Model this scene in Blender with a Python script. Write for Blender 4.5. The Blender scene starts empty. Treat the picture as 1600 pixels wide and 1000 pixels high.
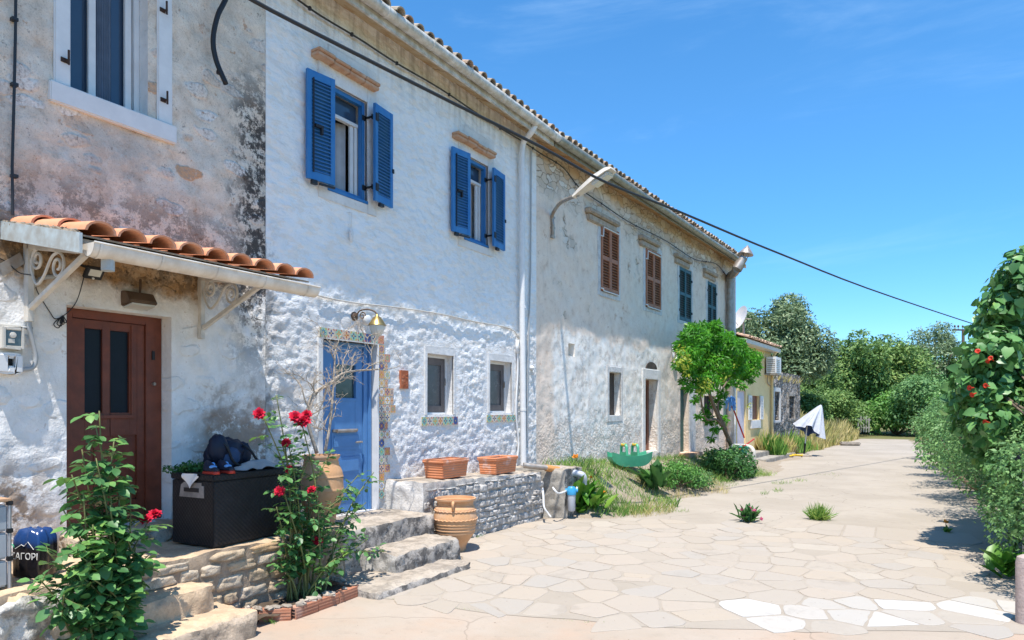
import bpy, bmesh, math, random
import numpy as np
from mathutils import Vector, Matrix, noise
random.seed(7)
R = math.radians
SC = bpy.context.scene
COL = SC.collection
Z = Vector((0, 0, 1))
V = Vector
RNG = np.random.default_rng(11)

# ------------------------------------------------------------ survey of the photograph
CAM = V((0, 0, 1.75)); FPX = 1070.0; HOR = 640.0
TH = math.atan(648 / FPX)
AX = V((-math.sin(TH), math.cos(TH), 0)); RT = V((math.cos(TH), math.sin(TH), 0))
def ray(px, py): return AX * FPX + RT * (px - 800) + Z * (HOR - py)
def at(px, py, dist): return CAM + ray(px, py) * (dist / FPX)        # dist = depth in metres
def on_z(px, py, z=0.0):
    d = ray(px, py); return CAM + d * ((z - CAM.z) / d.z)
class Frame:                                                          # a facade: u along it, n out of it, z up
    def __init__(s, O, ang):
        s.O = V(O); s.U = V((math.sin(ang), math.cos(ang), 0)); s.N = V((math.cos(ang), -math.sin(ang), 0))
    def P(s, u, z, n=0.0): return s.O + s.U * u + s.N * n + Z * z
    def inv(s, px, py, n=0.0):
        d = ray(px, py); t = ((s.O + s.N * n - CAM).dot(s.N)) / d.dot(s.N)
        p = CAM + d * t; return (p - s.O).dot(s.U), p.z
    def pt(s, px, py, n=0.0): return s.P(*s.inv(px, py, n), n)
    def loc(s, p):
        q = V((p[0], p[1], 0)) - s.O; return q.dot(s.U), q.dot(s.N)
FA = Frame((-5.9, 0, 0), 0)
u_h = FA.inv(838, 640)[0]
FB = Frame(FA.P(u_h, 0), math.atan((1512 - 800) / FPX) - TH)

# ------------------------------------------------------------ mesh building
class MB:
    def __init__(s): s.v = []; s.f = []; s.mi = []; s.uv = {}
    def add(s, vs, fs, mi=0):
        o = len(s.v); s.v.extend([tuple(x) for x in vs])
        for f in fs: s.f.append([i + o for i in f]); s.mi.append(mi)
        return o
    def obox(s, p, a, b, c, mi=0):
        p, a, b, c = V(p), V(a), V(b), V(c)
        if a.cross(b).dot(c) < 0: a, b = b, a
        vs = [p, p+a, p+a+b, p+b, p+c, p+a+c, p+a+b+c, p+b+c]
        s.add(vs, [(3,2,1,0),(4,5,6,7),(0,1,5,4),(1,2,6,5),(2,3,7,6),(3,0,4,7)], mi)
    def fbox(s, fr, u0, u1, z0, z1, n0, n1, mi=0):
        s.obox(fr.P(u0, z0, n0), fr.U*(u1-u0), fr.N*(n1-n0), Z*(z1-z0), mi)
    def box(s, c, size, rz=0, mi=0):
        a = V((math.cos(rz), math.sin(rz), 0))*size[0]; b = V((-math.sin(rz), math.cos(rz), 0))*size[1]
        s.obox(V(c)-a/2-b/2-Z*size[2]/2, a, b, Z*size[2], mi)
    def tube(s, pts, r, seg=8, mi=0, cap=True):
        pts = [V(p) for p in pts]; n = len(pts)
        rs = r if isinstance(r, (list, tuple)) else [r]*n
        rings = []; x = None
        for i, p in enumerate(pts):
            t = (pts[min(i+1, n-1)] - pts[max(i-1, 0)])
            t = t.normalized() if t.length > 1e-9 else Z.copy()
            if x is None: x = t.orthogonal().normalized()
            else:
                x = x - t*x.dot(t); x = x.normalized() if x.length > 1e-6 else t.orthogonal().normalized()
            y = t.cross(x)
            rings.append([p + (x*math.cos(2*math.pi*k/seg) + y*math.sin(2*math.pi*k/seg))*rs[i] for k in range(seg)])
        vs = [q for g in rings for q in g]; fs = []
        for i in range(n-1):
            for k in range(seg):
                k2 = (k+1) % seg; fs.append((i*seg+k, i*seg+k2, (i+1)*seg+k2, (i+1)*seg+k))
        if cap: fs.append(tuple(range(seg))[::-1]); fs.append(tuple((n-1)*seg+k for k in range(seg)))
        s.add(vs, fs, mi)
    def lathe(s, c, prof, seg=24, mi=0, axis=None, wob=0.0):
        c = V(c); M = V((0,0,1)).rotation_difference(V(axis)).to_matrix() if axis is not None else Matrix.Identity(3)
        vs = []; fs = []
        for (r, z) in prof:
            for k in range(seg):
                a = 2*math.pi*k/seg; vs.append(c + M @ V((r*math.cos(a), r*math.sin(a), z)))
        for i in range(len(prof)-1):
            for k in range(seg):
                k2 = (k+1) % seg; fs.append((i*seg+k, i*seg+k2, (i+1)*seg+k2, (i+1)*seg+k))
        s.add(vs, fs, mi)
    def prism(s, poly, ext, mi=0):
        poly = [V(p) for p in poly]; ext = V(ext); n = len(poly)
        nn = V((0,0,0))
        for i in range(n): nn += poly[i].cross(poly[(i+1) % n])
        if nn.dot(ext) > 0: poly = poly[::-1]
        s.add(poly + [p+ext for p in poly], [tuple(range(n)), tuple(range(n, 2*n))[::-1]] +
              [((i+1) % n, i, n+i, n+(i+1) % n) for i in range(n)], mi)
    def blob(s, c, rad, rot=None, amp=.1, freq=3, lv=(14, 10), mi=0, seed=0):
        vs = []; c = V(c); sg, rg = lv
        Mx = rot if rot else Matrix.Identity(3)
        for i in range(rg+1):
            th = math.pi*i/rg
            for k in range(sg):
                a = 2*math.pi*k/sg; d = V((math.sin(th)*math.cos(a), math.sin(th)*math.sin(a), math.cos(th)))
                f = 1 + amp*noise.noise(d*freq + V((seed*7.1, seed*3.3, 0)))
                vs.append(c + Mx @ V((d.x*rad[0]*f, d.y*rad[1]*f, d.z*rad[2]*f)))
        fs = [(i*sg+k, (i+1)*sg+k, (i+1)*sg+(k+1) % sg, i*sg+(k+1) % sg) for i in range(rg) for k in range(sg)]
        s.add(vs, fs, mi)
    def grid(s, fn, nu, nv, mi=0):
        vs = [fn(i/nu, j/nv) for j in range(nv+1) for i in range(nu+1)]
        s.add(vs, [(j*(nu+1)+i, j*(nu+1)+i+1, (j+1)*(nu+1)+i+1, (j+1)*(nu+1)+i) for j in range(nv) for i in range(nu)], mi)
    def build(s, name, mats, parent=None, smooth=False, bevel=0, loc=None, sub=0):
        me = bpy.data.meshes.new(name)
        off = V((0,0,0))
        if parent is not None:
            q = parent
            while q.parent: q = q.parent
            off = V(q.location)
        elif loc is not None: off = V(loc)
        arr = np.array(s.v, dtype=np.float64).reshape(-1, 3) - np.array(off)
        me.from_pydata([tuple(x) for x in arr], [], s.f)
        mats = mats if isinstance(mats, (list, tuple)) else [mats]
        for m in mats: me.materials.append(m)
        if len(mats) > 1: me.polygons.foreach_set('material_index', s.mi)
        if bevel:
            bm = bmesh.new(); bm.from_mesh(me)
            bmesh.ops.remove_doubles(bm, verts=bm.verts, dist=1e-5)
            es = [e for e in bm.edges if len(e.link_faces) == 2 and e.calc_face_angle(0) > .6]
            if es: bmesh.ops.bevel(bm, geom=es, offset=bevel, segments=2, affect='EDGES', clamp_overlap=True)
            bm.to_mesh(me); bm.free()
        me.validate(); me.update()
        if smooth:
            me.polygons.foreach_set('use_smooth', [True]*len(me.polygons))
            if smooth != 'all':
                try: me.set_sharp_from_angle(angle=R(40))
                except Exception: pass
        o = bpy.data.objects.new(name, me); COL.objects.link(o)
        if parent is not None: o.parent = parent
        else: o.location = off
        if sub:
            md = o.modifiers.new('sub', 'SUBSURF'); md.levels = sub; md.render_levels = sub
        return o

def tag(o, label=None, cat=None, group=None, kind=None):
    if label: o['label'] = label
    if cat: o['category'] = cat
    if group: o['group'] = group
    if kind: o['kind'] = kind
    return o
def thing(name, label, cat, loc, group=None):
    o = bpy.data.objects.new(name, None); COL.objects.link(o); o.location = V(loc); o.empty_display_size = .1
    return tag(o, label, cat, group)
def struct(name, mb, m, smooth=False, loc=None): return tag(mb.build(name, m, smooth=smooth, loc=loc), kind='structure')
def copy_tree(o, parent=None):
    c = o.copy(); COL.objects.link(c); c.parent = parent
    for ch in o.children: copy_tree(ch, c)
    return c

def bezier(pts, n=8):                                                # Catmull-Rom through the points
    pts = [V(p) for p in pts]; out = []
    P = [pts[0]*2-pts[1]] + pts + [pts[-1]*2-pts[-2]]
    for i in range(1, len(P)-2):
        a, b, c, d = P[i-1:i+3]
        for k in range(n):
            t = k/n
            out.append(.5*((2*b) + (c-a)*t + (2*a-5*b+4*c-d)*t*t + (3*b-a-3*c+d)*t**3))
    out.append(pts[-1]); return out

# ---- leaves: many small folded leaves written straight into one mesh
LEAF_V = np.array([[0,0,0],[.5,0,-.04],[1,0,-.14],[.42,.34,.05],[.42,-.34,.05]], float)
LEAF_F = [(0,1,3),(1,2,3),(0,4,1),(1,4,2)]
OVAL_V = np.array([[0,0,0],[.5,0,-.05],[1,0,-.16],[.16,.22,.03],[.45,.35,.04],[.78,.24,-.03],[.16,-.22,.03],[.45,-.35,.04],[.78,-.24,-.03]], float)
OVAL_F = [(0,1,4,3),(1,5,4),(1,2,5),(0,6,7,1),(1,7,8),(1,8,2)]
BLADE_V = np.array([[0,-.03,0],[0,.03,0],[.55,-.025,-.02],[.55,.025,-.02],[1,0,-.16]], float)
BLADE_F = [(0,2,3,1),(2,4,3)]
QUAD_V = np.array([[0,0,0],[.5,.36,.03],[1,0,-.06],[.5,-.36,.03]], float)
QUAD_F = [(0,3,2,1)]
HEART_V = np.array([[0,0,0],[.5,0,-.05],[1.05,0,-.2],[-.12,.3,.02],[.3,.5,.05],[.7,.3,-.03],[-.12,-.3,.02],[.3,-.5,.05],[.7,-.3,-.03]], float)
HEART_F = [(0,1,4,3),(1,5,4),(1,2,5),(0,6,7,1),(1,7,8),(1,8,2)]
def leaf_mesh(name, pos, axis, nrm, size, mat, parent=None, tmpl=(LEAF_V, LEAF_F), width=1.0, loc=None):
    pos = np.asarray(pos, float); N = len(pos)
    a = np.asarray(axis, float); a /= np.linalg.norm(a, axis=1, keepdims=True) + 1e-9
    n = np.asarray(nrm, float); b = np.cross(n, a); b /= np.linalg.norm(b, axis=1, keepdims=True) + 1e-9
    c = np.cross(a, b)
    tv, tf = tmpl; k = len(tv); size = np.broadcast_to(np.asarray(size, float), (N,))[:, None, None]
    vs = pos[:, None, :] + size*(tv[None,:,0:1]*a[:,None,:] + width*tv[None,:,1:2]*b[:,None,:] + tv[None,:,2:3]*c[:,None,:])
    vs = vs.reshape(-1, 3)
    off = np.zeros(3)
    if parent is not None:
        q = parent
        while q.parent: q = q.parent
        off = np.array(q.location)
    elif loc is not None: off = np.array(loc)
    me = bpy.data.meshes.new(name)
    lt = np.array([len(f) for f in tf]); idx = np.concatenate([np.array(f) for f in tf])
    loops = (idx[None,:] + (np.arange(N)*k)[:,None]).reshape(-1)
    tot = np.tile(lt, N); start = np.concatenate([[0], np.cumsum(tot)[:-1]])
    me.vertices.add(N*k); me.vertices.foreach_set('co', (vs-off).reshape(-1))
    me.loops.add(len(loops)); me.loops.foreach_set('vertex_index', loops.astype(np.int32))
    me.polygons.add(len(tot)); me.polygons.foreach_set('loop_start', start.astype(np.int32))
    try: me.polygons.foreach_set('loop_total', tot.astype(np.int32))
    except Exception: pass
    me.materials.append(mat); me.update(calc_edges=True); me.validate()
    o = bpy.data.objects.new(name, me); COL.objects.link(o)
    if parent is not None: o.parent = parent
    else: o.location = off
    return o
def rnd_dir(n):
    d = RNG.normal(size=(n, 3)); return d/np.linalg.norm(d, axis=1, keepdims=True)

# ------------------------------------------------------------ node materials
class NT:
    def __init__(s, name):
        s.m = bpy.data.materials.new(name); s.m.use_nodes = True; s.t = s.m.node_tree; s.t.nodes.clear()
        s.out = s.n('ShaderNodeOutputMaterial')
    def n(s, typ, **kw):
        x = s.t.nodes.new(typ)
        for k, v in kw.items(): setattr(x, k, v)
        return x
    def link(s, a, b): s.t.links.new(a, b)
    def put(s, sock, v):
        if hasattr(v, 'is_output') or isinstance(v, bpy.types.NodeSocket): s.link(v, sock)
        elif v is not None:
            if isinstance(v, (tuple, list)) and len(v) == 3 and sock.type == 'RGBA': v = (*v, 1)
            sock.default_value = v
    def pos(s):
        if not hasattr(s, '_p'):
            g = s.n('ShaderNodeNewGeometry'); s._p = g.outputs['Position']; s._rpi = g.outputs['Random Per Island']
            x = s.n('ShaderNodeSeparateXYZ'); s.link(s._p, x.inputs[0]); s.X, s.Y, s.Z = x.outputs
        return s._p
    def island(s): s.pos(); return s._rpi
    def math(s, op, a, b=None, c=None, clamp=False):
        x = s.n('ShaderNodeMath', operation=op); x.use_clamp = clamp
        s.put(x.inputs[0], a)
        if b is not None: s.put(x.inputs[1], b)
        if c is not None: s.put(x.inputs[2], c)
        return x.outputs[0]
    def ramp(s, v, lo, hi, a=0.0, b=1.0):
        x = s.n('ShaderNodeMapRange', interpolation_type='SMOOTHSTEP')
        s.put(x.inputs[0], v)
        for i, q in enumerate((lo, hi, a, b)): s.put(x.inputs[i+1], q)
        return x.outputs[0]
    def mix(s, f, a, b, mode='MIX'):
        x = s.n('ShaderNodeMix', data_type='RGBA', blend_type=mode)
        s.put(x.inputs[0], f); s.put(x.inputs[6], a); s.put(x.inputs[7], b); return x.outputs[2]
    def vec(s, scale=(1,1,1), add=None, src=None):
        x = s.n('ShaderNodeMapping'); s.link(src if src is not None else s.pos(), x.inputs[0])
        x.inputs['Scale'].default_value = scale
        if add is not None: x.inputs['Location'].default_value = add
        return x.outputs[0]
    def noise(s, sc, det=4, rough=.55, vec=None, dist=0):
        x = s.n('ShaderNodeTexNoise'); s.link(vec if vec is not None else s.pos(), x.inputs['Vector'])
        x.inputs['Scale'].default_value = sc; x.inputs['Detail'].default_value = det
        x.inputs['Roughness'].default_value = rough; x.inputs['Distortion'].default_value = dist
        return x.outputs[0]
    def vor(s, sc, feature='F1', vec=None, out=0, rnd=1.0):
        x = s.n('ShaderNodeTexVoronoi', feature=feature); s.link(vec if vec is not None else s.pos(), x.inputs['Vector'])
        x.inputs['Scale'].default_value = sc; x.inputs['Randomness'].default_value = rnd
        return x.outputs[out]
    def warp(s, sc, amt, src=None):                       # position pushed about by noise
        x = s.n('ShaderNodeTexNoise'); s.link(src if src is not None else s.pos(), x.inputs['Vector']); x.inputs['Scale'].default_value = sc; x.inputs['Detail'].default_value = 3
        y = s.n('ShaderNodeVectorMath', operation='MULTIPLY_ADD'); s.link(x.outputs['Color'], y.inputs[0])
        y.inputs[1].default_value = (amt,)*3; s.link(src if src is not None else s.pos(), y.inputs[2]); return y.outputs[0]
    def colramp(s, v, stops, const=False):
        x = s.n('ShaderNodeValToRGB'); cr = x.color_ramp
        if const: cr.interpolation = 'CONSTANT'
        while len(cr.elements) < len(stops): cr.elements.new(.5)
        for e, (p, c) in zip(cr.elements, stops): e.position = p; e.color = (*c, 1)
        s.put(x.inputs[0], v); return x.outputs[0]
    def bump(s, h, strength=.5, dist=.02, nrm=None):
        x = s.n('ShaderNodeBump'); x.inputs['Strength'].default_value = strength; x.inputs['Distance'].default_value = dist
        s.link(h, x.inputs['Height'])
        if nrm is not None: s.link(nrm, x.inputs['Normal'])
        return x.outputs[0]
    def done(s, col, rough=.85, nrm=None, metal=0, spec=.3, transl=0, alpha=None):
        p = s.n('ShaderNodeBsdfPrincipled'); s.put(p.inputs['Base Color'], col); s.put(p.inputs['Roughness'], rough)
        s.put(p.inputs['Metallic'], metal); s.put(p.inputs['Specular IOR Level'], spec)
        if nrm is not None: s.link(nrm, p.inputs['Normal'])
        sh = p.outputs[0]
        if transl:
            t = s.n('ShaderNodeBsdfTranslucent'); s.put(t.inputs[0], col)
            mx = s.n('ShaderNodeMixShader'); mx.inputs[0].default_value = transl
            s.link(sh, mx.inputs[1]); s.link(t.outputs[0], mx.inputs[2]); sh = mx.outputs[0]
        s.link(sh, s.out.inputs[0]); return s.m

def paint(name, c, rough=.5, var=.25, bump=.0, dirt=None, metal=0, spec=.4, sc=8):
    t = NT(name); a = t.noise(sc, 5, .6); k = t.ramp(a, .3, .75)
    d = dirt or tuple(x*(1-var) for x in c)
    col = t.mix(k, d, c)
    sp = t.ramp(t.noise(sc*9, 3, .6), .64, .72)
    col = t.mix(t.math('MULTIPLY', sp, .5*min(1, var*2)), col, tuple(x*.5 for x in c))
    nr = t.bump(t.noise(sc*6, 4), bump, .01) if bump else None
    return t.done(col, t.ramp(a, .2, .8, rough*.85, min(1, rough*1.2)), nr, metal, spec)
def leaf_mat(name, stops, rough=.5, transl=.3, spec=.35, clump=1.3):
    t = NT(name); i = t.island()
    k = t.math('ADD', t.math('MULTIPLY', i, .65), t.math('MULTIPLY', t.ramp(t.noise(clump, 3), .3, .7), .35))
    return t.done(t.colramp(k, stops), rough, None, 0, spec, transl)
# ------------------------------------------------------------ materials
M = {}
def old_wall_one():
    t = NT('lime_washed_rubble_wall'); t.pos(); X, Y, Zc = t.X, t.Y, t.Z
    w = t.warp(3.0, .22); n1 = t.noise(1.6, 5); n2 = t.noise(7, 6, .65); n3 = t.noise(38, 4, .6)
    stretched = t.vec((1, 3.2, 6.0), None, w)
    cell = t.vor(1.0, 'F1', stretched, 1); dist = t.vor(1.0, 'F1', stretched, 0)
    sep = t.n('ShaderNodeSeparateColor'); t.link(cell, sep.inputs[0])
    stone = t.math('MULTIPLY', t.ramp(sep.outputs[0], .34, .36), t.ramp(t.math('ADD', dist, t.math('MULTIPLY', n2, .25)), .62, .52))
    mortar = t.colramp(n2, [(.25, (.46,.37,.285)), (.42, (.66,.555,.45)), (.58, (.75,.65,.54)), (.75, (.82,.74,.63))])
    stonec = t.colramp(sep.outputs[1], [(0, (.78,.75,.70)), (.3, (.64,.54,.45)), (.5, (.80,.77,.73)), (.72, (.68,.56,.45)), (.86, (.60,.33,.17)), (1, (.72,.66,.60))])
    stonec = t.mix(t.ramp(n3, .4, .8), stonec, (.36,.30,.26))
    up = t.mix(stone, mortar, stonec)
    up = t.mix(t.math('MULTIPLY', t.ramp(t.noise(9, 5, .7), .6, .68), .6), up, (.42,.21,.10))
    up = t.mix(t.math('MULTIPLY', t.ramp(n3, .62, .75), .55), up, (.13,.105,.09))
    up = t.mix(t.math('MULTIPLY', t.ramp(t.noise(.9, 7, .7), .5, .66), .4), up, (.33,.30,.27))
    up = t.mix(t.math('MULTIPLY', t.ramp(t.noise(85, 3, .7), .52, .66), .35), up, (.24,.19,.15))
    up = t.mix(t.math('MULTIPLY', t.ramp(t.noise(16, 5, .75), .55, .62), .35), up, (.68,.63,.57))
    up = t.mix(t.math('MULTIPLY', t.ramp(t.noise(11, 5, .8), .62, .66), .6), up, (.16,.125,.105))
    # soot-black lichen by the joint and along the canopy
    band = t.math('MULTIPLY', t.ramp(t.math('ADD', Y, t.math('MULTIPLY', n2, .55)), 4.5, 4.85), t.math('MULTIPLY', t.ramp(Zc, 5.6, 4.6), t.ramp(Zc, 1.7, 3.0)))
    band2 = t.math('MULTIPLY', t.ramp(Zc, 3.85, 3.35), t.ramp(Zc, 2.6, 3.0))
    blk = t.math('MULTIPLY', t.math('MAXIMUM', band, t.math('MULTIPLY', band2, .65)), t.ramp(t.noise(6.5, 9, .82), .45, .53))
    # whitewash below
    edge = t.math('ADD', Zc, t.math('MULTIPLY', t.math('SUBTRACT', n1, .5), 1.0))
    lw = t.ramp(edge, 3.02, 2.9)
    white = t.mix(t.ramp(n2, .3, .7), (.75,.71,.655), (.86,.83,.79))
    white = t.mix(t.math('MULTIPLY', t.ramp(t.noise(14, 4, .7), .62, .7), .45), white, (.42,.30,.22))
    low = t.ramp(t.math('ADD', Zc, t.math('MULTIPLY', n2, 1.1)), 2.65, 2.1)
    white = t.mix(t.math('MULTIPLY', low, t.math('MULTIPLY', t.ramp(t.noise(6, 6, .75), .38, .5), t.ramp(Y, 3.8, 4.15))), white, t.mix(n3, (.42,.31,.22), (.27,.235,.22)))
    white = t.mix(t.math('MULTIPLY', t.math('MULTIPLY', t.ramp(Zc, 1.5, 1.1), t.ramp(Y, 2.9, 2.5)), t.ramp(t.noise(8, 5, .7), .42, .55)), white, (.36,.27,.20))
    rust = t.math('MULTIPLY', t.ramp(edge, 2.72, 2.9), t.ramp(Y, 4.25, 4.0))
    bare = t.mix(t.ramp(n2, .35, .65), (.40,.23,.10), (.52,.38,.24)); bare = t.mix(t.ramp(t.noise(20, 4), .55, .7), bare, (.13,.085,.05))
    white = t.mix(rust, white, bare)
    under = t.math('MULTIPLY', t.ramp(Zc, 3.22, 3.12), t.ramp(Y, 4.15, 4.0))
    up = t.mix(under, up, bare)
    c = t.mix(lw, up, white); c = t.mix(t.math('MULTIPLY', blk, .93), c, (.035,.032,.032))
    up_ = None; h = t.math('ADD', t.math('MULTIPLY', n2, .6), t.math('ADD', t.math('MULTIPLY', n3, .3), t.math('MULTIPLY', stone, .4)))
    return t.done(c, .92, t.bump(h, .8, .03), 0, .15)
def white_stucco():
    t = NT('rough_white_stucco'); t.pos(); X, Y, Zc = t.X, t.Y, t.Z
    n1 = t.noise(.8, 4); n2 = t.noise(6, 5, .6); n3 = t.noise(30, 4, .6)
    c = t.mix(t.ramp(n1, .3, .7), (.78,.765,.74), (.86,.85,.83))
    c = t.mix(t.math('MULTIPLY', t.ramp(t.noise(3.2, 5, .7, t.vec((1, 1.3, 3.0))), .5, .58), .38), c, (.80,.68,.55))
    # darker vertical streaks towards the eaves, grime low down
    st = t.noise(1.0, 5, .65, t.vec((1, 9, .5)))
    c = t.mix(t.math('MULTIPLY', t.math('MULTIPLY', t.ramp(Zc, 5.6, 6.5), t.ramp(st, .4, .65)), .55), c, (.33,.30,.27))
    c = t.mix(t.math('MULTIPLY', t.ramp(Zc, 1.6, .7), t.math('MULTIPLY', t.ramp(t.noise(3, 6, .7), .45, .62), .5)), c, (.36,.33,.30))
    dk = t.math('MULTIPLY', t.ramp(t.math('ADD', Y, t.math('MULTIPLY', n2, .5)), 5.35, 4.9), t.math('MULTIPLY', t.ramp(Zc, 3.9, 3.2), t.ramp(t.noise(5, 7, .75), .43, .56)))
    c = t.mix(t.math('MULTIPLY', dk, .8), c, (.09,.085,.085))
    c = t.mix(t.math('MULTIPLY', t.ramp(t.noise(55, 2), .72, .76), .6), c, (.25,.22,.2))
    low = t.ramp(Zc, 3.4, 2.7)
    h = t.math('ADD', t.math('MULTIPLY', t.noise(9, 6, .6, t.vec((1,1,2.0))), .7), t.math('MULTIPLY', t.noise(34, 5, .7), t.math('ADD', .12, t.math('MULTIPLY', low, .7))))
    return t.done(c, .9, t.bump(h, .9, .035), 0, .2)
def old_wall_three():
    t = NT('weathered_ochre_plaster'); t.pos(); X, Y, Zc = t.X, t.Y, t.Z
    w = t.warp(2.5, .3); n1 = t.noise(.7, 5); n2 = t.noise(5, 6, .68); n3 = t.noise(26, 4, .65)
    c = t.colramp(n2, [(.25, (.56,.42,.32)), (.42, (.77,.62,.495)), (.6, (.83,.69,.565)), (.8, (.86,.77,.67))])
    c = t.mix(t.math('MULTIPLY', t.ramp(n1, .5, .68), .5), c, (.78,.68,.575))
    stre = t.vec((3.6, 3.6, 7.5), None, w); d = t.vor(1, 'DISTANCE_TO_EDGE', stre); cell = t.vor(1, 'F1', stre, 1)
    sep = t.n('ShaderNodeSeparateColor'); t.link(cell, sep.inputs[0])
    expo = t.math('MULTIPLY', t.ramp(t.math('ADD', Zc, t.math('MULTIPLY', n1, 2.2)), 6.6, 7.2), 1.0)
    expo = t.math('MAXIMUM', expo, t.ramp(t.noise(1.5, 4, .6), .6, .68))
    joint = t.ramp(d, .06, .01)
    c = t.mix(t.math('MULTIPLY', expo, .85), c, t.mix(joint, t.colramp(sep.outputs[0], [(0, (.54,.44,.35)), (.4, (.67,.59,.51)), (.7, (.56,.40,.26)), (1, (.75,.71,.65))]), (.26,.19,.13)))
    c = t.mix(t.math('MULTIPLY', t.ramp(t.noise(3.2, 5, .7), .62, .70), .6), c, (.46,.27,.16))
    c = t.mix(t.math('MULTIPLY', t.ramp(n3, .62, .72), .6), c, (.20,.165,.14))
    # old limewash on the lower storey with a ragged top edge
    wash = t.math('MULTIPLY', t.ramp(t.math('ADD', Zc, t.math('MULTIPLY', t.noise(1.1, 4), 1.0)), 3.75, 3.6), t.ramp(t.math('ADD', Y, t.math('MULTIPLY', n1, 1.2)), 11.7, 11.9))
    wc = t.mix(t.ramp(n2, .35, .65), (.82,.74,.64), (.90,.86,.80))
    wc = t.mix(t.math('MULTIPLY', t.ramp(t.noise(4, 6, .75), .5, .6), .6), wc, (.52,.44,.37))
    c = t.mix(t.math('MULTIPLY', wash, t.ramp(t.math('ADD', Y, n1), 18.5, 16.2)), c, wc)
    # pocked rubble low down
    pk = t.vor(17, 'F1', t.warp(9, .12)); low = t.ramp(t.math('ADD', Zc, t.math('MULTIPLY', n2, 1.6)), 2.6, 1.9)
    c = t.mix(t.math('MULTIPLY', t.math('MULTIPLY', low, t.ramp(pk, .35, .6)), .6), c, t.mix(n3, (.74,.60,.48), (.58,.46,.37)))
    st = t.noise(1.0, 5, .65, t.vec((4, 4, .35)))
    c = t.mix(t.math('MULTIPLY', t.ramp(st, .56, .72), .3), c, (.42,.37,.34))
    h = t.math('SUBTRACT', t.math('ADD', t.math('MULTIPLY', n2, .7), t.math('MULTIPLY', n3, .3)), t.math('ADD', t.math('MULTIPLY', t.math('MULTIPLY', joint, expo), .5), t.math('MULTIPLY', t.math('MULTIPLY', low, t.ramp(pk, .3, .7)), .35)))
    return t.done(c, .93, t.bump(h, .55, .03), 0, .12)
def rubble(name, base, warm, dark, lich=.5, jc=(.30,.26,.22), sc=(4.2,4.2,6.5), white=0.0):
    t = NT(name); w = t.warp(3.2, .16); v = t.vec(sc, None, w)
    d = t.vor(1, 'DISTANCE_TO_EDGE', v); cell = t.vor(1, 'F1', v, 1)
    sep = t.n('ShaderNodeSeparateColor'); t.link(cell, sep.inputs[0])
    n2 = t.noise(9, 6, .7); n3 = t.noise(45, 4, .6)
    c = t.colramp(sep.outputs[0], [(0, base), (.4, warm), (.75, tuple(x*1.15 for x in base)), (1, tuple(x*.8 for x in warm))])
    c = t.mix(t.ramp(n3, .45, .8), c, tuple(x*.6 for x in base))
    c = t.mix(t.ramp(d, .09, .02), c, jc)
    if white: c = t.mix(t.math('MULTIPLY', t.ramp(t.noise(2.2, 5, .7), .38, .55), white), c, (.72,.70,.67))
    c = t.mix(t.math('MULTIPLY', t.ramp(t.noise(5, 8, .78), .45, .56), lich), c, dark)
    h = t.math('ADD', t.ramp(d, 0, .16), t.math('ADD', t.math('MULTIPLY', n2, .8), t.math('MULTIPLY', n3, .25)))
    return t.done(c, .93, t.bump(h, .9, .04), 0, .12)
def stone(name, c, c2, dark=None, dk=.0, sc=5):
    t = NT(name); n = t.noise(sc, 6, .7); n3 = t.noise(sc*7, 4, .65)
    k = t.mix(t.ramp(n, .3, .7), c2, c); k = t.mix(t.math('MULTIPLY', t.ramp(n3, .55, .75), .45), k, tuple(x*.55 for x in c2))
    if dark: k = t.mix(t.math('MULTIPLY', t.ramp(t.noise(sc*.9, 8, .78), .45, .57), dk), k, dark)
    return t.done(k, .92, t.bump(t.math('ADD', n, t.math('MULTIPLY', n3, .4)), .7, .025), 0, .15)
def flagstones(name, tones, joint, sc, jw=.035, cracks=True, bump=.6):
    t = NT(name); w = t.warp(1.6, .28); v = t.vec((sc,)*3, None, w)
    d = t.vor(1, 'DISTANCE_TO_EDGE', v); cell = t.vor(1, 'F1', v, 1)
    sep = t.n('ShaderNodeSeparateColor'); t.link(cell, sep.inputs[0])
    n1 = t.noise(.5, 4); n2 = t.noise(7, 6, .7); n3 = t.noise(60, 4, .65)
    c = t.colramp(sep.outputs[0], [(i/(len(tones)-1), x) for i, x in enumerate(tones)])
    c = t.mix(t.math('MULTIPLY', t.ramp(n2, .4, .75), .5), c, joint)
    jm = t.math('MULTIPLY', t.ramp(d, jw, jw*.25), t.ramp(t.noise(2.5, 4), .25, .5))
    c = t.mix(t.math('MULTIPLY', jm, .5), c, tuple(x*.68 for x in joint))
    c = t.mix(t.math('MULTIPLY', t.ramp(n1, .42, .66), .35), c, joint)
    c = t.mix(t.math('MULTIPLY', t.ramp(t.noise(1.3, 7, .72), .54, .68), .38), c, (.30,.26,.22))
    c = t.mix(t.math('MULTIPLY', t.ramp(n3, .62, .78), .4), c, tuple(x*.6 for x in joint))
    c = t.mix(t.math('MULTIPLY', t.ramp(t.noise(30, 2), .73, .77), .7), c, (.16,.12,.08))
    h = t.math('ADD', t.math('MULTIPLY', t.ramp(d, 0, jw*1.5), .6), t.math('ADD', t.math('MULTIPLY', n2, .35), t.math('MULTIPLY', n3, .15)))
    return t.done(c, .85, t.bump(h, bump, .015), 0, .25)
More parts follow.
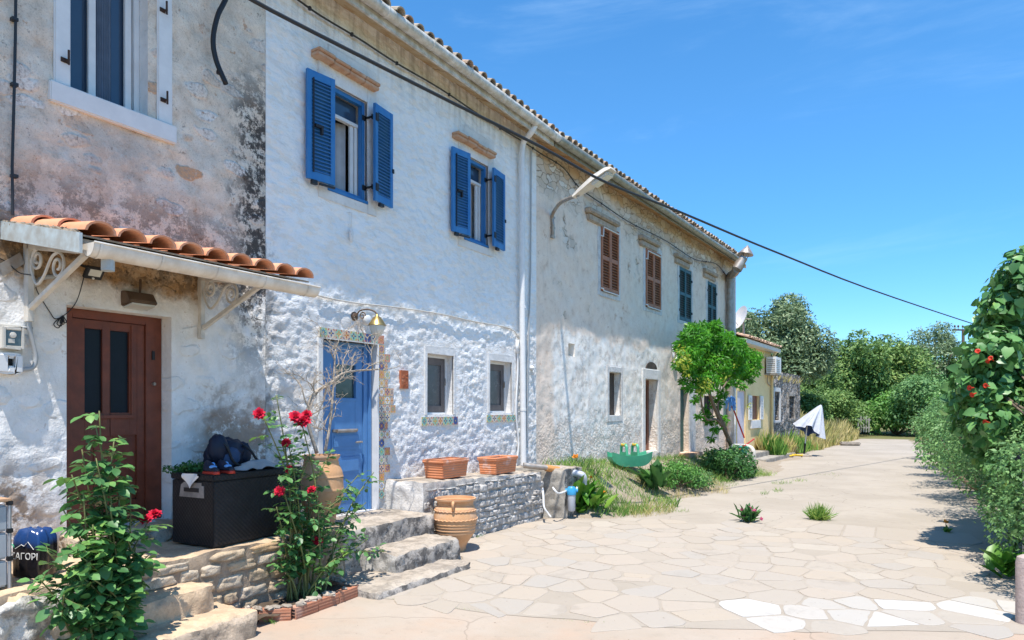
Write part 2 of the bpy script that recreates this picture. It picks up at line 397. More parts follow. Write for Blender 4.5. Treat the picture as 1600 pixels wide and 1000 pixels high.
def concrete(name, c, c2, pink=None):
    t = NT(name); t.pos(); n1 = t.noise(.6, 5, .6); n2 = t.noise(6, 6, .7); n3 = t.noise(70, 4, .7)
    k = t.mix(t.ramp(n1, .35, .65), c, c2)
    if pink: k = t.mix(t.math('MULTIPLY', t.ramp(t.noise(.9, 4), .4, .65), .7), k, pink)
    cr = t.vor(.55, 'DISTANCE_TO_EDGE', t.warp(1.5, .7)); k = t.mix(t.math('MULTIPLY', t.ramp(cr, .007, .002), .35), k, tuple(x*.45 for x in c2))
    k = t.mix(t.math('MULTIPLY', t.ramp(n2, .5, .75), .35), k, tuple(x*.72 for x in c2))
    k = t.mix(t.math('MULTIPLY', t.ramp(n3, .6, .75), .45), k, tuple(x*.6 for x in c2))
    k = t.mix(t.math('MULTIPLY', t.ramp(t.noise(24, 2), .72, .76), .7), k, (.17,.12,.08))
    return t.done(k, .9, t.bump(t.math('ADD', n2, t.math('MULTIPLY', n3, .3)), .5, .012), 0, .2)
def ground_mat():
    t = NT('dry_earth_and_dust'); t.pos(); n1 = t.noise(.35, 5, .6); n2 = t.noise(4, 6, .7); n3 = t.noise(50, 4, .7)
    k = t.mix(t.ramp(n2, .35, .7), (.36,.305,.24), (.30,.24,.175))
    k = t.mix(t.math('MULTIPLY', t.ramp(n3, .55, .72), .6), k, (.17,.12,.08))
    far = t.math('MAXIMUM', t.ramp(t.Y, 43, 47), t.math('MAXIMUM', t.ramp(t.X, 3, 5), t.ramp(t.X, -9, -12)))
    g = t.mix(n1, (.10,.12,.04), (.22,.19,.09))
    return t.done(t.mix(far, k, g), .95, t.bump(t.math('ADD', n2, t.math('MULTIPLY', n3, .4)), .8, .03), 0, .1)
def terracotta(name, c, c2, chalk=.3):
    t = NT(name); i = t.island(); n = t.noise(6, 6, .65); n3 = t.noise(40, 4, .6)
    k = t.mix(t.ramp(n, .3, .7), c, c2); k = t.mix(t.math('MULTIPLY', t.ramp(t.math('ADD', t.noise(3.5, 5, .7), 0), .52, .68), chalk), k, (.62,.50,.42))
    k = t.mix(t.math('MULTIPLY', t.ramp(n3, .6, .75), .4), k, tuple(x*.5 for x in c2))
    k = t.mix(t.math('MULTIPLY', t.math('SUBTRACT', i, .5), .5), k, (.62,.40,.26))
    return t.done(k, .85, t.bump(t.math('ADD', n, n3), .3, .006), 0, .25)
def old_tiles(name, stops):
    t = NT(name); i = t.island(); n = t.noise(7, 6, .7); n3 = t.noise(45, 3, .6)
    k = t.colramp(i, stops); k = t.mix(t.math('MULTIPLY', t.ramp(n, .48, .65), .6), k, (.17,.145,.11))
    k = t.mix(t.math('MULTIPLY', t.ramp(n3, .6, .7), .5), k, (.40,.37,.30))
    return t.done(k, .9, t.bump(t.math('ADD', n, n3), .5, .01), 0, .15)
def painted_tiles():
    # hand painted majolica: each tile (an island with its own UV square) gets one of several motifs and colourways
    t = NT('painted_majolica_tiles'); i = t.island(); u = t.n('ShaderNodeUVMap'); u.uv_map = 'UVMap'
    x = t.n('ShaderNodeSeparateXYZ'); t.link(u.outputs[0], x.inputs[0])
    a = t.math('SUBTRACT', x.outputs[0], .5); b = t.math('SUBTRACT', x.outputs[1], .5)
    r = t.math('SQRT', t.math('ADD', t.math('MULTIPLY', a, a), t.math('MULTIPLY', b, b))); th = t.math('ARCTAN2', b, a)
    petals = t.math('ADD', .22, t.math('MULTIPLY', .15, t.math('COSINE', t.math('MULTIPLY', th, t.math('ADD', 4, t.math('MULTIPLY', 4, t.math('ROUND', t.math('FRACT', t.math('MULTIPLY', i, 37))))))))) 
    fl = t.ramp(t.math('SUBTRACT', r, petals), .015, -.015)
    cor = t.math('SQRT', t.math('ADD', t.math('POWER', t.math('SUBTRACT', .5, t.math('ABSOLUTE', a)), 2), t.math('POWER', t.math('SUBTRACT', .5, t.math('ABSOLUTE', b)), 2)))
    cm = t.math('MULTIPLY', t.ramp(cor, .27, .24), t.ramp(cor, .1, .13)); cen = t.ramp(r, .1, .08)
    f2 = t.math('FRACT', t.math('MULTIPLY', i, 11.3)); f3 = t.math('FRACT', t.math('MULTIPLY', i, 53.7)); f4 = t.math('FRACT', t.math('MULTIPLY', i, 91.1))
    bg = t.colramp(f2, [(0, (.62,.54,.42)), (.28, (.64,.45,.30)), (.45, (.30,.50,.36)), (.66, (.60,.30,.18)), (.84, (.66,.64,.60)), (.94, (.07,.10,.24))], True)
    fg = t.colramp(f3, [(0, (.03,.06,.22)), (.38, (.46,.13,.06)), (.6, (.10,.30,.22)), (.72, (.55,.26,.05)), (.86, (.05,.09,.25))], True)
    ac = t.colramp(f4, [(0, (.62,.38,.04)), (.35, (.50,.12,.07)), (.65, (.05,.08,.24)), (.85, (.14,.34,.26))], True)
    c = t.mix(fl, bg, fg); c = t.mix(cm, c, ac); c = t.mix(cen, c, (.68,.45,.08))
    edge = t.ramp(t.math('MAXIMUM', t.math('ABSOLUTE', a), t.math('ABSOLUTE', b)), .465, .48); c = t.mix(edge, c, (.58,.53,.46))
    return t.done(c, .35, None, 0, .4)
def glass(name, c=(.02,.03,.045)):
    t = NT(name); return t.done(t.mix(t.noise(1.5, 3), c, tuple(x*1.7+.004 for x in c)), t.ramp(t.noise(4, 3), .3, .7, .04, .12), None, 0, .6)
def weave(name, c, sc=160):
    t = NT(name); t.pos(); a = t.math('SINE', t.math('MULTIPLY', t.Z, sc)); b = t.math('SINE', t.math('MULTIPLY', t.math('ADD', t.X, t.Y), sc))
    n = t.noise(9, 5, .7); k = t.mix(t.ramp(n, .45, .75), c, tuple(x*1.5+.004 for x in c))
    k = t.mix(t.math('MULTIPLY', t.ramp(t.noise(60, 3), .66, .74), .3), k, (.12,.115,.10))
    return t.done(k, .55, t.bump(t.math('MULTIPLY', a, b), .35, .004), 0, .35)
def clay_stripes(name, c, c2):
    t = NT(name); t.pos(); n = t.noise(4, 5, .65); s = t.math('SINE', t.math('MULTIPLY', t.Z, 190))
    k = t.mix(t.ramp(n, .3, .7), c, c2); k = t.mix(t.math('MULTIPLY', t.ramp(t.noise(5, 5, .7), .55, .66), .5), k, (.68,.58,.53))
    return t.done(k, .8, t.bump(s, .5, .006), 0, .25)

M['wall1'] = old_wall_one(); M['wall2'] = white_stucco(); M['wall3'] = old_wall_three()
M['smooth'] = stone('smooth_lime_render', (.76,.74,.71), (.66,.63,.59), None, 0, 3)
M['lintel'] = stone('whitewashed_stone_surround', (.72,.70,.67), (.60,.58,.55), (.25,.22,.20), .25, 6)
M['corbel'] = stone('tan_eave_slabs', (.50,.38,.23), (.56,.46,.32), (.36,.18,.06), .5, 4)
M['ledge'] = stone('ochre_stone_ledge', (.52,.42,.32), (.42,.33,.25), (.2,.17,.15), .4, 8)
M['brick'] = terracotta('thin_old_brick', (.47,.24,.13), (.55,.38,.26), .5)
M['terrace'] = rubble('terrace_rubble', (.56,.48,.38), (.60,.49,.36), (.09,.08,.07), .3, (.40,.34,.27), (4.6,4.6,7.2))
M['bench'] = rubble('lichened_rubble', (.50,.47,.43), (.58,.53,.46), (.06,.056,.053), .62, (.36,.33,.30), (7.5,7.5,10.5), .5)
M['slab'] = stone('worn_pale_slab', (.49,.42,.34), (.38,.32,.255), (.12,.105,.09), .45, 4.5)
M['slab_warm'] = stone('worn_sandy_slab', (.64,.48,.32), (.54,.39,.25), (.25,.19,.14), .35, 4.5)
M['slab_front'] = stone('lichened_shaded_slab_edge', (.48,.43,.37), (.38,.34,.30), (.045,.042,.04), .75, 6)  # darker slab copy for front faces; their shade is painted in, with lichen
M['ruinw'] = rubble('black_lichen_rubble', (.42,.385,.35), (.48,.42,.36), (.08,.075,.07), .6, (.22,.19,.165), (4.5,4.5,7.5))
M['yellow'] = stone('yellow_painted_render', (.82,.63,.33), (.78,.58,.29), None, 0, 1.5)
M['flags'] = flagstones('crazy_paving', [(.46,.385,.30), (.515,.42,.32), (.44,.39,.325), (.51,.405,.30), (.455,.375,.29), (.51,.43,.335)], (.495,.43,.355), 2.3, .024)
M['pale_flags'] = flagstones('pale_crazy_paving', [(.62,.57,.50), (.51,.44,.355), (.68,.65,.60), (.50,.43,.35), (.64,.60,.54)], (.48,.42,.345), 2.1, .035)
M['conc'] = concrete('dusty_concrete', (.405,.35,.285), (.355,.305,.245))
M['pink'] = concrete('pinkish_concrete', (.43,.36,.29), (.385,.32,.25), (.44,.31,.22))
M['ground'] = ground_mat()
M['soil'] = stone('dark_bed_soil', (.075,.055,.04), (.12,.09,.065), None, 0, 14)
M['roof'] = old_tiles('weathered_barrel_tiles', [(0, (.40,.34,.26)), (.3, (.45,.37,.28)), (.55, (.33,.27,.21)), (.8, (.47,.32,.22)), (1, (.42,.38,.31))])
M['newroof'] = terracotta('orange_roof_tiles', (.72,.33,.19), (.66,.27,.14), .3)
M['ytile'] = old_tiles('pinkish_roof_tiles', [(0, (.55,.37,.26)), (.5, (.60,.44,.33)), (1, (.5,.33,.23))])
M['blue'] = paint('azure_shutter_paint', (.02,.15,.40), .48, .3, .06, (.045,.19,.42), sc=5)
M['bluedoor'] = paint('azure_door_paint', (.10,.25,.50), .4, .12, .03)
M['brown'] = paint('red_brown_door_paint', (.205,.056,.028), .45, .35, .1)
M['brownsh'] = paint('sunburnt_brown_shutter_paint', (.47,.19,.095), .6, .3, .1)
M['green'] = paint('teal_shutter_paint', (.018,.10,.115), .5, .3, .05)
M['greend'] = paint('green_door_paint', (.03,.12,.10), .5, .3)
M['white'] = paint('white_paint', (.75,.74,.72), .45, .1)
M['cream'] = paint('cream_metal_paint', (.70,.65,.57), .5, .25, .05)
M['gutter'] = paint('stained_white_gutter', (.68,.67,.64), .4, .25, .03, (.40,.37,.30))
M['ggutter'] = paint('weathered_grey_gutter', (.38,.38,.33), .45, .3, .03, (.24,.22,.17), .3)
M['palegut'] = paint('dusty_cream_gutter', (.74,.69,.61), .5, .2, .03, (.58,.51,.42))
M['fascia'] = paint('pale_blue_fascia', (.50,.58,.60), .5, .2, .05, (.36,.36,.33))
M['glass'] = glass('dark_window_glass', (.03,.05,.08)); M['glassd'] = paint('black_door_glass', (.010,.014,.022), .35, .3, 0, None, 0, .2); M['lampglass'] = paint('frosted_glass', (.62,.62,.56), .2, .1)
M['curtain'] = paint('pale_curtain', (.45,.46,.48), .8, .2)
M['dark'] = paint('black_iron', (.02,.02,.022), .5, .3); M['rust'] = paint('rusted_iron', (.07,.04,.028), .8, .5, .2)
M['cable'] = paint('black_cable_sheath', (.025,.027,.03), .5, .2); M['gcable'] = paint('grey_conduit', (.40,.41,.41), .5, .15); M['wcable'] = paint('painted_over_cable', (.60,.55,.47), .6, .2)
M['brass'] = paint('aged_brass', (.50,.36,.14), .35, .4, .02, None, .8); M['bronze'] = paint('brown_lamp_case', (.14,.085,.05), .5, .4)
M['metal'] = paint('galvanised_metal', (.42,.40,.37), .45, .3, .03, (.30,.24,.19), .5)
M['plaq'] = terracotta('red_clay_plaque', (.40,.12,.05), (.30,.08,.035), .1)
M['urn'] = terracotta('pale_terracotta_urn', (.62,.36,.19), (.53,.28,.13), .25); M['trough'] = clay_stripes('orange_terracotta', (.66,.27,.14), (.60,.22,.10))
M['majolica'] = painted_tiles()
M['weave'] = weave('black_resin_weave', (.012,.012,.014))
M['cloth'] = paint('grey_cloth', (.46,.44,.42), .9, .25, .2); M['navy'] = paint('navy_nylon', (.012,.018,.04), .6, .3, .1); M['jean'] = paint('faded_blue_denim', (.05,.09,.18), .8, .35, .2)
M['red'] = paint('red_rubber', (.55,.045,.025), .5, .2); M['bluef'] = paint('bright_blue_fabric', (.18,.42,.80), .7, .2); M['paper'] = paint('white_paper', (.78,.78,.77), .8, .05)
M['label'] = paint('torn_label', (.36,.32,.29), .8, .5)
M['toy'] = paint('sun_bleached_green_plastic', (.09,.42,.24), .4, .15); M['toyy'] = paint('yellow_plastic', (.75,.47,.04), .4, .1)
M['pipe'] = paint('blue_grey_pipe', (.48,.51,.56), .4, .12); M['opipe'] = paint('orange_pipe', (.70,.32,.10), .5, .2); M['bcap'] = paint('cyan_plastic', (.05,.33,.60), .35, .1)
M['bark'] = stone('grey_brown_bark', (.22,.17,.12), (.14,.105,.075), None, 0, 18); M['twig'] = stone('bleached_twigs', (.52,.45,.37), (.38,.31,.24), None, 0, 20)
M['cane'] = paint('green_rose_cane', (.20,.22,.07), .6, .4)
M['yhose'] = paint('yellow_hose', (.80,.52,.03), .5, .1); M['parasol'] = paint('white_parasol_cloth', (.50,.52,.57), .8, .2, .1); M['parasolb'] = paint('blue_parasol_lining', (.08,.14,.36), .8, .2)
M['plastic'] = paint('translucent_grey_plastic', (.42,.44,.46), .3, .15); M['pinkpost'] = stone('pink_render_post', (.50,.40,.36), (.44,.34,.30), None, 0, 6)
M['lilac'] = paint('pale_lilac_door', (.62,.56,.60), .5, .1); M['oldwood'] = paint('dark_weathered_wood', (.10,.075,.06), .7, .5, .2); M['greywood'] = paint('grey_brown_shutter', (.165,.14,.13), .6, .35, .1)
M['conc_block'] = stone('old_concrete_block', (.42,.385,.33), (.35,.32,.275), (.10,.09,.08), .4, 5)
M['sil'] = paint('silver_frame', (.42,.44,.47), .3, .1, 0, None, .6); M['woodtop'] = paint('pine_board', (.50,.30,.17), .6, .2)
M['water'] = paint('clear_bottle_plastic', (.50,.58,.64), .1, .1)
# foliage
M['rose_leaf'] = leaf_mat('rose_leaves', [(0, (0.036, 0.121, 0.036)), (0.4, (0.082, 0.211, 0.065)), (0.75, (0.138, 0.308, 0.082)), (1, (0.259, 0.438, 0.097))], .4, .25, .45, 4)
M['rose_pet'] = leaf_mat('crimson_petals', [(0, (.45,.008,.03)), (.5, (.62,.015,.05)), (1, (.75,.05,.10))], .6, .2, .2, 9)
M['wist'] = leaf_mat('bright_green_leaflets', [(0, (0.028, 0.138, 0.011)), (0.45, (0.07, 0.277, 0.018)), (0.8, (0.122, 0.383, 0.027)), (1, (0.281, 0.468, 0.036))], .45, .4, .3, 2)
M['wisty'] = leaf_mat('yellowing_leaflets', [(0, (.22,.34,.03)), (.6, (.40,.45,.05)), (1, (.62,.55,.07))], .5, .35)
M['olive'] = leaf_mat('olive_leaves', [(0, (0.082, 0.136, 0.063)), (0.4, (0.155, 0.228, 0.109)), (0.75, (0.255, 0.338, 0.163)), (1, (0.456, 0.529, 0.311))], .5, .2, .35, .5)
M['oak'] = leaf_mat('green_tree_leaves', [(0, (0.079, 0.157, 0.049)), (0.45, (0.15, 0.264, 0.07)), (0.8, (0.246, 0.377, 0.105)), (1, (0.421, 0.491, 0.157))], .5, .3, .3, .45)
M['bush'] = leaf_mat('bramble_leaves', [(0, (0.054, 0.159, 0.038)), (0.45, (0.123, 0.307, 0.063)), (0.8, (0.221, 0.455, 0.094)), (1, (0.393, 0.637, 0.146))], .5, .3, .3, .6)
M['hedge'] = leaf_mat('small_grey_green_leaves', [(0, (0.063, 0.157, 0.05)), (0.4, (0.14, 0.282, 0.094)), (0.75, (0.238, 0.422, 0.144)), (1, (0.421, 0.627, 0.237))], .5, .3, .3, 1.0)
M['vine'] = leaf_mat('broad_vine_leaves', [(0, (0.045, 0.133, 0.04)), (0.5, (0.111, 0.264, 0.072)), (0.85, (0.203, 0.405, 0.117)), (1, (0.526, 0.607, 0.125))], .38, .25, .45, 1.5)
M['canna'] = leaf_mat('broad_green_leaves', [(0, (.04,.14,.015)), (.5, (.09,.25,.025)), (1, (.22,.36,.05))], .4, .3, .4, 3)
M['weed'] = leaf_mat('weeds', [(0, (0.049, 0.149, 0.025)), (0.3, (0.109, 0.258, 0.043)), (0.6, (0.218, 0.366, 0.076)), (0.85, (0.397, 0.488, 0.127)), (1, (0.546, 0.596, 0.185))], .7, .25, .2, 1.0)
M['dry'] = leaf_mat('dry_grass', [(0, (0.187, 0.242, 0.06)), (0.35, (0.44, 0.396, 0.14)), (0.7, (0.605, 0.495, 0.22)), (1, (0.682, 0.583, 0.32))], .8, .25, .1, .8)
M['fern'] = leaf_mat('dark_green_leaves', [(0, (0.026, 0.091, 0.026)), (0.6, (0.065, 0.182, 0.046)), (1, (0.13, 0.286, 0.065))], .5, .3, .3, 3)
M['orange'] = leaf_mat('orange_petals', [(0, (.75,.22,.02)), (1, (.8,.38,.05))], .6, .3); M['redfl'] = leaf_mat('scarlet_petals', [(0, (.6,.03,.015)), (1, (.75,.08,.03))], .5, .25)
M['pinkfl'] = leaf_mat('pink_petals', [(0, (.65,.10,.22)), (1, (.8,.28,.42))], .6, .3)

def stone_faces(name, stops, dark, dk):
    t = NT(name); i = t.island(); n = t.noise(11, 6, .7); n3 = t.noise(55, 4, .65)
    k = t.colramp(i, stops); k = t.mix(t.math('MULTIPLY', t.ramp(n, .4, .7), .5), k, tuple(x*.75 for x in stops[1][1])); k = t.mix(t.math('MULTIPLY', t.ramp(n3, .55, .75), .5), k, tuple(x*.5 for x in stops[0][1]))
    k = t.mix(t.math('MULTIPLY', t.ramp(t.noise(5, 8, .78), .45, .56), dk), k, dark)
    return t.done(k, .93, t.bump(t.math('ADD', n, t.math('MULTIPLY', n3, .4)), .8, .02), 0, .12)
M['stones_warm'] = stone_faces('sandy_wall_stones', [(0, (.52,.40,.27)), (.25, (.60,.45,.29)), (.5, (.62,.52,.40)), (.75, (.58,.39,.22)), (1, (.64,.54,.41))], (.12,.10,.085), .35)
M['stones_grey'] = stone_faces('grey_wall_stones', [(0, (.50,.47,.43)), (.25, (.58,.54,.49)), (.5, (.66,.63,.59)), (.75, (.48,.44,.40)), (1, (.62,.58,.52))], (.08,.075,.07), .34)
M['mortar_warm'] = stone('sandy_mortar', (.43,.33,.235), (.34,.26,.185), (.15,.13,.11), .4, 9); M['mortar_grey'] = stone('grey_mortar', (.54,.50,.45), (.43,.40,.36), (.10,.095,.09), .35, 9)

def flag_stones(name, stops, dirt):
    t = NT(name); t.pos(); i = t.island(); n = t.noise(5, 6, .7); n3 = t.noise(60, 4, .65); n1 = t.noise(.7, 5, .6)
    k = t.colramp(i, stops); k = t.mix(t.math('MULTIPLY', t.ramp(n, .42, .72), .5), k, dirt)
    k = t.mix(t.math('MULTIPLY', t.ramp(n1, .45, .7), .4), k, dirt); k = t.mix(t.math('MULTIPLY', t.ramp(t.noise(1.6, 7, .75), .55, .66), .3), k, tuple(x*.62 for x in dirt))
    k = t.mix(t.math('MULTIPLY', t.ramp(n3, .6, .76), .4), k, tuple(x*.6 for x in dirt)); k = t.mix(t.math('MULTIPLY', t.ramp(t.noise(28, 2), .72, .76), .7), k, (.15,.11,.075))
    return t.done(k, .85, t.bump(t.math('ADD', n, t.math('MULTIPLY', n3, .4)), .45, .008), 0, .25)
M['flag_beige'] = flag_stones('beige_flagstones', [(0, (.38,.33,.27)), (.2, (.42,.355,.285)), (.4, (.375,.34,.295)), (.6, (.425,.355,.275)), (.8, (.385,.33,.265)), (1, (.435,.38,.31))], (.395,.34,.28))
M['flag_white'] = flag_stones('white_flagstones', [(0, (.44,.41,.365)), (.3, (.385,.335,.275)), (.55, (.51,.485,.445)), (.8, (.41,.37,.315)), (1, (.47,.445,.40))], (.43,.385,.325))
M['flag_mortar'] = concrete('sandy_joint_mortar', (.39,.335,.272), (.355,.305,.245))
def sm(x):
    x = min(1, max(0, x)); return x*x*(3-2*x)
smst = sm
# ------------------------------------------------------------ facades
def facade(mb, fr, u0, u1, z0, z1, ops, step, disp, uvis=None, mi=0):
    def lines(a, b, brk, st):
        br = sorted(set([a, b] + [x for x in brk if a < x < b])); out = []
        for p, q in zip(br[:-1], br[1:]):
            k = max(1, int(math.ceil((q-p)/st))); out += [p + (q-p)*i/k for i in range(k)]
        return out + [b]
    us = lines(u0, u1, [x for o in ops for x in o[:2]] + ([uvis] if uvis else []), step)
    if uvis: us = [u for u in us if u >= uvis] ; us = [u0] + us
    zs = lines(z0, z1, [x for o in ops for x in o[2:4]], step)
    def damp(u, z):
        m = 1.0
        for o in ops:
            du = max(o[0]-u, u-o[1], 0); dz = max(o[2]-z, z-o[3], 0)
            m = min(m, math.hypot(du, dz)/.07)
        return max(0., m)
    vs = []
    for z in zs:
        for u in us:
            d = damp(u, z)*disp(u, z) if u0 < u < u1 else 0
            vs.append(fr.P(u, z, d))
    nu = len(us); fs = []
    for j in range(len(zs)-1):
        zc = (zs[j]+zs[j+1])/2
        for i in range(nu-1):
            uc = (us[i]+us[i+1])/2
            if any(o[0] < uc < o[1] and o[2] < zc < o[3] for o in ops): continue
            a = j*nu+i; fs.append((a, a+1, a+nu+1, a+nu))
    mb.add(vs, fs, mi)
    for o in ops:
        a, b, c, d, dep = o[:5]; m2 = o[5] if len(o) > 5 else mi
        p = fr.P
        q = [p(a,c), p(b,c), p(b,d), p(a,d), p(a,c,-dep), p(b,c,-dep), p(b,d,-dep), p(a,d,-dep)]
        for f in ((0,1,5,4),(1,2,6,5),(2,3,7,6),(3,0,4,7)): mb.add([q[i] for i in f], [(0,1,2,3)], m2)
def shell(mb, fr, u0, u1, z1, depth, zr, mi=0):                        # end walls with gables, back wall
    p = fr.P
    for u in (u0, u1):
        mb.add([p(u,-.3), p(u,-.3,-depth), p(u,z1,-depth), p(u,zr,-depth/2), p(u,z1)], [(0,1,2,3,4)], mi)
    mb.add([p(u0,-.3,-depth), p(u1,-.3,-depth), p(u1,z1,-depth), p(u0,z1,-depth)], [(0,1,2,3)], mi)
def barrel_roof(mb, fr, u0, u1, ne, ze, depth, pitch, sp=.2, r=.085, nrow=3, mi=0, pan=True, rnd=None):
    rnd = rnd or random.Random(3)
    sl = V((0,0,0)) - fr.N*math.cos(pitch) + Z*math.sin(pitch); up = fr.N*math.sin(pitch) + Z*math.cos(pitch)
    L = (depth/2+ne)/math.cos(pitch); n = int(round((u1-u0)/sp)); sp = (u1-u0)/n
    def arch(u, s0, s1, r0, r1, lift0, lift1, jit):
        a = fr.P(u, ze, ne) + sl*s0 + up*lift0 + fr.U*jit; b = fr.P(u, ze, ne) + sl*s1 + up*lift1 + fr.U*jit; k = 7; vs = []
        for (q, rr) in ((a, r0), (a, r0-.016), (b, r1), (b, r1-.016)):
            for i in range(k):
                t = math.pi*i/(k-1); vs.append(q + fr.U*(rr*math.cos(t)) + up*(rr*.85*math.sin(t)))
        fs = []
        for i in range(k-1):
            fs += [(i+1, i, 2*k+i, 2*k+i+1), (k+i, k+i+1, 3*k+i+1, 3*k+i), (i, i+1, k+i+1, k+i)]
        mb.add(vs, fs, mi)
    for i in range(n):
        u = u0 + sp*(i+.5)
        j = rnd.uniform(-.015, .015); s = rnd.uniform(-.03, .02)
        for k in range(nrow):
            arch(u, s+k*.36, s+k*.36+.42, r, r*.84, .012+.012*rnd.random(), -.006, j+rnd.uniform(-.006,.006))
        arch(u, s+nrow*.36, L, r, r*.9, .01, 0, j)
    if pan:
        a = fr.P(u0, ze, ne); vs = [a-up*.012, a+fr.U*(u1-u0)-up*.012, a+fr.U*(u1-u0)+sl*L-up*.012, a+sl*L-up*.012]
        mb.add(vs, [(0,1,2,3)], mi); mb.add([q-up*.03 for q in vs], [(3,2,1,0)], mi)
        back = (fr.P(u0, ze, -depth-ne), fr.P(u1, ze, -depth-ne)); rid = (fr.P(u1, ze, ne)+sl*L, fr.P(u0, ze, ne)+sl*L)
        mb.add([back[0], back[1], rid[0]-up*.011, rid[1]-up*.011], [(0,1,2,3)], mi)
def holed(mb, fr, u0, u1, z0, z1, n0, n1, holes, mi=0):
    us = sorted(set([u0,u1]+[x for h in holes for x in h[:2]])); zs = sorted(set([z0,z1]+[x for h in holes for x in h[2:4]]))
    for a, b in zip(us[:-1], us[1:]):
        run = None
        for c, d in zip(zs[:-1], zs[1:]):
            uc, zc = (a+b)/2, (c+d)/2
            solid = not any(h[0] < uc < h[1] and h[2] < zc < h[3] for h in holes)
            if solid: run = (run[0], d) if run else (c, d)
            if (not solid or d == zs[-1]) and run:
                mb.fbox(fr, a, b, run[0], run[1], n0, n1, mi); run = None
def quad(mb, fr, u0, u1, z0, z1, n, mi=0):
    mb.add([fr.P(u0,z0,n), fr.P(u1,z0,n), fr.P(u1,z1,n), fr.P(u0,z1,n)], [(0,1,2,3)], mi)
def louvre(mb, o, ud, nd, w, h, th, nsl, stile=.055, mid=True, mi=0, back=False):
    # o = lower corner, ud = width direction, nd = outward
    ud = V(ud).normalized(); nd = V(nd).normalized(); o = V(o)
    mb.obox(o, ud*stile, nd*th, Z*h, mi); mb.obox(o+ud*(w-stile), ud*stile, nd*th, Z*h, mi)
    rails = [0, h-.09] + ([h*.5-.04] if mid else [])
    for z in rails: mb.obox(o+ud*stile+Z*z+nd*.003, ud*(w-2*stile), nd*(th-.006), Z*.09, mi)
    for i in range(nsl):
        z = .09 + (h-.18)*(i+.5)/nsl
        if mid and abs(z-h*.5) < .055: continue
        d = nd*.032 - Z*.026
        mb.obox(o+ud*stile+Z*(z+.012)+nd*(th*.5-.016), ud*(w-2*stile), d, (nd*.3+Z*.4).normalized()*.007, mi)
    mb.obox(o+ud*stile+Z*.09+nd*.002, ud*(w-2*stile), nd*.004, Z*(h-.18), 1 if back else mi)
fr3 = lambda u, z, k, s=0: noise.fractal(V((u*k, z*k, s*13.7)), .9, 2.1, 4)

TERR = .60; DOORZ1 = .75
# ============================================================ HOUSE ONE: rubble house with the canopy
h1 = thing('stone_house', 'old rubble stone house with whitewashed foot and brown door beneath a tiled canopy', 'house', (-5.9, 3.0, 0))
uj = FA.inv(415, 400)[0]
ZW = 6.6
d0, d1 = FA.inv(104, 476)[0], FA.inv(268, 496)[0]; dz = FA.inv(268, 496)[1]
wa0, wz0 = FA.inv(113, 140); wa1 = FA.inv(231, 188)[0]; wz1 = wz0 + 1.42
mb = MB()
def disp1(u, z):
    low = 1 if z < 2.95 else 0
    a = fr3(u, z, 4, 1)*.02 + fr3(u, z, 14, 2)*.007
    if u > 3.95 and z < 3.2: a += fr3(u, z, 9, 3)*.022
    if z < 1.3: a += fr3(u, z, 7, 5)*.02
    return a
ops1 = [(d0, d1, DOORZ1, dz, .17), (wa0-.02, wa1+.0, wz0, wz1, .16, 1)]
facade(mb, FA, -3.0, uj-.002, -.1, ZW, ops1, .035, disp1, uvis=2.2)
shell(mb, FA, -3.0, uj-.002, ZW, 7, 8.2)
mb.build('wall', [M['wall1'], M['smooth']], h1, smooth='all')
mb = MB(); barrel_roof(mb, FA, -3.0, uj-.01, .47, 6.5, 7, R(22), nrow=2); mb.build('roof', M['roof'], h1)
mb = MB(); mb.fbox(FA, -3, uj-.01, 6.33, 6.44, .33, .36); mb.tube([FA.P(-3, 6.47, .43), FA.P(uj-.01, 6.47, .43)], .065, 12)
mb.build('gutter', M['gutter'], h1)
mb = MB(); mb.prism([FA.P(-3, 6.6, 0), FA.P(-3, 6.5, 0), FA.P(-3, 6.34, .34), FA.P(-3, 6.44, .34)], FA.U*(uj+2.99)); mb.build('eave_slabs', M['corbel'], h1)
# door
dr = MB(); nD = -.15
def du(px, n=nD): return FA.inv(px, 560, n)[0]
holed(dr, FA, d0+.002, d1-.002, DOORZ1, dz-.002, nD-.06, nD, [(du(113), du(228), DOORZ1+.0, dz-.075)])
door = dr.build('door', M['brown'], h1, bevel=.004)
lf = MB(); pz0, pz1 = FA.inv(133, 645, nD)[1], FA.inv(133, 512, nD)[1]
panes = [(du(134), du(162), pz0, pz1), (du(174), du(204), pz0, pz1)]
lowp = (du(138), du(216), DOORZ1+.2, pz0-.2)
holed(lf, FA, du(113)+.002, du(228)-.002, DOORZ1+.01, dz-.08, nD-.065, nD-.02, panes+[lowp])
lf.fbox(FA, lowp[0], lowp[1], lowp[2], lowp[3], nD-.065, nD-.042)
lf.fbox(FA, lowp[0]+.06, lowp[1]-.06, lowp[2]+.06, lowp[3]-.06, nD-.045, nD-.03)
lf.fbox(FA, du(129), du(213), pz0-.05, pz0-.02, nD-.03, nD+.005)
lf.fbox(FA, du(204)+.012, du(204)+.03, pz0-.02, pz1+.06, nD-.025, nD-.008)
lf.build('door_leaf', M['brown'], door, bevel=.003)
for p in panes:
    g = MB(); g.fbox(FA, p[0], p[1], p[2], p[3], nD-.055, nD-.045); g.build('door_pane', M['glassd'], door)
g = MB(); ku, kz = FA.inv(239, 600, nD); g.tube([FA.P(ku, kz, nD), FA.P(ku, kz, nD+.03)], .014, 10); g.build('lock', M['metal'], door)
g = MB(); g.fbox(FA, ku-.012, ku+.012, kz+.22, kz+.3, nD, nD+.012); g.build('latch_plate', M['dark'], door)
